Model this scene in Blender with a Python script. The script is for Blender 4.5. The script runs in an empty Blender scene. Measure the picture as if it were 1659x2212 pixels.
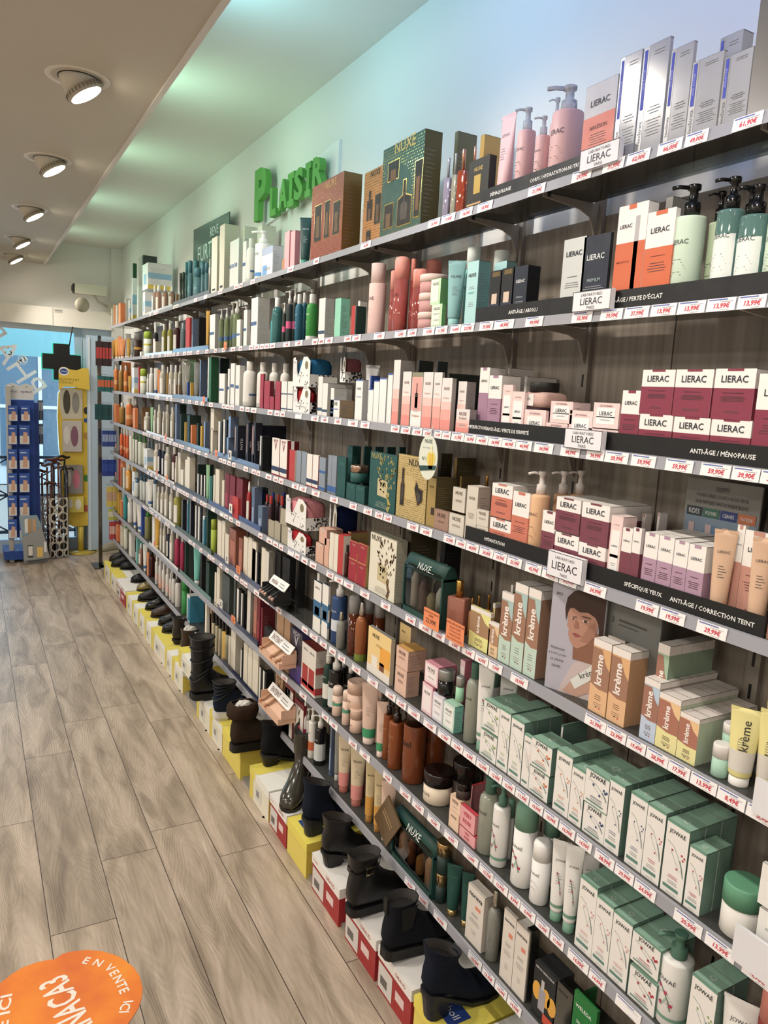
import bpy, bmesh, math, random
from mathutils import Vector, Matrix
random.seed(7)
SC = bpy.context.scene
COL = SC.collection
PI = math.pi
# ------------------------------------------------------------------ camera
F, YAW, PITCH, ROLL = 1605.981, 0.5106623, -0.1553222, 0.0535105
CX, CY, CH = 829.5, 1106.0, 1.70
_cy, _sy = math.cos(YAW), math.sin(YAW)
W_ = Vector((_sy*math.cos(PITCH), _cy*math.cos(PITCH), math.sin(PITCH)))
_r = Vector((_cy, -_sy, 0)); _u = _r.cross(W_)
R_ = math.cos(ROLL)*_r + math.sin(ROLL)*_u
U_ = -math.sin(ROLL)*_r + math.cos(ROLL)*_u
cam_data = bpy.data.cameras.new('camera'); cam = bpy.data.objects.new('camera', cam_data); COL.objects.link(cam)
cam_data.sensor_fit = 'VERTICAL'; cam_data.sensor_height = 24.0; cam_data.lens = 24.0*F/2212.0
cam_data.clip_start = 0.02; cam_data.clip_end = 200
mw = Matrix.Identity(4)
for i in range(3):
    mw[i][0] = R_[i]; mw[i][1] = U_[i]; mw[i][2] = -W_[i]
mw[0][3], mw[1][3], mw[2][3] = 0, 0, CH
cam.matrix_world = mw
SC.camera = cam
# ------------------------------------------------------------------ world, exposure
SC.view_settings.view_transform = 'Standard'; SC.view_settings.look = 'None'
SC.view_settings.gamma = 1.0; SC.view_settings.use_curve_mapping = False
SC.view_settings.exposure = 0.0
world = bpy.data.worlds.new('street_sky'); SC.world = world; world.use_nodes = True
world.node_tree.nodes['Background'].inputs[0].default_value = (0.78, 0.92, 1.0, 1)
world.node_tree.nodes['Background'].inputs[1].default_value = 2.4
cy = SC.cycles
cy.use_denoising = True; cy.max_bounces = 7; cy.diffuse_bounces = 3; cy.glossy_bounces = 3
cy.transmission_bounces = 5; cy.transparent_max_bounces = 12; cy.caustics_reflective = False; cy.caustics_refractive = False
cy.sample_clamp_indirect = 4.0; cy.use_fast_gi = False

def lamp(name, kind, loc, power, color, direction=None, size=None, sizey=None, angle=None, blend=.6, radius=.03):
    l = bpy.data.lights.new(name, kind); o = bpy.data.objects.new(name, l); COL.objects.link(o)
    o.location = loc; l.energy = power; l.color = color
    if kind == 'AREA':
        l.shape = 'RECTANGLE'; l.size = size; l.size_y = sizey
    if kind == 'SPOT':
        l.spot_size = math.radians(angle); l.spot_blend = blend; l.shadow_soft_size = radius
    if kind == 'POINT': l.shadow_soft_size = radius
    if direction is not None:
        o.rotation_euler = Vector(direction).to_track_quat('-Z', 'Y').to_euler()
    return o
Z_LOW, Z_HIGH, X_SOFFIT, X_WALL, Y_END = CH+1.045, CH+1.262, 0.655, 1.31, 7.92
SPOT_Y = [-0.65, 0.6, 1.83, 3.02, 4.17, 5.42, 6.62, 7.55]
SPOT_DIR = Vector((0.50, -0.09, -0.86)).normalized()
for y in SPOT_Y:
    lamp('downlight_beam', 'SPOT', (0.365+0.06, y-.03, Z_LOW-0.09), 39 if y > 0 else 22, (1.0, .93, .84), SPOT_DIR, angle=118, blend=1.0, radius=.045)
# unseen area lights added for ambient fill (left of and behind the camera)
for x, y in ((-1.3, -.6), (-1.3, 2.4), (-1.3, 5.2), (-2.6, 1), (-2.6, 4)):
    lamp('ambient_fill_light', 'AREA', (x, y, Z_LOW-.03), 33, (1.0, .93, .84), (0, 0, -1), size=.6, sizey=.6)
# colour changing strip light hidden in the cove behind the lowered ceiling's edge
for y0, y1, c, p in ((-.6, .5, (.36, .42, 1.0), 4.6), (.5, 1.3, (.24, .42, 1.0), 5.0), (1.3, 2.1, (.22, .54, 1.0), 4.6), (2.1, 2.9, (.32, .82, .95), 4.2),
                     (2.9, 3.9, (.5, 1.0, .74), 3.4), (3.9, 5.2, (.55, 1.0, .7), 3.3), (5.2, 6.5, (.55, 1.0, .7), 2.7), (6.5, 7.8, (.6, 1.0, .72), 1.9)):
    lamp('cove_strip_light', 'AREA', (X_SOFFIT-.045, (y0+y1)/2, Z_LOW+.105), p, c, (1, 0, .55), size=.03, sizey=y1-y0)
# daylight coming in through the shop window at the far end
lamp('window_daylight', 'AREA', (.1, Y_END+.9, 1.5), 30, (.55, .78, 1.0), (0, -1, -.1), size=2.2, sizey=1.8)

# ------------------------------------------------------------------ pixel <-> place helpers (pixels of the 1659x2212 photograph)
def y_at(px, X, z):
    """Y of the point on the line (X, ?, z) that shows in pixel column px"""
    z -= CH; k = px-CX
    return (F*(X*R_[0]+z*R_[2])-k*(X*W_[0]+z*W_[2]))/(k*W_[1]-F*R_[1])
def x_at(px, Y, z):
    z -= CH; k = px-CX
    return (F*(Y*R_[1]+z*R_[2])-k*(Y*W_[1]+z*W_[2]))/(k*W_[0]-F*R_[0])
def z_at(py, X, Y):
    k = CY-py
    return CH+(F*(X*U_[0]+Y*U_[1])-k*(X*W_[0]+Y*W_[1]))/(k*W_[2]-F*U_[2])
def ray(px, py): return W_+R_*((px-CX)/F)-U_*((py-CY)/F)
def on_z(px, py, z):
    d = ray(px, py); return d*((z-CH)/d[2])+Vector((0, 0, CH))
def on_y(px, py, y):
    d = ray(px, py); return d*(y/d[1])+Vector((0, 0, CH))
def on_x(px, py, x):
    d = ray(px, py); return d*(x/d[0])+Vector((0, 0, CH))
def px_scale(X, Y, z): return F/(W_[0]*X+W_[1]*Y+W_[2]*(z-CH))
# ------------------------------------------------------------------ materials
MATS = {}
def lin(h):
    if isinstance(h, (tuple, list)): return tuple(h[:3])
    if len(h) == 3: h = ''.join(c*2 for c in h)
    v = [int(h[i:i+2], 16)/255 for i in (0, 2, 4)]
    return tuple(((c+.055)/1.055)**2.4 if c > .04045 else c/12.92 for c in v)
def mat(spec):
    """'hex' matt card, 'hex/g' glossy plastic, 'hex/m' metal, 'hex/t' clear tinted plastic or glass, 'hex/e5' lamp, 'hex/s' suede, 'hex/l' leather"""
    if not isinstance(spec, str): return spec
    if spec in MATS: return MATS[spec]
    h, _, k = spec.partition('/')
    m = bpy.data.materials.new('surface_'+spec.replace('/', '_')); m.use_nodes = True; MATS[spec] = m
    nt = m.node_tree; b = nt.nodes['Principled BSDF']; c = lin(h)
    if not k.startswith('e'): g_ = .3*c[0]+.55*c[1]+.15*c[2]; c = tuple(x*.87+g_*.13 for x in c)
    def noise(scale, lo, hi, detail=3, stretch=None):
        tc = nt.nodes.new('ShaderNodeTexCoord'); n = nt.nodes.new('ShaderNodeTexNoise'); n.inputs['Scale'].default_value = scale; n.inputs['Detail'].default_value = detail
        nt.links.new(tc.outputs['Object'], n.inputs['Vector'])
        r = nt.nodes.new('ShaderNodeMapRange'); r.inputs[1].default_value = .3; r.inputs[2].default_value = .7; r.inputs[3].default_value = lo; r.inputs[4].default_value = hi
        nt.links.new(n.outputs['Fac'], r.inputs[0]); return n, r
    if k.startswith('e'):
        b.inputs['Base Color'].default_value = (*c, 1); b.inputs['Emission Color'].default_value = (*c, 1); b.inputs['Emission Strength'].default_value = float(k[1:]); return m
    b.inputs['Base Color'].default_value = (*c, 1)
    if k == 't':   # tinted clear container: see-through with a sharp sheen
        nt.nodes.remove(b); out = nt.nodes['Material Output']
        t = nt.nodes.new('ShaderNodeBsdfTransparent'); t.inputs[0].default_value = (*[min(1, x**.6*.98) for x in c], 1)
        d = nt.nodes.new('ShaderNodeBsdfDiffuse'); d.inputs[0].default_value = (*c, 1)
        g = nt.nodes.new('ShaderNodeBsdfGlossy'); g.inputs['Roughness'].default_value = .06; g.inputs[0].default_value = (1, 1, 1, 1)
        m1 = nt.nodes.new('ShaderNodeMixShader'); m1.inputs[0].default_value = .5
        nt.links.new(t.outputs[0], m1.inputs[1]); nt.links.new(d.outputs[0], m1.inputs[2])
        fr = nt.nodes.new('ShaderNodeFresnel'); fr.inputs[0].default_value = 1.45
        m2 = nt.nodes.new('ShaderNodeMixShader'); nt.links.new(fr.outputs[0], m2.inputs[0]); nt.links.new(m1.outputs[0], m2.inputs[1]); nt.links.new(g.outputs[0], m2.inputs[2])
        nt.links.new(m2.outputs[0], out.inputs[0]); return m
    if k == 'u':   # smoky shelf glass
        nt.nodes.remove(b); out = nt.nodes['Material Output']
        t = nt.nodes.new('ShaderNodeBsdfTransparent'); t.inputs[0].default_value = (.62, .66, .63, 1)
        d = nt.nodes.new('ShaderNodeBsdfDiffuse'); d.inputs[0].default_value = (*c, 1)
        g = nt.nodes.new('ShaderNodeBsdfGlossy'); g.inputs['Roughness'].default_value = .05
        m1 = nt.nodes.new('ShaderNodeMixShader'); m1.inputs[0].default_value = .22
        nt.links.new(t.outputs[0], m1.inputs[1]); nt.links.new(d.outputs[0], m1.inputs[2])
        fr = nt.nodes.new('ShaderNodeFresnel'); fr.inputs[0].default_value = 1.4
        m2 = nt.nodes.new('ShaderNodeMixShader'); nt.links.new(fr.outputs[0], m2.inputs[0]); nt.links.new(m1.outputs[0], m2.inputs[1]); nt.links.new(g.outputs[0], m2.inputs[2])
        nt.links.new(m2.outputs[0], out.inputs[0]); return m
    if k == 'c':   # thin clear film or pane
        nt.nodes.remove(b); out = nt.nodes['Material Output']
        t = nt.nodes.new('ShaderNodeBsdfTransparent'); t.inputs[0].default_value = (*c, 1)
        g = nt.nodes.new('ShaderNodeBsdfGlossy'); g.inputs['Roughness'].default_value = .03
        fr = nt.nodes.new('ShaderNodeFresnel'); fr.inputs[0].default_value = 1.5
        m2 = nt.nodes.new('ShaderNodeMixShader'); nt.links.new(fr.outputs[0], m2.inputs[0]); nt.links.new(t.outputs[0], m2.inputs[1]); nt.links.new(g.outputs[0], m2.inputs[2])
        nt.links.new(m2.outputs[0], out.inputs[0]); return m
    ro = {'': .55, 'g': .18, 'm': .22, 's': .95, 'l': .33, 'w': .7, 'x': .85, 'v': .36}.get(k, .55)
    b.inputs['Roughness'].default_value = ro
    if k == 'm': b.inputs['Metallic'].default_value = .92
    if k == 'v': b.inputs['Metallic'].default_value = .55
    if k == 's':
        n, r = noise(220, .75, 1.2); hs = nt.nodes.new('ShaderNodeHueSaturation'); hs.inputs['Color'].default_value = (*c, 1)
        nt.links.new(r.outputs[0], hs.inputs['Value']); nt.links.new(hs.outputs[0], b.inputs['Base Color']); b.inputs['Specular IOR Level'].default_value = .15
    elif k in ('l', 'g', ''):
        if k == 'l': b.inputs['Specular IOR Level'].default_value = .35
        n, r = noise(60 if k == 'l' else 25, ro*.85, ro*1.2); nt.links.new(r.outputs[0], b.inputs['Roughness'])
    return m
# ------------------------------------------------------------------ text outlines
_TX = {}
def glyphs(s, bold=0.0, shear=0.0):
    key = (s, bold, shear)
    if key not in _TX:
        cu = bpy.data.curves.new('letters', 'FONT'); cu.body = s; cu.size = 1; cu.resolution_u = 1 if len(s) > 9 else 2; cu.align_x = 'CENTER'; cu.offset = bold; cu.shear = shear
        ob = bpy.data.objects.new('letters', cu); COL.objects.link(ob)
        dg = bpy.context.evaluated_depsgraph_get(); me = bpy.data.meshes.new_from_object(ob.evaluated_get(dg))
        vs = [(v.co.x, v.co.y) for v in me.vertices]; fs = [tuple(p.vertices) for p in me.polygons]
        bpy.data.objects.remove(ob); bpy.data.curves.remove(cu); bpy.data.meshes.remove(me)
        x0 = min(v[0] for v in vs); x1 = max(v[0] for v in vs); y0 = min(v[1] for v in vs); y1 = max(v[1] for v in vs)
        _TX[key] = ([(v[0]-(x0+x1)/2, v[1]-(y0+y1)/2) for v in vs], fs, x1-x0, y1-y0)
    return _TX[key]
# ------------------------------------------------------------------ mesh builder
class MB:
    def __init__(s): s.v = []; s.f = []; s.m = []; s.k = []; s.sm = []
    def mi(s, m):
        if m not in s.k: s.k.append(m)
        return s.k.index(m)
    def face(s, pts, m, smooth=False):
        n = len(s.v); s.v += [tuple(p) for p in pts]; s.f.append(tuple(range(n, n+len(pts)))); s.m.append(s.mi(m)); s.sm.append(smooth)
    def box(s, x0, x1, y0, y1, z0, z1, m, side=None, top=None, front=None, skew=0):
        q = [(x0, y0, z0), (x1, y0, z0), (x1, y1, z0), (x0, y1, z0), (x0+skew, y0, z1), (x1+skew, y0, z1), (x1+skew, y1, z1), (x0+skew, y1, z1)]
        n = len(s.v); s.v += q
        for fc, mm in (((3, 2, 1, 0), m), ((4, 5, 6, 7), top or m), ((0, 1, 5, 4), front or m), ((1, 2, 6, 5), side or m), ((2, 3, 7, 6), m), ((3, 0, 4, 7), side or m)):
            s.f.append(tuple(n+i for i in fc)); s.m.append(s.mi(mm)); s.sm.append(False)
    def rbox(s, x0, x1, y0, y1, z0, z1, m, r=.004, seg=3, smooth=True):
        """box with rounded upright edges and softened top"""
        pts = []
        for cx_, cy_, a0 in ((x1-r, y1-r, 0), (x0+r, y1-r, PI/2), (x0+r, y0+r, PI), (x1-r, y0+r, 3*PI/2)):
            for i in range(seg+1):
                a = a0+PI/2*i/seg; pts.append((cx_+r*math.cos(a), cy_+r*math.sin(a)))
        cxm, cym = (x0+x1)/2, (y0+y1)/2
        def sc(k): return [(cxm+(p[0]-cxm)*(1-k/max(1e-6, (x1-x0)/2)), cym+(p[1]-cym)*(1-k/max(1e-6, (y1-y0)/2))) for p in pts]
        rr = min(r, (z1-z0)/3)
        s.rings([[(a, b, z) for a, b in sc(k)] for k, z in ((rr, z0), (rr*.3, z0+rr*.3), (0, z0+rr), (0, z1-rr), (rr*.3, z1-rr*.3), (rr, z1))], m, smooth=smooth, caps=True)
    def rings(s, rs, m, smooth=True, caps=True, closed=True, mats=None):
        n0 = len(s.v); N = len(rs[0])
        for r in rs: s.v += [tuple(p) for p in r]
        for i in range(len(rs)-1):
            mm = mats[i] if mats else m
            for j in range(N if closed else N-1):
                j2 = (j+1) % N
                s.f.append((n0+i*N+j, n0+i*N+j2, n0+(i+1)*N+j2, n0+(i+1)*N+j)); s.m.append(s.mi(mm)); s.sm.append(smooth)
        if caps:
            s.f.append(tuple(n0+j for j in range(N))[::-1]); s.m.append(s.mi(mats[0] if mats else m)); s.sm.append(False)
            s.f.append(tuple(n0+(len(rs)-1)*N+j for j in range(N))); s.m.append(s.mi(mats[-1] if mats else m)); s.sm.append(False)
    def lathe(s, prof, m, seg=20, cx=0, cy=0, sx=1, sy=1, smooth=True, mats=None, arc=None, caps=True):
        rs = []
        for r, z in prof:
            if arc: a0, a1 = arc; rs.append([(cx+sx*r*math.cos(a0+(a1-a0)*i/seg), cy+sy*r*math.sin(a0+(a1-a0)*i/seg), z) for i in range(seg+1)])
            else: rs.append([(cx+sx*r*math.cos(2*PI*i/seg), cy+sy*r*math.sin(2*PI*i/seg), z) for i in range(seg)])
        s.rings(rs, m, smooth, caps and not arc, closed=not arc, mats=mats)
    def tube(s, pts, r, m, seg=8, rs=None, caps=True):
        ring = []; pts = [Vector(p) for p in pts]
        for i, p in enumerate(pts):
            d = (pts[min(i+1, len(pts)-1)]-pts[max(i-1, 0)]).normalized()
            a = d.cross(Vector((0, 0, 1))) if abs(d.z) < .95 else d.cross(Vector((1, 0, 0))); a.normalize(); b = d.cross(a)
            rr = rs[i] if rs else r
            ring.append([p+a*rr*math.cos(2*PI*j/seg)+b*rr*math.sin(2*PI*j/seg) for j in range(seg)])
        s.rings(ring, m, True, caps)
    # ---- printing on a face. face 'f' front (-y at y0), 's' near side (+x at x1), 't' top (z1)
    def put(s, P, m, fn, face):
        n = len(s.v)
        s.v += [fn(a, b) for a, b in P]; s.f.append(tuple(range(n, n+len(P)))); s.m.append(s.mi(m)); s.sm.append(False)
    def text(s, t, m, fn, u, v, size, rot=0, bold=0, shear=0, w=None, hmax=None):
        vs, fs, tw, th = glyphs(t, bold, shear)
        if w: size = w/tw
        if hmax: size = min(size, hmax/th)
        n = len(s.v); c, sn = math.cos(rot), math.sin(rot)
        s.v += [fn(u+size*(a*c-b*sn), v+size*(a*sn+b*c)) for a, b in vs]
        i = s.mi(m)
        for f in fs: s.f.append(tuple(n+k for k in f)); s.m.append(i); s.sm.append(False)
    def build(s, name, parent=None, link=True):
        me = bpy.data.meshes.new(name); me.from_pydata(s.v, [], s.f)
        for k in s.k: me.materials.append(mat(k))
        me.polygons.foreach_set('material_index', s.m); me.polygons.foreach_set('use_smooth', s.sm); me.update()
        o = bpy.data.objects.new(name, me)
        if link: COL.objects.link(o)
        if parent: o.parent = parent
        return o
def tag(o, label=None, cat=None, group=None, kind=None):
    if label: o['label'] = label
    if cat: o['category'] = cat
    if group: o['group'] = group
    if kind: o['kind'] = kind
    return o
def empty(name, loc=(0, 0, 0), rz=0):
    o = bpy.data.objects.new(name, None); COL.objects.link(o); o.location = loc; o.rotation_euler = (0, 0, rz); o.empty_display_size = .02; return o
def struct(mb, name): return tag(mb.build(name), kind='structure')
# ================================================================== THE ROOM
def node_mat(name):
    m = bpy.data.materials.new(name); m.use_nodes = True; nt = m.node_tree
    return m, nt, nt.nodes['Principled BSDF'], lambda t, **kw: _nn(nt, t, kw)
def _nn(nt, t, kw):
    n = nt.nodes.new('ShaderNode'+t)
    for k, v in kw.items(): setattr(n, k, v)
    return n
def mth(nt, op, a, b=None):
    n = nt.nodes.new('ShaderNodeMath'); n.operation = op
    for i, v in enumerate((a, b)):
        if v is None: continue
        if isinstance(v, (int, float)): n.inputs[i].default_value = v
        else: nt.links.new(v, n.inputs[i])
    return n.outputs[0]
def ramp(nt, fac, stops):
    n = nt.nodes.new('ShaderNodeValToRGB'); cr = n.color_ramp
    while len(cr.elements) < len(stops): cr.elements.new(.5)
    for e, (p, c) in zip(cr.elements, stops): e.position = p; e.color = (*lin(c), 1)
    nt.links.new(fac, n.inputs[0]); return n.outputs[0]
# floor: grey-brown oak planks running along the aisle
m, nt, b, N = node_mat('oak_plank_floor'); MATS['FLOOR'] = m; L = nt.links.new
tc = N('TexCoord'); sp = N('SeparateXYZ'); L(tc.outputs['Object'], sp.inputs[0]); X, Y = sp.outputs[0], sp.outputs[1]
PW, PL = .1945, 1.22
row = mth(nt, 'FLOOR', mth(nt, 'DIVIDE', mth(nt, 'SUBTRACT', X, -.0275), PW))
wn = N('TexWhiteNoise', noise_dimensions='1D'); L(row, wn.inputs['W'])
ys = mth(nt, 'DIVIDE', mth(nt, 'ADD', Y, mth(nt, 'MULTIPLY', wn.outputs['Value'], PL)), PL)
pid = mth(nt, 'ADD', mth(nt, 'FLOOR', ys), mth(nt, 'MULTIPLY', row, 17.3))
wp = N('TexWhiteNoise', noise_dimensions='1D'); L(pid, wp.inputs['W'])
cb = N('CombineXYZ'); L(mth(nt, 'ADD', mth(nt, 'MULTIPLY', X, 8.5), mth(nt, 'MULTIPLY', wp.outputs['Value'], 40)), cb.inputs[0]); L(mth(nt, 'ADD', mth(nt, 'MULTIPLY', Y, 1.5), mth(nt, 'MULTIPLY', wp.outputs['Value'], 90)), cb.inputs[1])
n1 = N('TexNoise'); n1.inputs['Scale'].default_value = 1.6; n1.inputs['Detail'].default_value = 5; n1.inputs['Distortion'].default_value = .8; L(cb.outputs[0], n1.inputs['Vector'])
# cathedral grain: contour lines of a smooth stretched noise
n2 = N('TexNoise'); n2.inputs['Scale'].default_value = .8; n2.inputs['Detail'].default_value = 1.5; L(cb.outputs[0], n2.inputs['Vector'])
gr = mth(nt, 'SINE', mth(nt, 'MULTIPLY', n2.outputs['Fac'], 210.0))
n3 = N('TexNoise'); n3.inputs['Scale'].default_value = 14; n3.inputs['Detail'].default_value = 5; cb2 = N('CombineXYZ'); L(mth(nt, 'MULTIPLY', X, 9), cb2.inputs[0]); L(Y, cb2.inputs[1]); L(cb2.outputs[0], n3.inputs['Vector'])
base = ramp(nt, n1.outputs['Fac'], [(.3, '8C7B68'), (.45, 'A6947F'), (.6, 'BCA994'), (.8, 'CDBBA6')])
hs = N('HueSaturation'); L(base, hs.inputs['Color']); hs.inputs['Saturation'].default_value = .9
val = mth(nt, 'ADD', mth(nt, 'ADD', .83, mth(nt, 'MULTIPLY', wp.outputs['Value'], .2)), mth(nt, 'ADD', mth(nt, 'MULTIPLY', gr, .010), mth(nt, 'MULTIPLY', mth(nt, 'SUBTRACT', n3.outputs['Fac'], .5), .35)))
L(val, hs.inputs['Value'])
fx = mth(nt, 'FRACT', mth(nt, 'DIVIDE', mth(nt, 'SUBTRACT', X, -.0275), PW)); fy = mth(nt, 'FRACT', ys)
seam = mth(nt, 'MAXIMUM', mth(nt, 'LESS_THAN', fx, .014), mth(nt, 'LESS_THAN', fy, .0022))
mx = N('MixRGB'); L(seam, mx.inputs[0]); L(hs.outputs[0], mx.inputs[1]); mx.inputs[2].default_value = (*lin('3A2E26'), 1); L(mx.outputs[0], b.inputs['Base Color'])
b.inputs['Roughness'].default_value = .42
bp = N('Bump'); bp.inputs['Strength'].default_value = .35; bp.inputs['Distance'].default_value = .002
L(mth(nt, 'SUBTRACT', mth(nt, 'MULTIPLY', gr, .3), mth(nt, 'MULTIPLY', seam, 3)), bp.inputs['Height']); L(bp.outputs[0], b.inputs['Normal'])
# taupe wood-grain back panel behind the shelves
m, nt, b, N = node_mat('taupe_wood_panel'); MATS['PANEL'] = m; L = nt.links.new
tc = N('TexCoord'); mp = N('Mapping'); L(tc.outputs['Object'], mp.inputs[0]); mp.inputs['Scale'].default_value = (1, 28, 1.1)
n1 = N('TexNoise'); n1.inputs['Scale'].default_value = 1.5; n1.inputs['Detail'].default_value = 6; L(mp.outputs[0], n1.inputs['Vector'])
L(ramp(nt, n1.outputs['Fac'], [(.3, '7A6F64'), (.5, '8F8478'), (.7, 'A1968A')]), b.inputs['Base Color']); b.inputs['Roughness'].default_value = .5
# painted plaster
for key, c, ro in (('WALL', 'E9E7E2', .75), ('CEIL', 'E2DED6', .8), ('CEILW', 'CBC4B4', .8)):
    m, nt, b, N = node_mat('painted_plaster_'+key.lower()); MATS[key] = m
    tc = N('TexCoord'); n1 = N('TexNoise'); n1.inputs['Scale'].default_value = 2.5; nt.links.new(tc.outputs['Object'], n1.inputs['Vector'])
    h2 = N('HueSaturation'); h2.inputs['Color'].default_value = (*lin(c), 1); r = N('MapRange'); r.inputs[3].default_value = .97; r.inputs[4].default_value = 1.02
    nt.links.new(n1.outputs['Fac'], r.inputs[0]); nt.links.new(r.outputs[0], h2.inputs['Value']); nt.links.new(h2.outputs[0], b.inputs['Base Color']); b.inputs['Roughness'].default_value = ro
XL, YB = -3.6, -1.8
f = MB(); f.box(XL, X_WALL+.15, YB, Y_END+.1, -.08, 0, 'FLOOR'); struct(f, 'floor')
f = MB(); f.box(X_WALL+.02, X_WALL+.15, YB, Y_END+.1, 0, Z_HIGH, 'WALL'); struct(f, 'wall_right')
f = MB(); f.box(X_WALL, X_WALL+.018, YB, 7.1, .0, CH+.44, 'PANEL')
for k in range(14):   # panel joints
    yj = .06+.53*k; f.box(X_WALL-.0006, X_WALL, yj, yj+.003, 0, CH+.44, '3B332D')
struct(f, 'trim_1')
f = MB(); f.box(XL-.1, XL, YB, Y_END+.1, 0, Z_HIGH, 'WALL'); struct(f, 'wall_left')
f = MB(); f.box(XL, X_WALL+.15, YB-.1, YB, 0, Z_HIGH, 'WALL'); struct(f, 'wall_back')
f = MB(); f.box(XL, X_WALL+.15, YB, Y_END+.1, Z_HIGH, Z_HIGH+.05, 'CEIL'); struct(f, 'ceiling')
f = MB(); f.box(XL, X_SOFFIT-.09, YB, Y_END, Z_LOW, Z_LOW+.06, 'CEILW'); f.box(X_SOFFIT-.09, X_SOFFIT, YB, Y_END, Z_LOW, Z_LOW+.035, 'CEILW')
f.box(X_SOFFIT-.012, X_SOFFIT, YB, Y_END, Z_LOW+.035, Z_LOW+.075, 'CEILW'); f.box(X_SOFFIT-.022, X_SOFFIT-.002, YB, Y_END, Z_LOW-.006, Z_LOW, 'CEIL')
struct(f, 'ceiling_lowered')
# end wall: plaster above, white fascia box, shop window
ZF1, ZF0 = CH+.655, CH+.487
f = MB(); f.box(XL, X_WALL+.15, Y_END, Y_END+.1, ZF1, Z_HIGH, 'WALL'); f.box(1.235, X_WALL+.15, Y_END-.06, Y_END+.1, 0, Z_HIGH, 'WALL')
f.box(XL, -1.6, Y_END, Y_END+.1, 0, ZF1, 'WALL'); struct(f, 'wall_end')
f = MB()
for x0, x1 in ((XL, .705), (.709, 1.235)): f.box(x0, x1, Y_END-.07, Y_END-.001, ZF0, ZF1, 'E8E2D4')
f.box(.72, .79, Y_END-.072, Y_END-.07, ZF1-.045, ZF1-.01, 'C9C4B8'); f.box(.725, .785, Y_END-.073, Y_END-.072, ZF1-.03, ZF1-.025, '777'); struct(f, 'trim_2')
f = MB(); fm = 'A9C3D8'
f.box(-1.6, 1.235, Y_END, Y_END+.06, 0, .12, fm); f.box(.9, .97, Y_END-.01, Y_END+.06, .12, ZF0, fm); f.box(-.62, -.55, Y_END, Y_END+.06, .12, ZF0, fm); f.box(-1.6, 1.235, Y_END, Y_END+.06, ZF0-.05, ZF0, 'C8D2DA')
f.box(.97, 1.235, Y_END-.005, Y_END+.05, .0, ZF0, 'C3D6E6')
f.box(-1.6, .9, Y_END+.025, Y_END+.031, .12, ZF0-.05, 'F2FAFF/c'); struct(f, 'window_1')
f = MB(); f.box(.99, 1.235, Y_END-.16, Y_END-.12, .02, 2.12, 'B4CDE2'); f.box(1.0, 1.02, Y_END-.165, Y_END-.16, .02, 2.1, 'D7E6F2'); struct(f, 'door_1')
# outside: pavement, building across the street, awning band
f = MB(); f.box(-6, 6, Y_END+.1, Y_END+9, -.12, -.02, 'B9B4AC'); struct(f, 'ground_outside')
bd = empty('street_building', (0, Y_END+5.2, 0)); tag(bd, 'pale stone building across the street behind the shop window', 'building')
f = MB(); f.box(-5, 5, 0, .3, 0, 7, 'D9E4EA'); 
for x in (-1.5, .1): f.box(x, x+.12, -.05, 0, 0, 7, '93A7B5')
f.build('facade', bd)
for x, z in ((-2.9, .3), (-1.2, .3), (.4, .3), (1.9, .3), (-2.9, 2.9), (-1.2, 2.9), (.4, 2.9), (1.9, 2.9)):
    f = MB(); f.box(x, x+1.15, -.03, 0, z, z+1.9, '5E7C93/g'); f.box(x+.55, x+.6, -.05, -.03, z, z+1.9, 'E8EEF2'); f.box(x, x+1.15, -.05, -.03, z+.9, z+.95, 'E8EEF2'); f.build('window', bd)
aw = MB(); aw.box(-1.3, 1.6, Y_END+1.3, Y_END+1.34, 1.92, 2.25, '8FD3DA'); tag(aw.build('awning'), 'pale turquoise awning band seen through the window', 'awning')
rail = empty('balustrade', (0, Y_END+.35, 0)); tag(rail, 'dark crossed metal balustrade outside the shop window', 'railing')
f = MB(); f.box(-.9, .95, 0, .03, .88, .91, '2F3B46'); f.box(-.9, .95, 0, .03, .12, .15, '2F3B46'); f.box(-.9, .95, 0, .03, .5, .52, '2F3B46'); f.build('rail_bar', rail)
for x in (-.9, -.3, .3, .92): f = MB(); f.box(x, x+.02, 0, .03, 0, .91, '2F3B46'); f.build('post', rail)
f = MB()
for x in (-.9, -.3, .3):
    for z in (.14, .51):
        f.tube([(x, .015, z), (x+.61, .015, z+.37)], .008, '2F3B46', 6); f.tube([(x, .015, z+.37), (x+.61, .015, z)], .008, '2F3B46', 6)
f.build('cross_brace', rail)
# white lettering on the window seen from behind
f = MB(); fn = lambda a, b: (-a, 0, b)
f.text('PHARM', 'EEF6FA', fn, 0, 0, .3); o = f.build('window_lettering'); p = on_y(32, 760, Y_END+.02); o.location = (p.x-.08, Y_END+.02, p.z+.02); o.rotation_euler = (0, .95, 0); tag(o, 'white pharmacy lettering stuck on the shop window, seen reversed', 'lettering')
f = MB(); f.text('@ ici', 'EEF6FA', fn, 0, 0, .1); o = f.build('window_lettering'); p = on_y(36, 770, Y_END+.02); o.location = (p.x, Y_END+.02, p.z); o.rotation_euler = (0, .5, 0); tag(o, 'small slanted white handwriting on the shop window', 'lettering')
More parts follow.
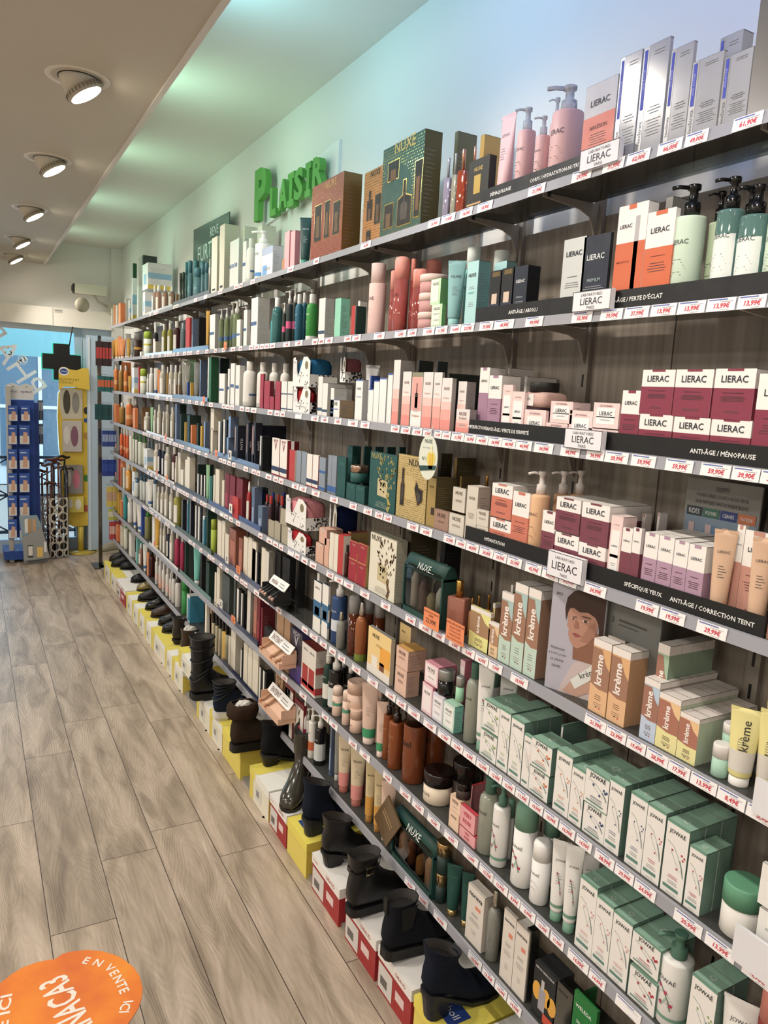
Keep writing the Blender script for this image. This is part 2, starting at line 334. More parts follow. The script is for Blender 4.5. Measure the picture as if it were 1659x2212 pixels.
# pharmacy cross hanging in the window (dark back, green light edge)
p = on_y(133, 782, Y_END-.12); cr = empty('pharmacy_cross', (p.x, p.y, p.z)); tag(cr, 'black backed pharmacy cross sign hanging by a cord in window', 'sign')
def cross_pts(a, w): return [(-w, -a), (w, -a), (w, -w), (a, -w), (a, w), (w, w), (w, a), (-w, a), (-w, w), (-a, w), (-a, -w), (-w, -w)]
f = MB(); A, Wd = .168, .07
f.rings([[(x, -.03, z) for x, z in cross_pts(A, Wd)], [(x, .03, z) for x, z in cross_pts(A, Wd)]], '0B0D10', smooth=False); f.build('housing', cr)
f = MB(); f.rings([[(x, .031, z) for x, z in cross_pts(A+.006, Wd+.006)], [(x, .04, z) for x, z in cross_pts(A+.006, Wd+.006)]], '1FCFA0/e0.6', smooth=False); f.build('light_edge', cr)
f = MB(); f.tube([(.06, 0, .1), (.1, 0, ZF0-p.z)], .006, '111', 6); f.build('cord', cr)
# black silhouettes of window display seen from behind
f = MB(); f.lathe([(.001, -.02), (.09, -.02), (.09, .02), (.001, .02)], '20303A', 24); o = f.build('window_poster'); p = on_y(62, 775, Y_END-.04); o.location = p; o.rotation_euler = (PI/2, 0, 0); bpy.data.objects.remove(o)

# ------------------------------------------------------------------ ceiling downlights
g0 = None
for i, y in enumerate(SPOT_Y):
    g = empty('downlight', (.365, y, Z_LOW)); pos = ['nearest to camera, out of frame overhead'][0]
    w = {3: 'largest, nearest of the five in view', 4: 'second from the camera', 5: 'third from the camera', 6: 'fourth from the camera', 7: 'farthest, beside the end wall'}.get(i, 'above the camera, row position %d' % (i+1))
    tag(g, 'tilted round white recessed ceiling downlight, '+w, 'ceiling light', 'recessed ceiling downlights')
    f = MB(); f.lathe([(.068, .002), (.088, 0), (.104, -.003), (.108, -.0005), (.109, .004)], 'E9E2D2', 36, caps=False); f.build('trim_ring', g)
    f = MB(); f.lathe([(.068, .004), (.0675, -.002)], '171512', 30, caps=False); f.lathe([(.001, -.0008), (.068, -.0008)], '1A1714', 30, caps=False); f.build('recess', g)
    h = empty('lamp_head', (0, 0, -.005)); h.parent = g; q = SPOT_DIR.to_track_quat('-Z', 'Y'); h.rotation_euler = q.to_euler()
    f = MB(); f.lathe([(.05, .045), (.058, .02), (.061, -.03)], 'D8D0BE', 30); 
    f.build('housing', h)
    f = MB(); f.lathe([(.061, -.03), (.064, -.032), (.066, -.048), (.062, -.054), (.057, -.054)], 'B9B09C', 30, caps=False)
    for k in range(28):
        a = 2*PI*k/28; f.box(.0655*math.cos(a)-.0025, .0655*math.cos(a)+.0025, .0655*math.sin(a)-.0025, .0655*math.sin(a)+.0025, -.047, -.034, '8A8270')
    f.build('heat_sink', h)
    f = MB(); f.lathe([(.001, -.0545), (.056, -.0545), (.056, -.052)], 'FFF2DC/e22', 30, caps=False); f.build('lens', h)

# ------------------------------------------------------------------ green PLAISIR letters on their white board
sg = empty('wall_sign', (X_WALL+.02, 3.5, CH)); tag(sg, 'raised green capital letters on a white board fixed to wall above shelves', 'sign')
f = MB(); y0, y1 = 3.83, 2.88
f.face([(-.012, y0-3.5, .80), (-.012, y1-3.5, .865), (-.012, y1-3.5, 1.0), (-.012, y0-3.5, .93)], 'F1F1EE')
f.face([(0, y0-3.5, .80), (0, y0-3.5, .93), (0, y1-3.5, 1.0), (0, y1-3.5, .865)], 'F1F1EE')
for a, c in (((y0, .80), (y1, .865)), ((y1, .865), (y1, 1.0)), ((y1, 1.0), (y0, .93)), ((y0, .93), (y0, .80))):
    f.face([(-.012, a[0]-3.5, a[1]), (0, a[0]-3.5, a[1]), (0, c[0]-3.5, c[1]), (-.012, c[0]-3.5, c[1])], 'F1F1EE')
f.build('board', sg)
def letter(ch, px0, px1, ytop, ybot, dep=.028):
    X0 = X_WALL-.015
    XF_ = X0-dep; ya = y_at(px0, XF_, CH+.9); yb = y_at(px1-7, XF_, CH+.9); zt = z_at(ytop, XF_, ya); zb = z_at(ybot, XF_, ya)
    vs, fs, tw, th = glyphs(ch, .045)
    if ch == 'I': vs, fs, tw, th = [(-.5, -.5), (.5, -.5), (.5, -.3), (.22, -.3), (.22, .3), (.5, .3), (.5, .5), (-.5, .5), (-.5, .3), (-.22, .3), (-.22, -.3), (-.5, -.3)], [tuple(range(12))], 1, 1
    sx = (ya-yb)/tw; sz = (zt-zb)/th; ym = (ya+yb)/2; zm = (zt+zb)/2
    f = MB(); n = len(vs)
    P = [(ym-a*sx-3.5, zm+b_*sz-CH) for a, b_ in vs]
    xf = X0-dep-(X_WALL+.02); xb = X0-(X_WALL+.02)
    f.v += [(xf, p[0], p[1]) for p in P]+[(xb, p[0], p[1]) for p in P]
    i = f.mi('56A63A'); edges = {}
    for q in fs:
        f.f.append(tuple(q)); f.m.append(i); f.sm.append(False); f.f.append(tuple(k+n for k in q[::-1])); f.m.append(i); f.sm.append(False)
        for a, c in zip(q, q[1:]+q[:1]): edges[(a, c)] = 1
    for (a, c) in edges:
        if (c, a) not in edges: f.f.append((a, a+n, c+n, c)); f.m.append(i); f.sm.append(False)
    return f.build('letter', sg)
for ch, a, b_, t, bo in (('P', 549, 581, 370, 480), ('L', 583, 603, 407, 470), ('A', 602, 627, 392, 456), ('I', 621, 642, 377, 450), ('S', 635, 661, 368, 436), ('I', 659, 678, 354, 428), ('R', 675, 704, 343, 408)):
    letter(ch, a, b_, t, bo)
# ================================================================== SHELVES
D0 = 1.10                      # price rail plane
ZB = [CH+D0*k for k in (.4099, .1525, -.0972, -.3441, -.5905, -.8330, -1.0722, -1.3080)]
ORD = ['top', 'second', 'third', 'fourth', 'fifth', 'sixth', 'seventh', 'lowest']
YR, YL = .12, 7.12
RH = .0225
ZS = [z+.0225 for z in ZB]      # what products stand on
UPR = sorted([.84+.82*k for k in range(-1, 8)]+[.55+.82*k for k in range(0, 8)])
UPR = [u for u in UPR if YR < u < 7]
for i, z in enumerate(ZB):
    e = empty('glass_shelf', (D0, 0, z)); tag(e, 'long smoky glass wall shelf with grey price rail, %s of the eight' % (ORD[i]), 'shelf')
    f = MB(); f.box(.010, .178, YR, YL, .0155, .0222, '8A8C86/u', front='7F8F8C/g') ; f.build('glass_panel', e)
    f = MB()
    pr = [(-.001, 0), (.0035, RH), (.010, RH+.001), (.011, .020), (.007, .018), (.004, .002)]
    f.rings([[(x, YR, z_) for x, z_ in pr], [(x, YL, z_) for x, z_ in pr]], '97979F', smooth=False); f.build('price_rail', e)
    for u in UPR:
        f = MB(); t = .0025
        prof = [(.03, .0145), (.208, .0145), (.208, -.07), (.194, -.066), (.172, -.016), (.14, -.004), (.03, .005)]
        f.rings([[(x, u-t, z_) for x, z_ in prof], [(x, u+t, z_) for x, z_ in prof]], 'A0968A', smooth=False)
        f.lathe([(.006, .006), (.006, .0155)], '1b1a18', 8, cx=.045, cy=u); f.build('bracket', e)
for k, u in enumerate(UPR):
    f = MB(); f.box(-.012, 0, -.014, .014, .02, CH+.5, '8C8276')
    for j in range(30): f.box(-.0125, -.012, -.003, .003, .25+.065*j, .28+.065*j, '141210')
    o = f.build('slotted_upright'); o.location = (X_WALL-.0007, u, 0); tag(o, 'taupe slotted metal upright on the back panel, %d%s from the camera' % (k+1, {0: 'st', 1: 'nd', 2: 'rd'}.get(k, 'th')), 'upright', 'slotted wall uprights')
# grey plinth shelf under the lowest row
f = MB(); f.box(1.0, X_WALL-.001, YR, YL, .0, .012, '8B877F'); struct(f, 'trim_3')
# ================================================================== PRODUCT BUILDERS
def bands(f, fn, W, bs, h):
    for b in bs:
        z0, z1, c = b[:3]; x0, x1 = (b[3], b[4]) if len(b) > 4 else (0, 1)
        f.put([(x0*W, z0*h), (x1*W, z0*h), (x1*W, z1*h), (x0*W, z1*h)], c, fn, 'f')
def lines(f, fn, W, h, spec, rnd):
    for zc, wf, c, n in spec:
        st = .028*h if n > 1 else 0; th = min(.0011, .012*h)
        for k in range(n):
            z = zc*h-k*st; ww = wf*W*rnd.uniform(.65, 1)/2
            f.put([(W/2-ww, z-th), (W/2+ww, z-th), (W/2+ww, z), (W/2-ww, z)], c, fn, 'f')
def curve_strip(f, fn, pts, wd, c):
    for (a, b), (a2, b2) in zip(pts, pts[1:]):
        dx, dy = a2-a, b2-b; l = math.hypot(dx, dy) or 1; nx, ny = -dy/l*wd, dx/l*wd
        f.put([(a-nx, b-ny), (a2-nx*.7, b2-ny*.7), (a2+nx*.7, b2+ny*.7), (a+nx, b+ny)], c, fn, 'f')
def disc(f, fn, u, v, r, c, n=10, ry=None):
    f.put([(u+r*math.cos(2*PI*i/n), v+(ry or r)*math.sin(2*PI*i/n)) for i in range(n)], c, fn, 'f')
def plant(acc):
    def g(f, fn, W, h):
        up = lambda P: [(a*W, b*h) for a, b in P]
        curve_strip(f, fn, up([(.12, .72), (.4, .68), (.62, .58), (.8, .45), (.9, .33)]), .006*W+.0003, '9AA7A0')
        curve_strip(f, fn, up([(.3, .6), (.5, .5), (.75, .38)]), .008*W+.0003, 'B5BFB8')
        curve_strip(f, fn, up([(.72, .54), (.84, .44), (.92, .33)]), .022*W, '7C8C90')
        for a, b in ((.35, .62), (.84, .56), (.9, .6), (.62, .4), (.78, .62)): disc(f, fn, a*W, b*h, .045*W, acc, 7)
    return g
def tree(c):
    def g(f, fn, W, h):
        curve_strip(f, fn, [(.72*W, .02*h), (.8*W, .12*h), (.72*W, .25*h), (.76*W, .34*h)], .05*W, c)
        r = random.Random(4)
        for i in range(90):
            a = .3+.66*r.random(); b = .3+.62*r.random()
            if abs(a-.64)/.4+abs(b-.62)/.38 > 1.1: continue
            an = math.atan2(b-.3, a-.7)+r.uniform(-.3, .3); l = .07*h; w = .02*h; u, v = a*W, b*h
            f.put([(u, v), (u+l*.5*math.cos(an)-w*math.sin(an), v+l*.5*math.sin(an)+w*math.cos(an)), (u+l*math.cos(an), v+l*math.sin(an)), (u+l*.5*math.cos(an)+w*math.sin(an), v+l*.5*math.sin(an)-w*math.cos(an))], c, fn, 'f')
        f.put([(.33*W, .25*h), (.7*W, .23*h), (.7*W, .52*h), (.33*W, .55*h)], 'C9B98A', fn, 'f')
    return g
def kr(cols, acc=True):
    c0, c1, c2 = cols   # top-right, brown middle, bottom
    def g(f, fn, W, h):
        f.put([(0, .38*h), (.0, .88*h), (.5*W, .88*h), (.75*W, .7*h), (W, .62*h), (W, .34*h), (.5*W, .33*h)], c1, fn, 'f')
        f.put([(0, 0), (W, 0), (W, .34*h), (.5*W, .33*h), (0, .38*h)], c2, fn, 'f')
        f.text('krème', 'F6EDE6', lambda a, b: fn2(fn, a, b), .42*W, .60*h, .1, rot=PI/2, w=.42*h, hmax=.5*W, bold=.025)
        lines(f, lambda a, b: fn2(fn, a, b), W, h, [(.25, .45, '5A4030', 3), (.14, .5, '8A7060', 2)], random.Random(3))
        f.put([(.4*W, .075*h), (.5*W, .075*h), (.5*W, .09*h), (.4*W, .09*h)], '223', lambda a, b: fn2(fn, a, b), 'f')
        f.put([(.58*W, .07*h), (.68*W, .07*h), (.68*W, .085*h), (.58*W, .085*h)], 'B22', lambda a, b: fn2(fn, a, b), 'f')
    return g
def fn2(fn, a, b):
    p = fn(a, b); return (p[0], p[1]-.0003, p[2])
def windows(specs, edge, dots=None):
    """gift box front: dark cut-out windows outlined in gold, rows of gold dots"""
    def g(f, fn, W, h):
        if dots:
            r = random.Random(2)
            for i in range(26):
                for j in range(30):
                    a, b = (i+.5*(j % 2))/26, j/30
                    if dots(a, b): disc(f, fn, (a+.01*r.random())*W, b*h, .001+.0013*r.random(), edge, 5)
        for P in specs:
            cu = sum(p[0] for p in P)/len(P); cv = sum(p[1] for p in P)/len(P)
            f.put([((cu+(a-cu)*1.0)*W+(.003 if a > cu else -.003), (b)*h+(.003 if b > cv else -.003)) for a, b in P], edge, lambda a, b: fn2(fn, a, b), 'f')
            f.put([(a*W, b*h) for a, b in P], '1C1512', lambda a, b: fn2(lambda c, d: fn2(fn, c, d), a, b), 'f')
            f.put([((a*.5+cu*.5)*W, (b*.6+cv*.4-.05)*h) for a, b in P], '6A4A28' if len(P) == 4 else '4A4038', lambda a, b: fn2(lambda c, d: fn2(lambda e, g_: fn2(fn, e, g_), c, d), a, b), 'f')
    return g
R4 = lambda a, b, c, d: [(a, b), (c, b), (c, d), (a, d)]
ST = {}
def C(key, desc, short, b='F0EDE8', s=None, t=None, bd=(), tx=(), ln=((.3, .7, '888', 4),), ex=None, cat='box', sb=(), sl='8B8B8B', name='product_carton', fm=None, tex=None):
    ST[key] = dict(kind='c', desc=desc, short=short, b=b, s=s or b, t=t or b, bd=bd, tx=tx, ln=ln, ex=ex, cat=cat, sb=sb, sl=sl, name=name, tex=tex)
def B(key, desc, short, shape, body, cap, lab=None, tx=None, cat='bottle', name=None, liquid=None, band=None, txc='222', dual=None):
    ST[key] = dict(kind='b', desc=desc, short=short, shape=shape, body=body, cap=cap, lab=lab, tx=tx, cat=cat, name=name or {'jar': 'cream_jar', 'tube': 'cream_tube', 'tubei': 'cream_tube'}.get(shape, 'cosmetic_bottle'), liquid=liquid, band=band, txc=txc, dual=dual)
LI = lambda z, w=.66, c='222A38': ('LIERAC', .5, z, w, c)
def lier(key, desc, short, col, z=.62, tz=.8, **k):
    C(key, desc, short, b='F3EEE9', bd=[(0, z, col), (.955, 1, col, .3, .7)], tx=[LI(tz)], ln=((z*.86, .62, '4A1B2A' if col != 'D9622B' else '7A2A08', 1), (z*.74, .75, '55303A', 4), (z*.28, .45, '6B4048', 2)), s=col, sb=[(z, 1, 'EFEAE5')], t='ECE6E0', sl='B9B0AC', tex=('ANTI-AGE', 0), **k)
lier('lb', 'white and burgundy cosmetic carton', 'burgundy carton', '8C2A45')
lier('lh', 'white and plum cosmetic carton', 'plum carton', '7E3B4C')
lier('lc', 'white and coral cosmetic carton', 'coral carton', 'D3745A')
lier('lo', 'white and bright orange carton', 'orange carton', 'D9622B')
lier('lm', 'white and mauve cosmetic carton', 'mauve carton', 'A97F9B')
lier('ll', 'white and lilac slim carton', 'lilac carton', 'B48FA9')
lier('lt', 'white and rose beige carton', 'beige carton', 'C98D7B')
lier('ltall', 'tall white and coral carton', 'tall coral carton', 'E07A62', z=.62)
ST['lo']['ex'] = None
C('low', 'large orange carton with a clear window', 'windowed orange carton', b='F3EEE9', bd=[(0, .64, 'D9622B'), (.18, .88, 'B9B4B6', .62, .76), (.2, .6, 'E58F60', .66, .73), (.955, 1, 'D9622B', .35, .6)], tx=[('LIERAC', .3, .8, .42, '222A38'), ('MÉSOLIFT C15', .3, .46, .42, '7A2A08')], ln=((.4, .4, 'E7E2DE', 0),), s='F0EBE6', t='EEE')
C('lp', 'pale pink carton with a white label', 'pink carton', b='F1D3CF', bd=[(.16, .8, 'F4F1EF', .14, .86), (.42, .46, 'F1D3CF')], tx=[('LIERAC', .5, .58, .5, '333A48'), ('LIFT INTEGRAL', .5, .88, .5, '8A4A5A')], ln=((.34, .45, '999', 2),), s='F0D0CC', t='F1D8D4', sl='B98B8B')
C('ls', 'tall pale silver carton', 'silver carton', b='CFD3D2/v', tx=[LI(.8, .7)], ln=((.5, .5, '555', 1), (.42, .65, '777', 3)), s='222')
C('ln', 'dark navy carton', 'navy carton', b='1B2436', tx=[LI(.72, .66, 'EDEDED'), ('PREMIUM', .5, .42, .5, '9AA')], ln=((.34, .8, 'A8ADB5', 4),), s='101319', t='14181F', sl='777')
C('lk', 'black and gold slim carton', 'black carton', b='14161A', bd=[(.35, .55, 'D9BFA8', .25, .75), (.88, .97, '6B5522', .2, .9), (0, .35, '28324A')], tx=[('LIERAC', .5, .26, .55, 'B9B4B0')], s='0E1014', t='15161A')
SV = 'A2A3A8/g'
def skn(f, fn, W, h):
    f.put([(0, 0), (.22*W, 0), (.22*W, h), (0, h)], '8F8F92/v', fn, 'f'); f.put([(.05*W, .42*h), (.17*W, .42*h), (.17*W, .97*h), (.05*W, .97*h)], '3D48B4', lambda a, b: fn2(fn, a, b), 'f')
    f.text('SKIN ACTIVE', 'B8C0F0', lambda a, b: fn2(lambda c, d: fn2(fn, c, d), a, b), .11*W, .7*h, .1, rot=PI/2, w=.5*h, hmax=.07*W); f.text('NeoStrata', '6A6A70', lambda a, b: fn2(fn, a, b), .11*W, .2*h, .1, rot=PI/2, w=.34*h, hmax=.12*W)
    lines(f, lambda a, b: fn2(fn, a, b), W*1.25, h, [(.42, .42, '77787C', 3), (.3, .5, '88898D', 6), (.93, .4, '88898D', 2)], random.Random(8))
C('sk', 'tall silver carton with a blue stripe', 'silver carton', b=SV, ex=skn, ln=(), s='A9AAAE/g', t='BFC0C3/g')
C('skw', 'very large white carton with silver and blue edge', 'white carton', b='E9DDD8', bd=[(0, 1, 'B9BBC0/m', 0, .45), (.5, 1, '3446B0', .2, .36)], s='EADFDB', ln=((.4, .3, '999', 0),))
C('ar', 'grey and coral medical cream carton', 'coral carton', b='C7C4C8', bd=[(0, .63, 'E07F6C')], tx=[LI(.78, .6), ('ARKÉSKIN', .5, .5, .55, '5A2A22')], ln=((.42, .6, '5A2A22', 5),), s='B6B3B6')
NX = lambda z=.82, c='444', w=.55, x=.5: ('NUXE', x, z, w, c)
def nux(key, desc, short, col, **k):
    k.setdefault('tx', [NX()]); k.setdefault('ln', ((.6, .6, '999', 2), (.35, .6, 'AAA', 3))); C(key, desc, short, b=col, **k)
nux('nw', 'white cream carton with blue lettering', 'white carton', 'F0EEEA', bd=[(.97, 1, '4C6CC0')], tx=[NX(.78), ('Crème fraîche', .5, .58, .7, '4C6CC0')], s='C9C9C9')
nux('nk', 'white carton with a kraft side', 'kraft-sided carton', 'F0EEEA', bd=[(.97, 1, '4C6CC0')], tx=[NX(.78), ('Crème fraîche', .5, .48, .75, '4C6CC0')], s='A98D6A')
nux('np', 'white and salmon pink carton', 'salmon carton', 'E9E1DE', bd=[(0, .2, 'EE8F84'), (.2, .4, 'EDA99D'), (.4, .55, 'ECC6BC')], tx=[NX(.8, '8A6A62'), ('Prodigieux', .5, .62, .6, 'D9A58A')], s='A9A39E', t='CFC9C4')
nux('nph', 'pink carton with a dropper picture', 'picture carton', 'F0EEEA', bd=[(.3, .92, 'F0A59B', .03, .97), (.34, .62, '6B3C28', .36, .62), (.62, .8, '3A2A22', .45, .53), (.92, 1, '8F8E72')], tx=[('Prodigieuse', .5, .2, .7, 'C98A5A')])
nux('nr', 'pink floral square carton', 'pink floral carton', 'F2C9D0', bd=[(.1, .9, 'F6E9E9', .08, .92)], tx=[NX(.72, '5A4A4A')], s='D96E88', t='E293A4')
nux('nl', 'pale lilac square carton', 'lilac square carton', 'DAD5E2', bd=[(.1, .9, 'F1EFF2', .1, .9)], tx=[NX(.72)], s='BDB6CE')
nux('nm', 'pale mint square carton', 'mint square carton', 'CBE5D8', bd=[(.1, .9, 'F1F2EE', .1, .9)], tx=[NX(.72)], s='79C9B8', t='A9D9C0')
nux('ng', 'small light green cream carton', 'green carton', 'BFE0B4', bd=[(.1, .97, 'E5EED8', .04, .8)], tx=[NX(.8)], s='79BC6E', t='9CD08F')
nux('na', 'aqua blue tall carton', 'aqua carton', 'A9D9D9', tx=[NX(.78, '333', .66), ('Aquabella', .5, .5, .5, '3A9FA5')], s='78AEB0', t='4A6A6A')
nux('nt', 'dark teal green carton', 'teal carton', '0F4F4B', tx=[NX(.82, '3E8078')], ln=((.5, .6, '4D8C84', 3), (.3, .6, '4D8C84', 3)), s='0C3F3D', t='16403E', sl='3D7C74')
nux('nq', 'cream white square carton', 'cream carton', 'D9D0C2', tx=[NX(.78, '6A5F50')], ln=((.5, .6, '8A7F70', 4),), s='B9B0A2')
nux('nb', 'rose brown square carton', 'rose brown carton', 'A5806E', tx=[NX(.74, '5A4034')], ln=((.45, .6, '6A4E40', 3),), s='8A6C5C')
nux('ngo', 'gold and olive carton', 'gold carton', 'C8A85A/v', tx=[NX(.82, '5A4A1A')], bd=[(.25, .4, '3A2416', .55, .95)], s='5F5230', t='8A7440/v', sl='A0905A')
nux('nbl', 'blush beige cube carton', 'blush carton', 'E3BBA6', tx=[NX(.76, '6A4A3A')], ln=((.55, .6, '9A7462', 4),), s='D2AA94', t='D9A04A')
nux('nrd', 'deep red and gold carton', 'red carton', 'A3152E', bd=[(.97, 1, 'D9B25A'), (.0, .4, 'B23A30', .82, 1)], tx=[NX(.8, 'D9A58A', .4)], ln=((.55, .5, 'E0A0A0', 4),), s='B99A56', t='7E1024')
nux('nxb', 'black perfume carton with gold label', 'black and gold carton', '2C2924', bd=[(.08, .12, 'B9925A'), (.3, .68, 'C9A64E/v', .3, .62)], tx=[NX(.8, 'C9A64E', .4)], s='1F1D1A', t='3A352C', ln=())
nux('nve', 'small pink carton with big red lettering', 'red-lettered carton', 'EDA3A8', tx=[('VERY', .5, .72, .7, 'C0283C'), ('ROSE', .5, .35, .7, 'C0283C')], ln=(), s='E88E96', t='D6354A')
nux('npe', 'small peach honey carton', 'peach carton', 'F0CDB0', tx=[NX(.72, '6A4A3A')], s='E0B596')
nux('nol', 'olive brown gift carton', 'olive carton', '5F5A3C', tx=[], ln=(), s='6A6344', t='3A382A')
nux('nye', 'yellow gold gift carton', 'gold gift carton', 'C89A3E', tx=[], ln=(), s='D0A048', t='B08838')
def jow(key, desc, short, acc, **k):
    C(key, desc, short, b='EEEAE5', s='6C8E80', t='8FBBA4', bd=[(.97, 1, '5C9A80'), (.08, .125, '5C8A7C', .1, .8)], tx=[('JOWAÉ', .5, .87, .72, '1F2A2A')], ln=((.28, .5, acc if acc != 'D98A3A' else 'C0504A', 2), (.2, .6, '888', 2), (.04, .5, 'AAA', 1)), ex=plant(acc), sl='8FB8A4', tex=('JOWAE', 1), **k)
jow('jg', 'white and green carton with leaf drawing', 'green leaf carton', '8DAE5A')
jow('jo', 'white and green carton with orange berry drawing', 'berry carton', 'D9772F')
jow('jb', 'white and green carton with blue bird drawing', 'bird carton', '3A4A78')
jow('jr', 'white and green carton with red blossom drawing', 'blossom carton', 'B82A3C')
jow('jp', 'white and green carton with pink sprig drawing', 'sprig carton', 'D98A8A')
def krm(key, desc, short, cols, side, top='E6DDD6'):
    C(key, desc, short, b=cols[0], s=side, t=top, bd=[(.9, 1, 'EDE4DD')], tx=(), ln=(), ex=kr(cols), sb=[(.9, 1, 'E3DAD4')], sl='8A7A6A')
krm('ko', 'orange and brown carton with vertical lettering', 'orange-brown carton', ('E3AE74', 'A4765C', 'E8B684'), 'C4946A')
krm('kg', 'brown and mint carton with vertical lettering', 'mint-brown carton', ('A9C7C4', 'A4765C', 'BFD8C8'), 'A47C64')
krm('kb', 'brown and pale blue carton with vertical lettering', 'blue-brown carton', ('B8CCE0', 'A4705C', 'BFCFE6'), 'B9A9A0')
krm('ky', 'yellow and terracotta carton with vertical lettering', 'yellow-terracotta carton', ('F0C48C', 'B0705A', 'EBE29A'), 'BCCBB0')
krm('kn', 'terracotta and sage carton with vertical lettering', 'sage carton', ('A3BFA2', 'A4705C', 'E2B484'), '8FA58C')
krm('kl', 'lemon yellow and brown carton', 'lemon carton', ('E9E58A', 'A8805A', 'E9E58A'), 'A8805A', top='E6E48C')
krm('kc', 'low cream and brown carton', 'low cream carton', ('EBC79A', 'B58862', 'EBC79A'), 'D9B48C')
def vic(key, desc, short, col, vc='333', **k):
    k.setdefault('ln', ((.5, .55, '999', 2), (.3, .55, '999', 3))); C(key, desc, short, b=col, tx=[('VICHY', .5, .93, .6, vc), ('V', .5, .78, .5, vc)], **k)
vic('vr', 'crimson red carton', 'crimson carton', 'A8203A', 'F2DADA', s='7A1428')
vic('vw', 'white carton with large V', 'white V carton', 'EDE9E3', '444', s='B9B6B0', bd=[(.12, .2, '34506A')])
vic('vwr', 'white and red carton with large V', 'white and red carton', 'F0EAE2', 'A8202C', bd=[(.12, .24, '26345A'), (0, .03, 'A8202C')], s='9A1A22')
vic('vre', 'bright red carton', 'bright red carton', 'C22A26', 'F2DADA', s='E8D8C8')
vic('vsi', 'silver grey carton', 'silver grey carton', 'A4A5A7/v', 'F2F4F6', s='8E8F91')
vic('vbl', 'silver carton with blue band', 'silver-blue carton', 'A4A7AD/v', 'F2F4F6', bd=[(.05, .2, '2C62A8')], s='7A8490')
vic('vmi', 'mint green carton', 'mint carton', '8ED9BB', '2A9A7A', s='7FCBAE', t='7FDCC0')
vic('vkh', 'khaki beige cube carton', 'khaki carton', 'ABA28A', 'E9E4D6', s='8F8772')
vic('vpe', 'peach pink cube carton', 'peach pink carton', 'E0AE96', 'F6EEE8', s='BE907A')
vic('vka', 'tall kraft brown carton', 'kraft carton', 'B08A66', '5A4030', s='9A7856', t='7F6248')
vic('vbk', 'small glossy black carton', 'black carton', '1A1A1C', 'B9B4AA', s='101012')
vic('vcr', 'cream white carton with V', 'cream V carton', 'E8E0CE', '5A4A3A', s='B5223A')
vic('vpu', 'clear box with purple foot', 'purple box', '4A4658/v', 'C9C6D6', bd=[(0, .35, '4A3486')], s='453A72', t='3A2C5A')
vic('vdk', 'white carton with dark red top', 'dark red topped carton', 'E6DFD6', '555', bd=[(.9, 1, '7A1A26')], s='8A2430', t='7A1A26')
C('vs', 'white box with blue pictures', 'white and blue box', b='E6E6EA', bd=[(.75, 1, 'A8B4D0'), (.06, .4, '6FA8DC', .08, .5)], s='D9D9DE')
C('du', 'white carton with small blue tag', 'white blue-tagged carton', b='EDEAE4', bd=[(.42, .5, '46689A', 0, .85)], tx=[('DUCRAY', .45, .46, .62, 'E8EEF6')], s='BDBBB5', ln=((.75, .5, 'C0807A', 2), (.3, .5, '999', 3)))
C('fi', 'slim cream white carton', 'cream carton', b='E4DCC8', s='C9C0AC', t='D2CAB8', bd=[(.05, .085, '262A44', .2, .75)], ln=((.8, .5, '998', 1), (.5, .4, 'AAA396', 3)), sl='A9A190')
C('fig', 'grey white tall carton', 'grey-white carton', b='DCD6CA', s='9A958A', t='B9B4A8', bd=[(.05, .085, '262A44', .2, .75)])
C('fk', 'slim black carton with white stripe', 'black striped carton', b='E8E4DC', bd=[(0, 1, '14161C', .5, 1)], s='0F1014', t='111', ln=())
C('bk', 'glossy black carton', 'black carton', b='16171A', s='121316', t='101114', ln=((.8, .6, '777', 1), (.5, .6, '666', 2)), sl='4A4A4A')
C('nv', 'navy blue carton', 'navy blue carton', b='1A2036', s='12162A', t='0F1324', bd=[(0, 1, 'E6E2D2', 0, .28)], ln=(), sl='3A4468')
C('ph', 'navy carton with vertical white lettering', 'lettered navy carton', b='16192E', s='14172A', t='0E1120', bd=[(.3, .95, '8A2434', .04, .16), (.3, .95, 'E6E2D6', .2, .3)], ln=(), sl='3A3E5A', tex=('PHYTO', 2))
C('gb', 'clear box with blue contents', 'blue clear box', b='52627E/g', s='5F6F8C/g', t='6F7F98', bd=[(.1, .5, '8FA2C0', .2, .8)], ln=())
C('dg', 'dark bottle green carton', 'dark green carton', b='163A32', s='123029', t='0E2822', ln=((.7, .6, '4F7A6A', 2),), sl='2C5548')
C('gd', 'green carton with barcode', 'green carton', b='E8E8E0', bd=[(.0, 1, '1F6A40', .3, 1)], s='1C5C38', t='154A2C', ln=())
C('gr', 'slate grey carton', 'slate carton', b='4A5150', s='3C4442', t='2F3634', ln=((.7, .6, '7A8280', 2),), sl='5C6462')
C('co', 'copper brown clear box', 'copper box', b='9C5A44/g', s='8F4E3A/g', t='7A4636', bd=[(.2, .7, 'B5705A', .15, .85)], ln=())
C('rd', 'dark red carton', 'dark red carton', b='7A1626', s='6A1422', t='521018', bd=[(.15, .5, 'A4324A', .1, .7)], ln=())
C('re', 'small bright red carton', 'small red carton', b='C4302E', s='A82826', t='B43A34', ln=())
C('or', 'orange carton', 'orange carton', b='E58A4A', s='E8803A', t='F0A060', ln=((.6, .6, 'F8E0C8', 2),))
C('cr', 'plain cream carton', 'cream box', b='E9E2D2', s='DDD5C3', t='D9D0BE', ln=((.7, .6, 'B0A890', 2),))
C('wh', 'plain white carton', 'white box', b='EFEDE9', s='D6D4CF', t='E4E2DD', ln=((.7, .6, '9AA', 2), (.4, .5, 'AAB', 2)))
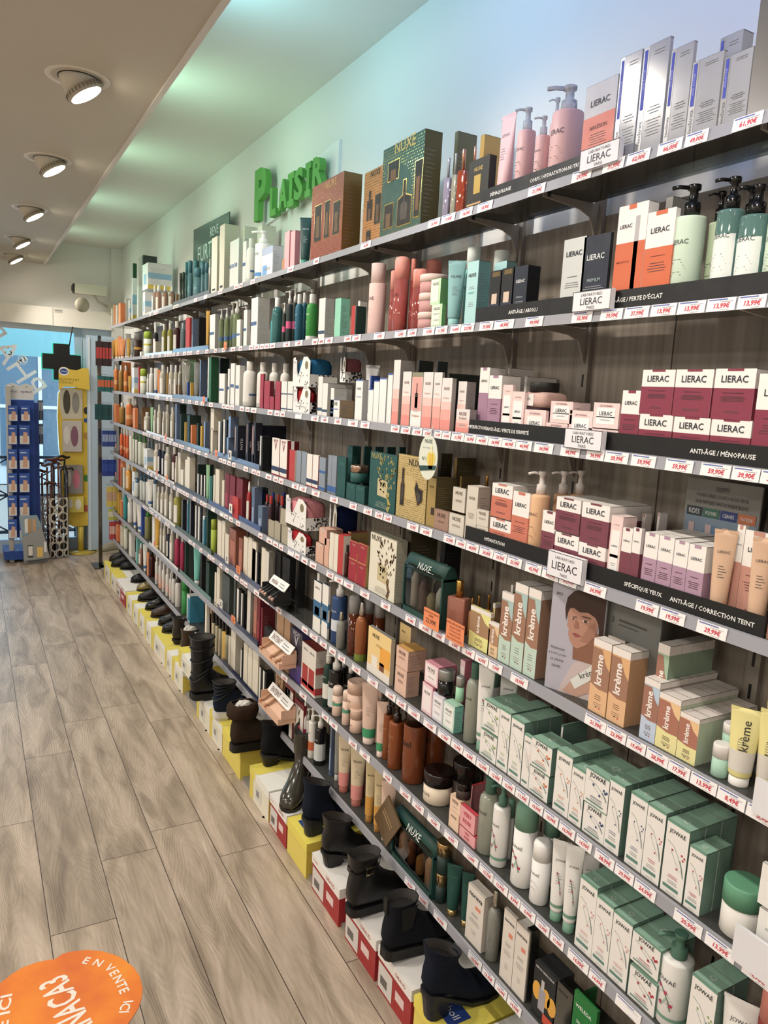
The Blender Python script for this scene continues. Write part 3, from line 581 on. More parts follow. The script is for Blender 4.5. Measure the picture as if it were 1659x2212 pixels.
C('wb', 'white carton with pale blue pictures', 'picture box', b='EEF0F0', s='E3E6E6', bd=[(.2, .6, '9CC4E2', .25, .75)], ln=((.85, .6, 'C07070', 1),), sb=[(0, .16, 'E8C832'), (.4, .62, '8CC0E0'), ], tex=('MOSKITO', 3))
C('tl', 'teal blue carton', 'teal blue carton', b='E9EBE9', bd=[(.05, .9, '2C88A8', .3, 1)], s='2C86A6', t='E4E6E4', ln=(), sl='1F6F8C')
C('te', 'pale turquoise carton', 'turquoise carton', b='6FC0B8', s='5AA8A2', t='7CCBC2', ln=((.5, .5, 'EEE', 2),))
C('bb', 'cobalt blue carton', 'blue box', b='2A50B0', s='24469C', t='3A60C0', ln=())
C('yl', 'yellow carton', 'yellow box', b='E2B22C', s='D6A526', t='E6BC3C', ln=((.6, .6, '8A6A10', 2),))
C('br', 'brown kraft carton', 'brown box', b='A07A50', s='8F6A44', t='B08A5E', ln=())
C('dr', 'white and blue hair care carton', 'blue hair carton', b='EEEBE4', bd=[(.3, .62, '2C6C98'), (.34, .5, '173A58', .2, .8)], tx=[('DERCOS', .5, .88, .6, '333')], s='D6D3CC', sb=[(.55, .66, '3A7CA4'), (.2, .32, '3A7CA4')], t='1D5670', ln=((.15, .5, '999', 2),))
C('drr', 'large white and red hair care carton', 'white-red carton', b='E2DBD2', bd=[(.12, .55, 'B0302E', .1, .48), (.12, .55, 'B0302E', .54, .92), (.06, .2, 'C81E22', 0, 1)], tx=[('DERCOS', .3, .88, .3, '666'), ('DERCOS', .74, .88, .3, '666')], s='D2CBC2', sb=[(.5, .64, 'B0302E'), (.06, .2, 'C03030')], t='7A2A22', ln=())
C('no', 'cream carton lettered in dark grey', 'cream lettered carton', b='E3D9CE', s='CFC4B8', t='DDD3C8', tx=[('noreva', .5, .86, .78, '33302E')], bd=[(.66, .72, 'E58468', .5, .82)], ln=((.55, .5, '777', 2), (.45, .65, '999', 3), (.25, .35, 'AAA', 3)))
C('gy', 'glossy grey mirror-finish carton', 'grey mirror carton', b='6F706C/m', s='7A7B76/m', t='5A5B58/m', tx=[('noreva', .4, .88, .6, '2A2A2A')], ln=())
def lemon(f, fn, W, h):
    for a, b in ((.2, .5), (.62, .5), (.9, .45)): disc(f, fn, a*W, b*h, .2*W, 'E8A81C', 14, .17*h)
    f.put([(.3*W, .2*h), (.6*W, .2*h), (.6*W, .6*h), (.3*W, .6*h)], 'B9B6C4/v', lambda a, b: fn2(fn, a, b), 'f'); f.put([(.38*W, .6*h), (.52*W, .6*h), (.52*W, .78*h), (.38*W, .78*h)], 'D9D9E2/v', lambda a, b: fn2(fn, a, b), 'f')
    f.put([(.55*W, .03*h), (.98*W, .03*h), (.98*W, .2*h), (.55*W, .2*h)], 'D9482A', lambda a, b: fn2(fn, a, b), 'f')
C('lz', 'black carton with yellow citrus slices', 'citrus carton', b='1D1F22', s='2A2C2C/g', t='26282A', ex=lemon, tx=[('SÉRUM PERFECTEUR', .5, .94, .85, 'E6E6E6')], ln=())
C('we', 'bright green carton with white lettering', 'green carton', b='157A34', s='10682B', t='1A8A3C', tx=[('WELEDA', .45, .82, .7, 'F0F4EE'), ('Skin Food', .5, .6, .6, 'E6F0E0'), ('Soin', .5, .5, .3, 'E6F0E0'), ('réparateur', .5, .4, .6, 'E6F0E0')], ln=((.25, .5, 'CFE0CC', 3),), sl='8AC090')
C('cart', 'small brown soap carton', 'brown cube', b='8A6844', s='7A5A3A', t='A9835A', ln=(), bd=[(.1, .9, 'A98860', .1, .9)])
C('honey', 'honey yellow gift pack with silver roof', 'honey gift pack', b='F0CE84', s='C9BBA6', t='B9B9B6/v', bd=[(0, .18, 'E9E2D8'), (.3, .7, 'F2A818', .55, .98), (.18, .36, '7A4424', .55, .75), (.18, .42, 'EDE6DA', .2, .45)], tx=[NX(.86, '4A3420', .3, .35)], ln=((.7, .3, '8A6A3A', 2),), name='gift_pack')
C('gold', 'closed dark gold gift carton', 'dark gold carton', b='3A3222', s='4A4028', t='6A5C3A', tx=[NX(.9, '17140E', .6)], ln=())
ring = lambda cx_, cy_, r0, r1: (lambda a, b: r0 < math.hypot(a-cx_, (b-cy_)*1.2) < r1)
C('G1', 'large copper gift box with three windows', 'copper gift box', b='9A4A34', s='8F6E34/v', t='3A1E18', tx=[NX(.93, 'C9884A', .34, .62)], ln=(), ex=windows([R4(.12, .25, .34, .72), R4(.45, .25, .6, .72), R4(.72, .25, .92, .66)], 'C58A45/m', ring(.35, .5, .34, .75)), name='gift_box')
C('G2', 'golden orange gift box', 'orange gift box', b='C98436', s='A87A34', t='B07830', tx=[NX(.95, '4A3418', .5, .6)], ln=(), ex=windows([R4(.22, .38, .5, .62), R4(.3, .62, .4, .74), R4(.25, .1, .48, .24), R4(.66, .3, .95, .66)], '8E5E1E', ring(.3, .5, .2, .8)), name='gift_box')
C('G3', 'large dark green gift box with gold dots', 'green gift box', b='2F5248', s='5C532E/v', t='16241E', tx=[NX(.95, 'B9A24E', .5, .55)], ln=(), ex=windows([R4(.16, .62, .42, .82), R4(.1, .1, .32, .36), [(.44, .08), (.76, .08), (.76, .36), (.62, .4), (.62, .56), (.56, .56), (.56, .4), (.44, .36)], [(.84, .12), (.96, .12), (1.0-.01, .7), (.82, .7)]], 'C2AC54/m', ring(.4, .45, .36, .95)), name='gift_box')
C('G4', 'teal gift box with golden tree', 'teal gift box', b='12524E', s='0E413E', t='17423F', tx=[NX(.93, 'A99E56', .38, .25)], ln=((.14, .5, 'A9B8A0', 4),), ex=tree('A89A4A'), name='gift_box')
C('G5', 'pale gold gift box with sun rays', 'pale gold gift box', b='C9B06C', s='A8924E', t='9C8848', tx=[NX(.9, '3A321A', .45, .6)], ln=(), ex=windows([[(.14, .2), (.26, .2), (.26, .52), (.23, .56), (.23, .78), (.17, .78), (.17, .56), (.14, .52)], [(.62, .5), (.75, .26), (.88, .34), (.88, .5), (.75, .52), (.68, .62)]], '8A6A2E', ring(.4, .5, .24, .8)), name='gift_box')
C('G6', 'cream gift box with brown tree', 'cream tree gift box', b='E5DFCB', s='B9B49F', t='A9A68F', tx=[NX(.93, '3A3226', .38, .25)], ln=((.14, .5, '6A5F4E', 4),), ex=tree('6F5232'), name='gift_box')
def tri(f, fn, W, h):
    r = random.Random(5)
    for i in range(26):
        a, b, q = r.uniform(.05, .93)*W, r.uniform(.03, .93)*h, .0035
        f.put([(a-q, b+q), (a, b-q), (a+q, b+q)], '33302E', lambda c, d: fn2(fn, c, d), 'f')
def cradle(col):
    def ex(f, fn, W, h):
        tri(f, fn, W, h)
        f.put([(.3*W, .93*h), (.5*W, .3*h), (.7*W, .93*h)], col, lambda c, d: fn2(lambda e, g_: fn2(fn, e, g_), c, d), 'f')
        f.put([(.02*W, .45*h), (.3*W, .42*h), (.3*W, .95*h), (.02*W, .95*h)], 'EFEDEA', lambda c, d: fn2(lambda e, g_: fn2(fn, e, g_), c, d), 'f')
        disc(f, lambda c, d: fn2(lambda e, g_: fn2(fn, e, g_), c, d), .84*W, .7*h, .1*W, '8C7F5A', 10, .12*h)
    return ex
for k_, c_, n_ in (('cb', '1A6AA0', 'blue'), ('cred', 'A8101E', 'red'), ('cp', 'E89098', 'pink'), ('cnv', '1A2A5A', 'navy'), ('cpk', '9A5560', 'dusty pink')):
    C(k_, 'white triangle-patterned gift tray with %s towel' % n_, n_+' towel gift tray', b='ECEAE6', s='E6E3DE', t=c_, ln=(), ex=cradle(c_), name='gift_tray'); ST[k_]['towel'] = c_

# ---- bottles, tubes, jars: key, description, short name, shape, body, cap, label colour, word
B('bw', 'white round-shouldered bottle', 'white bottle', 'cap', 'E9E6DE', 'E3E0D8', 'E9E6DE', None, band=(.3, .36, '46689A'))
B('bwk', 'white-labelled bottle with white cap', 'labelled bottle', 'cap', 'C9C3B2', 'E9E6E0', 'F0EEE8', None, band=None, dual=True)
B('bol', 'olive bottle with white cap', 'olive bottle', 'cap', 'A5A236', 'ECE9E2', 'EFECE2')
B('bdr', 'dark red bottle with white cap', 'dark red bottle', 'cap', '4A1C22', 'ECE9E2', 'E6E2DA')
B('bbk', 'black bottle with white label and cap', 'black-white bottle', 'cap', '23252A', 'E6E4DE', 'E9E6E0')
B('bnv', 'navy bottle with white label', 'navy bottle', 'cap', '26304E', 'E3E1DC', 'E6E4E0')
B('bgl', 'green-lidded white bottle', 'green-lidded bottle', 'round', 'E4EBDD', 'A6C626', band=(.62, .72, 'D9CE2E'))
B('bcl', 'clear blue bottle', 'clear blue bottle', 'cap', '8AA6B0/t', '9FB2BA', None)
B('bor', 'orange sun care bottle with white cap', 'orange bottle', 'cap', 'EE8426', 'F0E6D8', None, band=(.3, .5, 'F6B070'))
B('bos', 'orange sun care spray', 'orange spray', 'spray', 'F0641E', 'EFE7DD', None, band=(.3, .45, 'F8A868'))
B('bys', 'yellow trigger spray bottle', 'yellow spray', 'spray', 'F0A818', 'F4E6C8', 'F4CFA0')
B('bam', 'amber tube-shaped bottle', 'amber bottle', 'cap', 'B5862E', 'F0EEE6')
B('bgd', 'golden amber tube', 'golden tube', 'tube', 'E6A428', 'F0E2C8')
B('bto', 'orange tube', 'orange tube', 'tube', 'E89050', 'F0E2D0')
B('bpk', 'peach spray bottle with white nozzle', 'peach spray', 'spray', 'D9A48E/t', 'F0EEEA', 'E9D9CE', liquid=None)
B('btl', 'tall translucent teal bottle', 'teal bottle', 'round', '6FA0AC/t', '3E7482')
B('btd', 'dark translucent bottle', 'dark bottle', 'round', '4A4F48/t', '33362F')
B('bsv', 'slim silver bottle', 'silver bottle', 'cap', 'C9C6BE/m', 'E9DCD0')
B('bvp', 'white pump bottle', 'white pump bottle', 'pump', 'F0EFEC', 'EDECE8', None, 'VICHY', band=(.1, .2, '4A90CC'), txc='444')
B('bfo', 'teal foaming cleanser bottle with clear cap', 'foaming bottle', 'cap', '4F9C9C/t', 'EDEDEA', None)
B('bdk', 'dark green bottle with pink band', 'pink-banded bottle', 'pump', '2A3A38', 'EDEBE6', None, None, band=(.36, .55, 'E0508A'))
B('bbl', 'blue lotion bottle', 'blue bottle', 'cap', '176A86', 'F0EFEC', None, 'VICHY', txc='CFE4EA')
B('bgv', 'green lotion bottle', 'green bottle', 'cap', '2A9A34', 'F0EFEC', None, 'VICHY', band=(0, .12, 'EDEDE8'), txc='EAF4E6')
B('bpp', 'tall pale pink bottle', 'pale pink bottle', 'big', 'F0C9C0', 'EBCFC8', None, 'NUXE', txc='333')
B('bpr', 'rose red clear bottle with pink cap', 'rose bottle', 'round', 'D96A62/t', 'EE9C8E', None, 'NUXE', txc='7A2A2A')
B('bpr2', 'deep rose clear bottle', 'deep rose bottle', 'round', 'B84A42/t', 'D98070')
B('jpk', 'pale pink cream jar', 'pink jar', 'jar', 'C98F8C', 'F0CFC6')
B('bqa', 'aqua bottle with white cap', 'aqua bottle', 'big', '7CC4C4', 'E2E9E4', None, 'NUXE')
B('tqa', 'aqua translucent tube', 'aqua tube', 'tube', '86BCBC', '8FC9C4', None, 'NUXE')
B('bmi', 'mint green pump bottle with black pump', 'mint pump bottle', 'pump', 'CDE3CC', '101010/g', None, 'LIERAC', txc='2A3A3A')
B('bte', 'translucent teal pump bottle with black pump', 'teal pump bottle', 'pump', '77A8A2/t', '101010/g', 'E6ECE8', 'LIERAC', txc='2A3A3A')
B('bgc', 'pale green pump bottle with black pump', 'pale green pump bottle', 'pump', 'CFE0B8', '101010/g')
B('bpi', 'pink body milk pump bottle', 'pink pump bottle', 'pump', 'E3B2B0', 'D9DCE6/t', None, 'LIERAC', txc='333A48')
B('tpi', 'pink squeeze tube', 'pink tube', 'tube', 'E0B4B6', 'DDA9AC', None, 'LIERAC', txc='5A6078')
B('bpe', 'peach pump bottle with frosted pump', 'peach pump bottle', 'pump', 'EDB98A', 'D9CFC8', None, 'LIERAC', txc='3A3A44')
B('tbe', 'beige foundation tube', 'beige tube', 'tube', 'DDB492', 'D2A582', None, 'LIERAC', txc='222A38')
B('tye', 'pale yellow and white cream tube', 'yellow tube', 'tube', 'EBDF8E', 'EDE9E6', None, 'krème', band=(.2, .46, 'D9D2C6'), txc='222')
B('jwm', 'mint glass jar with white lid', 'mint jar', 'jar', 'A8D2BC', 'ECE7E2')
B('jgr', 'wide white jar with green lid', 'green-lidded jar', 'jar', 'E2DED6', '5FA37E')
B('jbp', 'wide pink glass jar with black lid', 'black-lidded jar', 'jarw', 'CFA79C', '15120F', 'EDE4E0', 'LIERAC')
B('jtg', 'teal jar with gold lid', 'teal-gold jar', 'jar', '155650', 'C9A892/m')
B('jbs', 'black jar with silver lid', 'black jar', 'jar', '141414/g', 'A5A5A2/v', 'E6E6E2')
B('jms', 'mint jar with silver lid', 'silver-lidded mint jar', 'jar', '9AD6B0', 'B2B6B2/v')
B('jbh', 'blush body cream jar', 'blush jar', 'jar', 'E0BCA6', 'DDB8A2', None, 'NUXE')
B('jcb', 'cream jar with brown lid', 'brown-lidded jar', 'jar', 'EAD9C0', '1E1210/g', None, 'NUXE')
B('jdk', 'dark brown lidded jar', 'dark jar', 'jar', '3A2A24', '16100E/g')
B('jgg', 'dark green jar with gold base', 'green-gold jar', 'jar', '12302C', 'C9A870/m')
B('jhn', 'large amber honey jar bottle', 'amber jar', 'big', '7A3A12/g', '2A1A10/g', None, 'miel')
B('bdc', 'navy blue hair care pump bottle', 'navy pump bottle', 'pump', '22467A', 'F0EDE8', None, 'DERCOS', band=(.28, .52, 'D6DCE6'), txc='DDE6F0')
B('bdb', 'black hair care pump bottle', 'black pump bottle', 'pump', '15171A/g', 'E9E6E0', None, 'DERCOS', band=(.14, .6, 'CFD6D6'), txc='E6EAEA')
B('bdg', 'dark green hair care spray', 'dark green spray', 'spray', '12382C', 'E9E6E0', None, 'DERCOS', band=(.2, .55, 'E3E0D6'), txc='E6EAEA')
B('bdo', 'white and orange hair care pump bottle', 'orange-white bottle', 'pump', 'EBE6DE', 'E9E6E0', None, 'DERCOS', band=(.22, .46, 'C85A1E'))
B('bdm', 'white and magenta hair care bottle', 'magenta-white bottle', 'spray', 'EBE6DE', 'E9E6E0', None, 'DERCOS', band=(.22, .6, '96124E'))
B('bsr', 'slim red serum bottle with black dropper', 'red serum', 'spray', 'B82218/g', '161616', None)
B('bfc', 'square glass perfume bottle with clear cap', 'lavender perfume', 'flacon', 'B9AEC6/t', 'C9CCD0/t', None)
B('bfg', 'square pale glass perfume bottle', 'pale perfume', 'flacon', 'C9C6AE/t', 'D6D8DA/t', None)
B('bfr', 'square red-orange perfume bottle with gold cap', 'red perfume', 'flacon', 'C2502A/t', 'C98F72/m', None)
B('bfo2', 'large pink oil bottle with gold cap', 'pink oil bottle', 'flacon', 'D98A70/t', 'C9963E/m', None)
B('bfs', 'small oil bottle with gold cap', 'small gold-capped bottle', 'flacon', 'C98A4A/t', 'C9963E/m', None)
B('bho', 'tall amber bottle with clear cap', 'amber clear-capped bottle', 'round', '7A3A1A/t', 'C9CACC/t', None)
B('bho2', 'orange and green perfumed spray', 'orange-green spray', 'spray', 'D27A3A/t', 'B9AFA6/m', None, band=(.0, .16, '9DB83A/t'))
B('bcs', 'small clear spray bottle', 'clear spray', 'spray', 'B9BAB0/t', 'B9B5A8/m', None)
B('bap', 'amber oil pump bottle', 'amber pump bottle', 'pump', '8A4412/g', '2A1E16/g', None, 'NUXE', txc='B9855A')
B('bbs', 'small blush roll-on bottle', 'blush roll-on', 'round', 'E3C4B0', 'E6CDBC', None, 'NUXE', band=(.52, .66, '4FA07A'))
B('tbs', 'blush squeeze tube', 'blush tube', 'tube', 'E0BFAC', 'E3CCBE', None, None, band=(.12, .26, '2E9A66'))
B('bbt', 'blush bottle with silver cap', 'silver-capped blush bottle', 'round', 'DDB9A6', 'BDB6B0/m')
B('tng', 'cream to coral squeeze tube', 'cream-coral tube', 'tube', 'DCC9A6', 'E68A78/t', None, 'NUXE', band=(.12, .36, 'E8928A'))
B('tno', 'cream to amber squeeze tube', 'cream-amber tube', 'tube', 'D6C08E', 'D99A3A/t', None, 'NUXE', band=(.12, .42, 'D99A2E'))
B('bjc', 'clear lotion bottle with green cap', 'clear green-capped bottle', 'cap', 'C9CEBC/t', '3F6B58', None, 'JOWAÉ')
B('bjp', 'white flower-patterned bottle with green pump', 'green pump bottle', 'pump', 'ECEAE6', '4E7C68', None, 'JOWAÉ', dual='C02858', band=(.12, .17, '6F9C86'))
B('bjr', 'white bottle with big green round cap', 'green-capped bottle', 'round', 'ECEAE6', '6F9E86', None, 'JOWAÉ', dual='C02858')
B('bjw', 'white roll-on bottle', 'white roll-on', 'round', 'EDEBE9', 'F2F0EE', None, 'JOWAÉ')
B('tjo', 'white flower-patterned tube with green ends', 'flower tube', 'tube', 'EDEAE6', '6F9E86', None, 'JOWAÉ', dual='C02858', band=(.18, .22, '6F9C86'))
B('tgn', 'dark green tube with gold foot', 'dark green tube', 'tube', '0F4A42', 'C2A868/m', None, 'NUXE', txc='3C7468')
B('tvg', 'navy to green tube', 'navy-green tube', 'tube', '1D4A48', '2F8A78', None, 'VICHY', txc='E6EEEC')
B('tsv', 'silver topped tube', 'silver tube', 'tube', 'C9CACC/v', 'D9D9DC', None)
B('tmt', 'pale mint cone tube', 'mint tube', 'tube', '9ED6A4', '7FBF8A')
B('tte', 'turquoise tube', 'turquoise tube', 'tube', '6FC8BE', 'E0E6E2')
B('tyl', 'yellow tube', 'yellow tube', 'tube', 'E2AE32', 'E9C66A')
B('tcl', 'clear pouch tube', 'clear pouch', 'tube', 'C9C9BE/t', 'B9B9AE')
B('twh', 'white cone tube', 'white tube', 'tube', 'ECEBE6', 'E6E6E2', band=(.1, .2, '3A70B4'))
B('bpc', 'clear green pump bottle', 'clear green pump bottle', 'pump', 'A9BE8A/t', 'EDEBE4', None, None, band=(.28, .4, '4A74B0'))
B('bpg', 'white bottle with green pump', 'green pump bottle', 'pump', 'E6EBDD', '3E9A3E', None)
B('bpo', 'olive soap bottle with green pump', 'olive pump bottle', 'pump', 'BFBE7A/t', '3E9A3E', None)
B('bpb', 'pale bottle with blue pump', 'blue pump bottle', 'pump', 'DCE2DE', '2A6A94', None)
B('bte2', 'turquoise bottle', 'turquoise bottle', 'cap', '2AA6AE', '2496A0')
B('bwt', 'white talc bottle', 'white talc bottle', 'cap', 'EFEEEA', 'EFEEEA')
B('bmg', 'magenta bottle with pale cap', 'magenta bottle', 'cap', 'B82458', 'E6E0DA')
B('bsp', 'red shower spray with white cap', 'red spray', 'spray', 'B01E22', 'EDEAE4', 'E3DFD2')
B('brc', 'silver-necked dark bottle with red cap', 'red-capped bottle', 'cap', '3C2430/g', 'C22A20')
B('bbc', 'silver-necked dark bottle with blue cap', 'blue-capped bottle', 'cap', '26304A/g', '1A3A9A')
B('bnp', 'small bottle with tall black cap', 'black-capped bottle', 'big', 'CBBF9E', '15151A/g')
B('bgn', 'green cylindrical bottle', 'green bottle', 'round', '1E8A3A', '1E9A40')
B('blm', 'lime green bottle', 'lime bottle', 'round', 'A6BE1A', 'A6BE1A')
B('bdw', 'white bottle with dark cap', 'dark-capped bottle', 'cap', 'DAD8D4', '2A1E28')
B('bsm', 'small white hand gel bottle', 'small white bottle', 'cap', 'E2DED8', 'ECEAE8', None, None, band=(.2, .5, 'E8C4BC'))
B('bgy', 'grey-capped dark orange jar', 'grey-capped bottle', 'round', '3A1A14', '8C8886', None, None, band=(.45, .6, 'D9A028'))
B('bdd', 'dark red glass bottle', 'dark red glass bottle', 'cap', '4A1C1C/g', '16120F', None)
B('pouch', 'clear silver pouch', 'clear pouch', 'tube', 'B5B8B6/t', '9A9C9A')

for _k, _v in ST.items():
    if _v['kind'] == 'c' and _v['name'] == 'product_carton':
        _v['name'] = 'skincare_carton' if _k in ('lb', 'lh', 'lc', 'lo', 'lm', 'll', 'lt', 'ltall', 'low', 'lp', 'ls', 'ln', 'lk', 'ar', 'sk', 'skw') else 'botanical_cream_carton' if _k[0] == 'j' else 'cream_carton' if _k in ('ko', 'kg', 'kb', 'ky', 'kn', 'kl', 'kc') else 'cosmetic_carton' if _k[0] == 'n' else 'product_carton'
_CACHE = {}
def make_carton(st, w, d, h, pxf, pxs):
    det = 2 if pxf > 34 else 1 if pxf > 15 else 0
    f = MB(); rnd = random.Random(int(w*1e4)+int(h*1e4))
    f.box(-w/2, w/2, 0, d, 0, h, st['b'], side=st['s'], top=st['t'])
    e = .0004
    fnF = lambda a, b: (a-w/2, -e, b); fnF2 = lambda a, b: (a-w/2, -2*e, b); fnS = lambda a, b: (w/2+e, a, b); fnS2 = lambda a, b: (w/2+2*e, a, b); fnT = lambda a, b: (a-w/2, b, h+e)
    bands(f, fnF, w, st['bd'], h)
    if st['ex']: st['ex'](f, fnF, w, h)
    if det:
        for t in st['tx']:
            s, x, z, wf, c = t; f.text(s, c, fnF2, x*w, z*h, .1, w=wf*w, hmax=.2*h, bold=.012)
        if det == 2 or pxf > 22: lines(f, fnF2, w, h, st['ln'], rnd)
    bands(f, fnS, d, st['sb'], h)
    if pxs > 16 and st['sl']:
        n = int(min(16, max(4, h/.008)))
        for k in range(n):
            z = h*(.12+.72*k/n); l = rnd.uniform(.35, .85)
            f.put([(d*.1, z), (d*(.1+.8*l), z), (d*(.1+.8*l), z+.001), (d*.1, z+.001)], st['sl'], fnS2, 's')
    tex = st.get('tex')
    if tex and tex[1] == 2: f.text('PHYTO', 'E6E6E6', lambda a, b: (w/2+3*e, a, b), d*.5, h*.5, .1, rot=PI/2, w=h*.5, hmax=d*.3)
    if tex and tex[1] == 1 and pxf > 20:
        f.text('Q', 'D9E6DC', lambda a, b: (a-w/2, b, h+e), w*.5, d*.5, .1, w=min(w, d)*.28)
    if pxf > 24 or pxs > 7:   # flap seams on the top edge
        f.put([(0, h-.0008), (d, h-.0008), (d, h), (0, h)], '4A4642', fnS2, 's')
        f.put([(0, 0), (w, 0), (w, .0009), (0, .0009)], '4F4A45', fnT, 't')
    return f
def wrap(r, off=0.0006):
    return lambda a, b: ((r+off)*math.sin(a/r), -(r+off)*math.cos(a/r), b)
def bottle_parts(st, r, h, px):
    """returns list of (part name, MB) in local coordinates, axis at origin"""
    sh, bc, cc = st['shape'], st['body'], st['cap']; seg = 28 if px > 30 else 16 if px > 12 else 10
    body = MB(); cap = MB(); out = [('body', body), ('cap', cap)]; zb = h; rb = r
    if sh in ('tube',):
        zc = h*.12; cap.lathe([(r*.78, 0), (r*.8, .002), (r*.8, zc)], cc, seg)
        rs = []; n = 24
        for t in (0, .03, .25, .5, .75, .92, 1.0):
            z = zc+(h-zc)*t; k = t**1.3; a_ = r*(.9+.36*t) if t > 0 else r*.8; b_ = max(.0012, r*(.86)*(1-k))
            if t == 0: b_ = r*.8
            rs.append([(a_*math.cos(2*PI*i/n), b_*math.sin(2*PI*i/n), z) for i in range(n)])
        body.rings(rs, bc, True, True)
        body.box(-r*1.26, r*1.26, -.0012, .0012, h*.985-.004, h, bc)
        fn = lambda a, b: (a, -(r*.86*(1-((b-zc)/(h-zc))**1.3)*math.sqrt(max(0, 1-(a/(r*1.1))**2)))-.0012, b)
        if st['band']:
            z0, z1, c = st['band']; rs = []
            for t in (z0, (z0+z1)/2, z1):
                z = h*t; u = max(0, (z-zc)/(h-zc)); k = u**1.3; rs.append([(r*(.9+.36*u)*1.01*math.cos(2*PI*i/n), r*.86*(1-k)*1.01*math.sin(2*PI*i/n), z) for i in range(n)])
            body.rings(rs, c, True, False)
        if st['tx'] and px > 14:
            if st['tx'] == 'krème': body.text('krème', st['txc'], fn, r*.1, h*.66, .1, rot=PI/2, w=h*.38, hmax=r*1.1)
            else: body.text(st['tx'], st['txc'], fn, 0, h*.76, .1, w=r*1.35)
        if px > 14:
            for k in range(5): z = h*(.6-.03*k); body.put([(-r*.4, z), (r*.35*((k*7) % 3+1)/2, z), (r*.35*((k*7) % 3+1)/2, z+.0009), (-r*.4, z+.0009)], st['txc'] if st['txc'] != '222' else '777', fn, 'f')
        if st['dual']:
            P = [(-.3*r, .62*h), (0, .55*h), (.3*r, .44*h), (.45*r, .34*h)]; curve_strip(body, fn, P, .06*r, '5C7A68')
            for a, b in ((-.2, .6), (.1, .5), (.4, .38)): disc(body, fn, a*r, b*h, .13*r, st['dual'], 7)
        return out
    if sh == 'flacon':
        zb = h*.68; w = r*.96; d = r*.5
        body.rbox(-w, w, -d, d, 0, zb, bc, r=.003, seg=2); cap.lathe([(r*.36, zb+.0), (r*.36, h-.001), (r*.33, h)], cc, 18)
        if px > 20: body.lathe([(r*.3, zb*.1), (r*.3, zb*.12)], bc, 8)
        return out
    if sh == 'cap':
        zb = h*.80; body.lathe([(r*.9, 0), (r, r*.12), (r, zb*.86), (r*.93, zb*.93), (r*.7, zb*.98), (r*.5, zb)], bc, seg)
        cap.lathe([(r*.52, zb), (r*.54, zb+.001), (r*.54, h-.002), (r*.5, h)], cc, seg)
    elif sh == 'big':
        zb = h*.72; body.lathe([(r*.94, 0), (r, r*.1), (r, zb-.002), (r*.97, zb)], bc, seg); cap.lathe([(r*.84, zb), (r*.84, h-.003), (r*.8, h)], cc, seg)
    elif sh == 'round':
        zb = h*.7; body.lathe([(r*.92, 0), (r, r*.12), (r, zb)], bc, seg); cap.lathe([(r*.99, zb), (r*.98, h-r*.5), (r*.86, h-r*.16), (r*.5, h)], cc, seg)
    elif sh == 'spray':
        zb = h*.76; body.lathe([(r*.9, 0), (r, r*.1), (r, zb*.84), (r*.85, zb*.93), (r*.5, zb)], bc, seg)
        cap.lathe([(r*.52, zb), (r*.52, zb+(h-zb)*.35), (r*.36, h-.002), (r*.3, h)], cc, 14)
    elif sh == 'pump':
        zb = h*.74; body.lathe([(r*.94, 0), (r, r*.1), (r, zb-.006), (r*.97, zb-.002), (r*.6, zb)], bc, seg)
        hh = h-zb; cap.lathe([(r*.52, zb), (r*.52, zb+hh*.42), (r*.3, zb+hh*.46), (r*.27, zb+hh*.8), (r*.42, zb+hh*.84), (r*.44, h-.001), (r*.4, h)], cc, 18)
        cap.tube([(0, -.0, h-hh*.1), (-r*.5, -r*.8, h-hh*.08), (-r*.75, -r*1.25, h-hh*.14)], r*.14, cc, 8)
    elif sh == 'jar':
        zb = h*.6; body.lathe([(r*.88, 0), (r*.97, r*.08), (r*.97, zb)], bc, seg); cap.lathe([(r, zb), (r, h-.003), (r*.97, h-.001), (r*.9, h)], cc, seg)
    elif sh == 'jarw':
        zb = h*.62; body.rbox(-r, r, -r*.8, r*.8, 0, zb, bc, r=r*.3, seg=4); cap.lathe([(r*.72, zb), (r*.72, h-.002), (r*.69, h)], cc, 30)
        body.put([(-r*.75, zb*.12), (r*.2, zb*.12), (r*.2, zb*.85), (-r*.75, zb*.85)], 'EDE6E2', lambda a, b: (a, -r*.8-.0006, b), 'f'); body.text('LIERAC', '333A48', lambda a, b: (a, -r*.8-.0012, b), -r*.28, zb*.55, .1, w=r*.55)
        return out
    R = rb; fn = wrap(R); fb = wrap(R, .0003)
    def arcband(z0, z1, c, a0=0, a1=2*PI, off=.0004):
        body.lathe([(R+off, z0*zb), (R+off, z1*zb)], c, seg, arc=(a0, a1), caps=False)
    if st['band']: arcband(st['band'][0], st['band'][1], st['band'][2])
    if st['lab'] and sh != 'jar': arcband(.12, .72, st['lab'], -PI*.86, -PI*.14, .0005)
    if st['tx'] and px > 13:
        fn = wrap(R, .0011); body.text(st['tx'], st['txc'], fn, 0, zb*(.7 if sh != 'jar' else .55), .1, w=R*(1.35 if sh != 'jar' else .8))
    if px > 13 and sh != 'jar':
        fn = wrap(R, .0011)
        for k in range(6):
            z = zb*(.5-.035*k); l = R*(.3+.35*((k*5) % 4)/3); body.put([(-l, z), (l, z), (l, z+.0009), (-l, z+.0009)], '777' if st['txc'] in ('222', '333', '444', '2A3A3A') else st['txc'], fn, 'f')
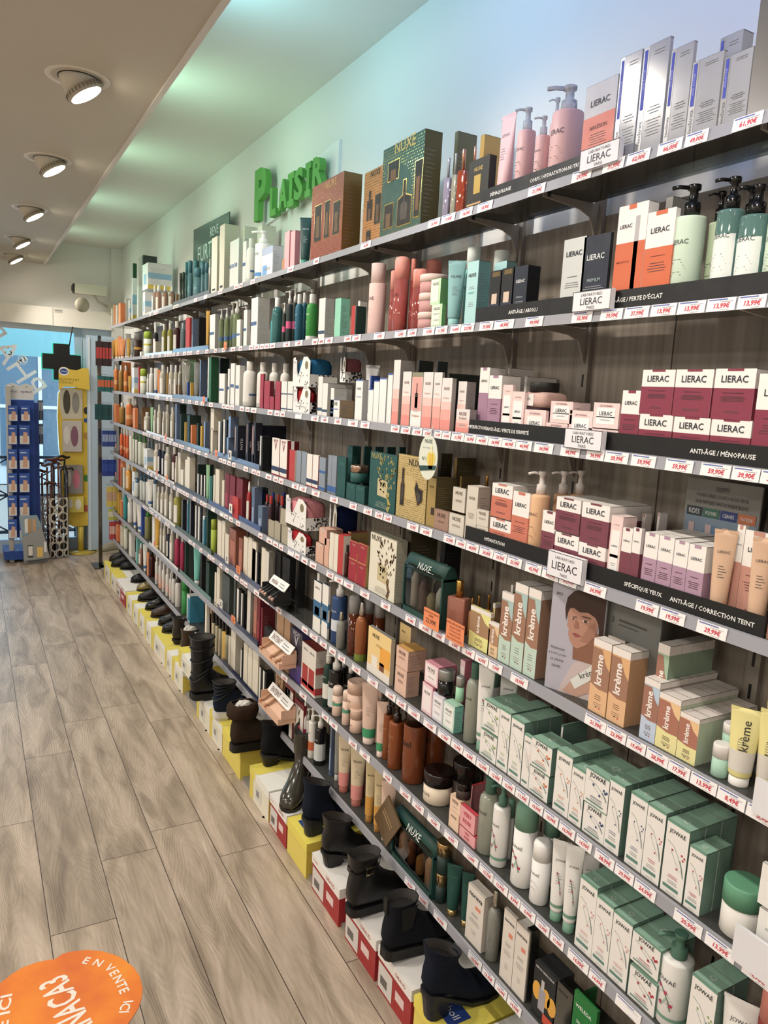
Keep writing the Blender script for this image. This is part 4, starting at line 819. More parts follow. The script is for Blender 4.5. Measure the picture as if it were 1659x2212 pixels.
    if st['dual'] and st['dual'] is not True:
        fn = wrap(R, .0012); P = [(-.5*R, .62*zb), (-.1*R, .55*zb), (.3*R, .42*zb), (.5*R, .28*zb)]; curve_strip(body, fn, P, .05*R, '5C7A68'); curve_strip(body, fn, [(-.2*R, .3*zb), (.2*R, .45*zb)], .07*R, '9CC0AE')
        for a, b in ((-.35, .58), (.1, .52), (.5, .36), (-.2, .34)): disc(body, fn, a*R, b*zb, .13*R, st['dual'], 7)
    return out
# ================================================================== PLACING THE GOODS
ITEMS = []      # (object, style key, shelf index, world y of middle, x, z, note)
DEFD = .045
XF = 1.118
def cart_obj(key, w, d, h, pxf, pxs):
    q = lambda v, s: round(v/s)*s
    k = (key, q(w, .0015), q(d, .004), q(h, .002), pxf > 34, pxf > 15, pxs > 16)
    if k not in _CACHE:
        o = make_carton(ST[key], w, d, h, pxf, pxs).build(ST[key]['name'], link=False); _CACHE[k] = o; return o, (1, 1, 1)
    o = _CACHE[k].copy(); return o, (1, 1, 1)
def make_tray(key, w, d, h):
    st = ST[key]; c = {'blue': '15628F', 'red': 'A3101C', 'pink': 'E08C94', 'navy': '16234E', 'dusty': '8F4F58'}[st['short'].split()[0]]+'/s'; r = empty('gift_tray')
    f = MB(); hb = h*.42; f.box(-w/2, w/2, 0, d, 0, hb, 'ECEAE6'); fF = lambda a, b: (a-w/2, -.0004, b); fS = lambda a, b: (w/2+.0004, a, b)
    tri(f, fF, w, hb); rn = random.Random(2)
    for i in range(40):
        a, b, q = rn.uniform(.03, .95)*d, rn.uniform(.05, .92)*hb, .004; f.put([(a-q, b+q), (a, b-q), (a+q, b+q)], '33302E', fS, 's')
    f.build('tray', r)
    f = MB()   # pierced front card with a notch that shows the towel
    for P in ([(0, 0), (w*.28, 0), (w*.3, h*.3), (w*.12, h), (0, h*.97)], [(w*.3, h*.3), (w*.28, 0), (w*.72, 0), (w, 0), (w, h*.85), (w*.82, h), (w*.62, h)]):
        f.rings([[(a-w/2, y, b) for a, b in P] for y in (-.003, -.0015)], 'F0EEEA', smooth=False)
    g3 = lambda a, b: (a-w/2, -.0036, b); f.put(R4(w*.02, h*.42, w*.24, h*.9), 'E2E0E4', g3, 'f'); f.text('VICHY', '555', lambda a, b: (a-w/2, -.004, b), w*.13, h*.82, .1, w=w*.16); disc(f, g3, w*.8, h*.72, w*.09, '857852', 12, h*.14)
    for i in range(16):
        a, b, q = rn.uniform(.4, .95)*w, rn.uniform(.03, .5)*h, .0035; f.put([(a-q, b+q), (a, b-q), (a+q, b+q)], '33302E', g3, 'f')
    f.build('front_card', r)
    f = MB(); f.rbox(-w*.46, w*.46, d*.06, d*.96, hb*.6, h*.95, c, r=min(.025, w*.3), seg=4); f.build('towel', r)
    return r
def place_carton(key, sh, xl, xm, xr, yt, off=0, n=1, s=1, yb=None, d=None, zb=None, pitch=None, rz=0, note=''):
    X = XF+off; z0 = ZS[sh] if zb is None else zb
    yl, yr_ = y_at(xl, X, z0), y_at(xm, X, z0)
    if yb is not None: z0 = z_at(yb, X, yl); yl, yr_ = y_at(xl, X, z0), y_at(xm, X, z0)
    w = abs(yl-yr_)*.985; h = z_at(yt, X, yl)-z0
    if sh > 0: h = min(h, ZB[sh-1]+.013-z0)
    if d is None:
        if xr and xr > xm:
            zt = z0+h if CH > z0+h else z0
            d = x_at(xr, yr_, z0+h*.5)-X
            d = d/n if n > 1 else d
        else: d = min(max(w*.8, .022), .05)
    d = max(.008, min(d, (X_WALL-.004-X)/n if X < X_WALL-.03 else .02))
    hh = h/s
    st = ST[key]; sc = px_scale(X, yl, z0)
    pxf = abs(xm-xl); pxs = d*sc*.8 if yl > 1.5 else d*sc*.35
    out = []
    dd = d*.975
    for j in range(n):
        for k in range(s):
            if n > 1 and k < s-1 and j > 0: pass
            if st.get('towel'): o = make_tray(key, w, dd, hh*.99)
            else: o, _ = cart_obj(key, w, dd, hh*.995, pxf if j == 0 else 0, pxs)
            (o.name in COL.objects) or COL.objects.link(o); o.location = (X+j*d, (yl+yr_)/2, z0+k*hh); o.rotation_euler = (0, 0, -PI/2+rz)
            ITEMS.append((o, key, sh, (yl+yr_)/2, X+j*d, z0+k*hh, dict(j=j, n=n, k=k, s=s, w=w)))
            out.append(o)
    return out
def place_bottle(key, sh, xl, xr, yt, off=0, n=1, yb=None, zb=None, rz=0, pitch=None, k=1, X0=None):
    st = ST[key]; z0 = ZS[sh] if zb is None else zb
    r = .025; X = (XF if X0 is None else X0)+off
    for _ in range(3):
        Yc = y_at((xl+xr)/2, X+r, z0); sc = px_scale(X+r, Yc, z0+.05); r = (xr-xl)/2/sc*.97
    if yb is not None:
        z0 = z_at(yb, X+r, Yc); Yc = y_at((xl+xr)/2, X+r, z0)
    h = max(.02, z_at(yt, X+r, Yc)-z0); px = xr-xl
    if sh > 0: h = min(h, ZB[sh-1]+.012-z0)
    if st['shape'] == 'tube' and key != 'tpi': rz += .8*math.atan2(Yc, X)
    if st['shape'] == 'flacon': rz += .35
    out = []
    for j in range(n):
        ck = (key, round(r, 3), round(h, 3), px > 30, px > 14, px > 6)
        if X+r+j*2.05*r+r > X_WALL-.002 and j > 0: break
        e = empty(st['name'], (min(X+r+j*2.05*r, X_WALL-r-.002), Yc, z0), -PI/2+rz)
        if ck not in _CACHE:
            parts = bottle_parts(st, r, h, px); _CACHE[ck] = [f.build({'jar': {'cap': 'lid'}, 'pump': {'cap': 'pump'}}.get(st['shape'] if st['shape'] != 'jarw' else 'jar', {}).get(nm, nm), e) for nm, f in parts if f.v]
        else:
            for p in _CACHE[ck]:
                c = p.copy(); COL.objects.link(c); c.parent = e
        ITEMS.append((e, key, sh, Yc, X+r+j*2*r, z0, dict(j=j, n=n, k=0, s=1, w=2*r)))
        out.append(e)
    return out
CROP = {'A': (230, 520, 5.027), 'B': (230, 800, 5.027), 'Z': (230, 1080, 5.027), 'D': (540, 300, 4.608), 'E': (540, 600, 4.608), 'F': (540, 900, 4.608), 'G': (380, 1180, 5.184), 'H': (640, 1180, 5.184),
        'I': (880, 150, 4.1475), 'J': (880, 480, 4.1475), 'K': (880, 760, 4.1475), 'L': (880, 1130, 4.1475), 'M': (880, 1480, 4.1475), 'N': (880, 1812, 4.1475), 'O': (560, 1450, 4.608),
        'P': (1259, 0, 4.1475), 'Q': (1259, 380, 4.1475), 'R': (1259, 700, 4.1475), 'S': (1259, 1000, 4.1475), 'T': (1259, 1350, 4.1475), 'U': (1259, 1650, 3.935), 'V': (340, 1380, 4.608), 'W': (560, 1740, 3.456), 'X': (0, 1180, 4.1475), 'c': (0, 0, 1.9988), 'p': (0, 0, 1)}
_CALL = [0]
def put(spec):
    """each line: region shelf kind left near-corner back-corner top [options] - positions read off the photograph and laid onto the real shelf plane"""
    for ln in spec.strip().split('\n'):
        t = ln.split()
        if not t or t[0][0] == '#': continue
        ox, oy, s = CROP[t[0]]; sh = int(t[1])-1; key = t[2]
        xl, xm, xr, yt = [float(v) for v in t[3:7]]
        o = {}
        for q in t[7:]:
            a, b = q.split('='); o[a] = float(b)
        cx_ = lambda v: ox+v/s
        if 'yb' in o: o['yb'] = oy+o['yb']/s
        if 'n' in o: o['n'] = int(o['n'])
        if 's' in o: o['s'] = int(o['s'])
        if 'o' in o: o['off'] = o.pop('o')
        n0 = len(ITEMS); _CALL[0] += 1
        if ST[key]['kind'] == 'c': place_carton(key, sh, cx_(xl), cx_(xm), cx_(xr) if xr else None, oy+yt/s, **o)
        else: place_bottle(key, sh, cx_(xl), cx_(xm), oy+yt/s, **o)
        for q in ITEMS[n0:]: q[6].update(call=_CALL[0], yb='yb' in o, off=o.get('off', 0))
# ---------------------------------------------------------------- top shelf
put('''
A 1 cr 55 60 72 740
A 1 or 78 86 98 700
A 1 cr 101 109 128 700
A 1 or 132 152 208 682
A 1 wh 200 207 262 628 o=.07
A 1 wb 240 250 272 645
A 1 wb 275 283 332 405 o=.03
A 1 wh 335 345 388 500 o=.02
A 1 gd 283 290 330 245 o=.12
A 1 wh 338 347 392 180 o=.10
A 1 wb 394 418 492 560
A 1 wb 390 450 715 268 yb=545 
A 1 gr 382 398 585 165 yb=262 d=.1
A 1 bpk 500 545 0 482 o=.03
A 1 wh 492 500 522 600
A 1 bpk 535 600 0 482
A 1 bpk 604 672 0 488
A 1 bpk 676 746 0 500
A 1 br 750 757 788 580
A 1 btd 790 818 0 350
A 1 btd 818 850 0 340
A 1 btl 850 880 0 230 o=.04
A 1 btl 878 932 0 215
A 1 btl 934 1002 0 212 o=.05
A 1 btl 946 1030 0 292
A 1 btl 1010 1075 0 225 o=.05
A 1 btl 1022 1062 0 262
A 1 btl 1064 1108 0 240
A 1 bsv 1106 1132 0 200
c 1 fi 911 935 946 1030
c 1 fi 945 966 1030 975
c 1 cr 1030 1050 1110 985 o=.08
c 1 du 990 1028 1045 1045
c 1 du 1046 1060 1076 1045
c 1 bw 1061 1100 0 1030
c 1 bvp 1097 1172 0 998
c 1 cr 1105 1125 1190 978 o=.11
D 1 vs 112 222 335 1100
D 1 or 320 335 345 1200
D 1 nve 338 385 440 930
D 1 nve 396 440 500 925
D 1 tvg 495 598 0 785
D 1 G1 595 908 1110 485
D 1 G2 1108 1290 1500 345 o=.05
p 1 G3 819 908 952 325
I 1 nol 372 400 600 560 o=.10
I 1 nye 604 640 812 592 o=.11
I 1 bfc 303 378 0 795
I 1 bfg 372 432 0 752 o=.012
I 1 bfr 424 522 0 715
I 1 bfr 530 600 0 690 o=.07
I 1 nxb 526 712 790 835
I 1 tpi 775 942 0 400
I 1 bpi 945 1110 0 345
I 1 bpi 1115 1240 0 420
I 1 bpi 1225 1330 0 255 o=.05
I 1 bpi 1245 1530 0 152
P 1 ar -35 248 295 790
P 1 sk 258 444 462 524
P 1 sk 458 688 708 430
P 1 sk 710 908 935 450
P 1 sk 914 1190 1215 562
P 1 sk 1130 1330 1480 345 o=.05
P 1 sk 1205 1455 1470 515
P 1 skw 1462 2100 2300 -700
''')
# ---------------------------------------------------------------- second shelf
put('''
A 2 bgd 62 95 0 1085
A 2 bgd 95 132 0 1070
A 2 bto 128 165 0 1040 o=.02
A 2 bto 152 206 0 1068
A 2 pouch 212 262 0 1010 o=.03
A 2 tyl 225 262 0 1060
A 2 pouch 262 296 0 1060
A 2 bgy 298 388 0 1005
A 2 wh 362 378 400 1205
A 2 bgl 402 492 0 985
A 2 bbk 506 562 0 935
A 2 cr 520 532 596 1092
A 2 bol 600 658 0 905
A 2 bol 662 720 0 895
A 2 bdr 726 800 0 875
A 2 bcl 802 856 0 895
A 2 re 858 900 925 840
A 2 gb 925 935 998 845
A 2 bk 1000 1004 1085 830 o=.05
A 2 tyl 1080 1116 0 760 
A 2 du 1118 1175 1222 806
A 2 bpc 1216 1272 0 742
A 2 bpc 1274 1332 0 734
A 2 bpc 1330 1400 0 680 o=.05
A 2 bpc 1364 1462 0 662
A 2 bpc 1470 1550 0 715 o=.05
A 2 du 1410 1450 1480 860
A 2 du 1484 1520 1562 755
E 2 du 5 70 195 205
E 2 bte2 200 235 0 365 o=.03
E 2 bfo 212 318 0 200
E 2 bdk 316 352 0 250
E 2 bdk 352 418 0 130
E 2 bdk 404 472 0 105 o=.05
E 2 bbl 440 522 0 165
E 2 bbl 500 560 0 150 o=.05
E 2 bgv 550 670 0 165
E 2 bdk 560 640 0 118 o=.07
E 2 vw 676 738 838 208
E 2 vmi 835 893 993 208
E 2 vre 1002 1038 1050 280
E 2 dg 1040 1050 1155 280
E 2 wh 1060 1080 1160 230 o=.09
E 2 bpp 1162 1338 0 -137
D 2 bpr 1370 1442 0 1310 o=.04
D 2 bpr 1404 1560 0 1175
D 2 bpr 1590 1680 0 1295 o=.03
J 2 bpr2 0 48 0 325 o=.04
J 2 bpr2 42 162 0 420
J 2 bpr2 130 275 0 335 o=.09
J 2 jpk 80 330 0 815
J 2 jpk 90 340 0 645 yb=815
J 2 jpk 100 370 0 478 yb=645
J 2 ng 208 302 345 740
J 2 ng 202 290 375 515 yb=742
J 2 tqa 345 478 0 345
J 2 bqa 478 625 0 230 o=.05
J 2 na 505 605 735 358
J 2 bqa 715 880 0 260 o=.09
J 2 na 745 850 960 362 o=.06
J 2 lk 716 808 815 440
J 2 lk 818 918 928 415
J 2 ln 930 1048 1180 400
J 2 ls 1350 1548 1560 160
Q 2 ln -45 190 235 548
Q 2 low 240 500 640 278
Q 2 lo 500 750 835 330
Q 2 wh 640 700 900 190 o=.08
Q 2 bmi 752 1020 0 82
Q 2 bgc 1050 1215 0 140 o=.06
Q 2 bte 1118 1360 0 12
Q 2 bte 1330 1600 0 84
Q 2 bte 1300 1500 0 90 o=.07
Q 2 bmi 1585 1860 0 85
''')
# ---------------------------------------------------------------- third shelf
put('''
A 3 bor 82 132 0 1335
A 3 bam 132 188 0 1350
A 3 bor 188 240 0 1355
A 3 or 130 140 270 1315 o=.08
A 3 tyl 238 270 0 1470
A 3 wb 276 300 345 1375
A 3 re 342 352 376 1368
A 3 bgl 366 440 0 1390
A 3 bwt 436 464 0 1450
A 3 bwt 462 520 0 1380
A 3 twh 518 556 0 1382
A 3 bto 554 584 0 1400
A 3 bwk 578 654 0 1350
A 3 bam 650 676 0 1370
A 3 bwk 676 730 0 1350
A 3 bwk 728 776 0 1352
A 3 cart 668 680 712 1555
A 3 cart 715 722 745 1560
A 3 cart 748 754 778 1562
A 3 cart 781 787 812 1565
A 3 bwk 776 828 0 1350 o=.04
A 3 tcl 822 905 0 1305
A 3 tmt 880 960 0 1290 o=.04
A 3 pouch 950 1012 0 1318
A 3 bb 872 880 905 1535
A 3 yl 908 914 948 1538
A 3 gb 1010 1018 1095 1295
A 3 gd 1096 1132 1220 1262
A 3 dg 1222 1232 1335 1272 o=.06
A 3 du 1220 1280 1308 1440
A 3 du 1312 1332 1346 1390
A 3 du 1342 1385 1410 1330
A 3 du 1396 1440 1505 1350
A 3 bw 1478 1625 0 1312
E 3 bw 62 185 0 842 o=.02
E 3 bw 182 288 0 850 o=.03
E 3 bw 292 398 0 855 o=.04
E 3 vr 95 128 135 955 s=1
E 3 vr 136 192 240 1025 s=2
E 3 vr 195 236 242 1180
E 3 vr 246 298 330 1028 s=2
E 3 vw 306 362 366 1030 s=2
E 3 vw 369 420 430 1030 s=2
E 3 cred 432 600 665 1075 
E 3 cb 430 600 860 790 yb=1080
E 3 cpk 900 950 1130 790 o=.06 yb=1040
E 3 vw 668 712 865 980
E 3 vw 714 764 1018 1048
E 3 vw 795 828 935 1095 o=.0 d=.05
E 3 nk 794 888 1035 1210
E 3 tsv 1140 1258 0 872 o=.07
E 3 nw 1038 1108 1175 1012
E 3 bb 1178 1190 1285 972 o=.05
E 3 nw 1168 1214 1220 1105
E 3 nw 1218 1270 1276 1020
E 3 nw 1274 1340 1350 995
E 3 nw 1352 1398 1420 950
E 3 np 1404 1468 1632 815
K 3 np -62 12 18 175
K 3 nph 20 115 122 182
K 3 np 120 206 215 180
K 3 gr 60 75 222 75 o=.09
K 3 gr 228 240 348 82 o=.09
K 3 np 212 284 290 182
K 3 np 286 376 430 232
K 3 gr 330 345 640 190 o=.07
K 3 np 432 505 605 262 o=.015
K 3 np 428 548 618 508
K 3 lm 614 698 860 138 o=.03 n=1
K 3 lm 860 870 1108 142 o=.10 n=1
K 3 lm 698 812 1000 208
K 3 lm 1010 1030 1345 218 o=.09
K 3 lp 826 912 935 292
K 3 lp 912 1022 1040 352
K 3 lp 1032 1222 1260 512
K 3 jbp 1028 1400 0 278 yb=505
K 3 lp 1226 1418 1480 630
K 3 lp 1272 1470 1640 438 yb=632
K 3 lp 1430 1640 1700 520
R 3 lp 80 312 325 700 yb=925
R 3 lp 20 300 310 930
R 3 lb 306 472 485 590
R 3 lb 476 772 790 800 d=.07
R 3 lb 780 1105 1120 825 d=.07
R 3 lb 1112 1470 1490 850 d=.07
R 3 lb 500 790 800 408 yb=802 d=.07
R 3 lb 795 1130 1160 405 yb=825 d=.07
R 3 lb 1140 1505 1530 398 yb=852 d=.07
R 3 lb 1478 1860 1900 440 
''')
# ---------------------------------------------------------------- fourth shelf
put('''
B 4 or 72 105 145 362
B 4 bam 140 205 0 352
B 4 bor 212 290 0 308
B 4 bpk 286 350 0 305 o=.05
B 4 or 286 310 345 408
B 4 br 378 385 480 395 o=.05
B 4 bwk 408 480 0 455
B 4 tmt 480 506 0 400
B 4 bwk 508 548 0 430
B 4 bwk 548 602 0 370
B 4 bwk 604 640 0 450
B 4 bwk 636 692 0 372 o=.02
B 4 bwk 692 742 0 398
B 4 gb 744 760 800 360
B 4 dg 756 765 870 362 o=.07
B 4 dg 800 808 928 472
B 4 yl 846 852 880 560
B 4 dg 872 900 1030 482
B 4 or 912 925 980 590
B 4 dg 980 990 1035 572
B 4 yl 1018 1030 1056 602
B 4 gb 1056 1068 1120 555
B 4 fi 1128 1150 1205 650
B 4 fi 1130 1165 1252 412 yb=648
B 4 fk 1210 1250 1256 550
B 4 fk 1262 1298 1305 530
B 4 gb 1304 1320 1390 725
B 4 gb 1324 1345 1440 498 yb=728
B 4 ph 1385 1420 1514 592
B 4 ph 1514 1535 1588 560
B 4 ph 1588 1610 1690 565
F 4 ph 12 40 92 72
F 4 nv 90 110 436 82 o=.06
F 4 fk 94 118 200 188
F 4 vwr 212 286 294 205
F 4 vwr 292 362 408 222
F 4 vre 386 440 458 325
F 4 vwr 400 430 485 240 o=.05
F 4 vsi 456 500 506 332
F 4 vsi 506 555 562 342
F 4 vwr 558 612 618 365
F 4 vwr 616 672 705 376
F 4 vbl 680 742 770 398 s=2
F 4 vbl 766 802 808 378
F 4 vbl 804 850 868 382
F 4 nt 860 940 950 388
F 4 nt 950 1000 1100 285 o=.045
F 4 nt 1106 1118 1205 292 o=.07
F 4 nt 1214 1226 1320 295 o=.08
F 4 nt 1326 1340 1440 298 o=.09
F 4 nt 1446 1460 1540 298 o=.1
F 4 nt 955 1045 1055 650
F 4 nt 1048 1135 1180 675
F 4 jtg 992 1172 0 482 yb=655
F 4 G4 1174 1438 1465 335
p 4 G5 854 917 930 979
K 4 gold 245 270 390 905 o=.09
K 4 ngo 388 410 640 945 o=.12
K 4 ngo 162 235 440 1118
K 4 ngo 442 455 640 1112 o=.06
K 4 bfs 640 720 0 1108 o=.1
K 4 nb 234 362 370 1400
K 4 nq 366 498 510 1438
K 4 nq 398 510 520 1205 yb=1420 o=.01
K 4 nq 508 604 735 1192
K 4 nq 608 712 735 1548
K 4 nq 612 720 740 1402 yb=1548
K 4 lc 724 910 930 1475 
K 4 lc 742 925 1100 1168 yb=1470 d=.09
K 4 lc 908 1056 1080 1240
K 4 bpe 1060 1235 0 1070
K 4 bpe 1262 1420 0 1068 o=.06
K 4 bpe 1405 1570 0 1065 o=.09
K 4 lh 1176 1300 1312 1412
K 4 lh 1290 1508 1520 1602 d=.07
K 4 lh 1315 1532 1560 1290 yb=1600 d=.1
S 4 lh -62 178 200 700 d=.08
S 4 lh -34 212 480 340 yb=706 d=.12
S 4 lp 198 300 460 462
S 4 lt 470 500 590 450 o=.08
S 4 lt 600 620 728 440 o=.09
S 4 lh 305 392 398 572
S 4 lh 395 470 520 574
S 4 ll 500 622 632 612 n=4 d=.03
S 4 ll 626 758 766 642 n=4 d=.03
S 4 ll 762 885 895 682 n=4 d=.03
S 4 ll 888 1038 1140 718 n=4 d=.03
S 4 tbe 1112 1272 0 600
S 4 lt 1282 1350 1380 545 o=.03
S 4 lt 1352 1600 1640 590 o=.03
S 4 tbe 1450 1612 0 672
S 4 lt 1640 1850 1900 640
''')
# ---------------------------------------------------------------- fifth shelf
put('''
B 5 bos 145 188 0 612
B 5 bos 186 218 0 612 
B 5 bos 214 248 0 625
B 5 cr 246 270 290 705
B 5 bpg 284 312 0 660
B 5 bpg 312 342 0 665
B 5 bpg 342 398 0 690
B 5 bpg 392 436 0 700 o=.03
B 5 bcl 440 478 0 700 o=.04
B 5 bcl 478 512 0 705 o=.05
B 5 wb 408 440 512 845
B 5 bwk 512 582 0 795
B 5 bnv 556 598 0 792 o=.02
B 5 bnv 598 640 0 798
B 5 bwk 628 708 0 830
B 5 bdr 708 768 0 830
B 5 bwk 742 770 0 930
B 5 bwk 790 845 0 845 o=.05
B 5 cr 772 800 905 885 o=.02
B 5 cr 802 830 850 1075
B 5 cr 850 872 890 965
B 5 cr 872 900 965 935
B 5 dg 985 1000 1170 1020 o=.05
B 5 fk 985 1008 1020 1120
B 5 fk 1020 1044 1052 1130
B 5 fk 1055 1080 1088 1135
B 5 tmt 1082 1116 0 1025
B 5 te 1112 1118 1152 1150
B 5 fi 1156 1172 1178 1132
B 5 fi 1178 1220 1275 1065
B 5 fi 1250 1272 1284 1190
B 5 rd 1282 1325 1345 1110
B 5 rd 1330 1388 1420 1132
B 5 rd 1405 1470 1560 1160
B 5 re 1366 1425 1480 1362 o=-.01
B 5 bsp 1484 1530 0 1175 o=.02
B 5 bsp 1516 1572 0 1208
B 5 gb 1570 1600 1690 1262
B 5 bsp 1620 1660 0 1180 o=.08
F 5 nv 12 40 180 700 o=.03
F 5 gb 76 118 178 880
F 5 bbc 96 150 0 758 o=.04
F 5 bbc 196 250 0 752 o=.06
F 5 brc 140 188 0 775 o=.02
F 5 brc 170 232 0 790
F 5 brc 248 296 0 775 o=.04
F 5 brc 280 338 0 790
F 5 bbc 300 350 0 752 o=.08
F 5 vkh 180 236 240 1020
F 5 vkh 240 298 304 1035
F 5 vkh 312 376 385 1070
F 5 vkh 300 362 380 908 yb=1068
F 5 cred 378 560 655 1095
F 5 cp 358 560 795 765 yb=1050
F 5 cnv 780 850 1110 850 o=.07 d=.1
F 5 vpe 650 726 732 1245
F 5 vpe 686 760 928 1098 yb=1250
F 5 vpe 734 778 784 1205
F 5 vcr 782 824 830 1150
F 5 vcr 826 866 872 1165
F 5 vre 868 918 1000 1165
F 5 bdd 932 986 0 1278
F 5 nrd 974 1060 1066 1395
F 5 nrd 1062 1146 1180 1440
F 5 nrd 988 1072 1078 1222 yb=1402
F 5 nrd 1076 1160 1185 1250 yb=1448
F 5 nrd 960 990 1180 1140 o=.06
F 5 G6 1174 1432 1560 1140
L 5 gold -40 0 240 75 o=.05 d=.1
L 5 bk 262 300 620 125 o=.09 d=.06
L 5 bfo2 342 545 0 512 
L 5 bfs 530 588 0 672 o=.02
L 5 bfs 586 650 0 650 o=.04
L 5 bfs 674 732 0 640 o=.05
L 5 bfs 806 850 0 630 o=.07
L 5 kl 545 725 750 728
L 5 kl 742 760 830 712 o=.05 
L 5 kc 712 800 825 870 
L 5 kg 884 900 940 550 o=.06
L 5 kg 805 908 940 602
L 5 kg 912 1022 1058 522 n=2 d=.032
L 5 kg 1030 1138 1235 568 n=2 d=.032
T 5 ko 42 198 225 108 n=1 d=.03
T 5 ko 165 312 0 84 o=.046 d=.03
T 5 ko 205 364 510 182 n=3 d=.032
T 5 kn 590 690 830 150 n=4 d=.032 o=.025
T 5 kb 500 638 660 458 n=6 d=.027
T 5 ky 640 828 850 592 n=6 d=.027
T 5 ky 830 1000 1080 768 n=6 d=.027
T 5 jwm 1240 1400 0 882 o=.03 yb=1100
T 5 jwm 1140 1300 0 1062
T 5 tye 1280 1500 0 748
T 5 tye 1530 1720 0 770 o=.02
T 5 tye 1590 1760 0 705 o=.07
''')
# ---------------------------------------------------------------- sixth shelf
put('''
B 6 re 130 140 160 955
B 6 or 152 175 212 930
B 6 cr 165 192 208 1045
B 6 bys 212 280 0 1010
B 6 yl 282 290 325 1030 o=.04
B 6 wb 276 305 345 1092
B 6 bpb 308 360 0 1168
B 6 bpb 360 398 0 1120
B 6 bpb 392 436 0 1135 o=.02
B 6 bpb 426 504 0 1125
B 6 twh 450 505 0 1185
B 6 bpb 504 560 0 1130
B 6 bwk 546 584 0 1262
B 6 bwk 584 638 0 1262
B 6 bwk 628 682 0 1232
B 6 bwk 680 736 0 1260
B 6 bol 728 820 0 1292
Z 6 nv 816 828 872 -5
Z 6 tl 872 880 905 0 
Z 6 nv 905 915 955 10
Z 6 fk 960 986 992 52
Z 6 fk 990 1026 1034 62
Z 6 tl 1042 1060 1082 170
Z 6 dg 1082 1095 1200 95
Z 6 blm 1130 1198 0 208
Z 6 fi 1200 1244 1250 208
Z 6 fi 1248 1282 1380 218
Z 6 fi 1276 1322 1330 356
Z 6 co 1328 1398 1524 292
Z 6 co 1430 1470 1482 402
Z 6 fi 1482 1526 1532 388
Z 6 fi 1530 1572 1580 398
Z 6 fi 1574 1616 1624 438
G 6 fi 844 884 892 15
G 6 fk 888 912 945 60
G 6 fi 948 988 996 5
G 6 fig 988 1030 1090 45
G 6 bk 1100 1160 1185 40 o=.03
G 6 bk 1185 1262 1340 105 o=.03
G 6 bk 1340 1360 1450 140 o=.05
H 6 wh 215 240 330 290 o=.06
H 6 dr 180 262 272 372
H 6 dr 276 340 372 408
H 6 bdc 380 560 0 375
H 6 bcs 440 545 0 732 o=-.008
H 6 bho 562 698 0 545
H 6 bho2 642 788 0 625
H 6 bho 742 848 0 545 o=.05
H 6 bho 846 976 0 570 o=.05
H 6 honey 786 1040 1100 880
H 6 honey 1130 1250 1340 840 o=.07
H 6 nbl 1096 1222 1380 1325
H 6 nbl 1112 1245 1458 1100 yb=1332
L 6 nr 122 212 250 1415
L 6 nr 150 268 445 1225 yb=1418
L 6 nr 440 480 700 1215 o=.06 d=.06
M 6 nl 214 310 320 55
M 6 nm 312 410 500 130
M 6 jbs 262 420 0 -145 yb=82
M 6 jms 424 505 0 -78 yb=155
M 6 bjc 492 640 0 -205
M 6 bjr 650 800 0 -205 o=.06
M 6 tjo 600 722 0 -175
M 6 tjo 800 935 0 -130 o=.07
M 6 jg 642 788 798 375 d=.05
M 6 jg 672 812 960 118 yb=380 d=.1
M 6 jg 792 888 900 192 n=3 d=.04
M 6 jg 894 1006 1140 268 n=3 d=.04
M 6 jp 1012 1078 1090 425
M 6 jo 1080 1250 1290 705 d=.06
M 6 jo 1096 1278 1330 452 yb=712 d=.06
M 6 jo 1330 1345 1640 350 o=.07 d=.08
M 6 jo 1295 1432 1445 558 n=3 d=.04
M 6 jo 1434 1550 1600 705 n=3 d=.04
U 6 jb -12 172 190 305 
U 6 jb 4 208 260 20 yb=320 d=.1
U 6 jb 172 298 362 108 n=4 d=.038
U 6 jb 348 488 500 225 n=3 d=.04
U 6 jr 490 640 655 325 n=3 d=.04
U 6 jr 652 838 1015 455 n=3 d=.045
U 6 jr 850 985 1080 680 n=2 d=.035
U 6 jgr 1155 1500 0 1000
U 6 wh 1440 1700 1750 1210
U 6 wh 1480 1720 1760 830 yb=1215
''')
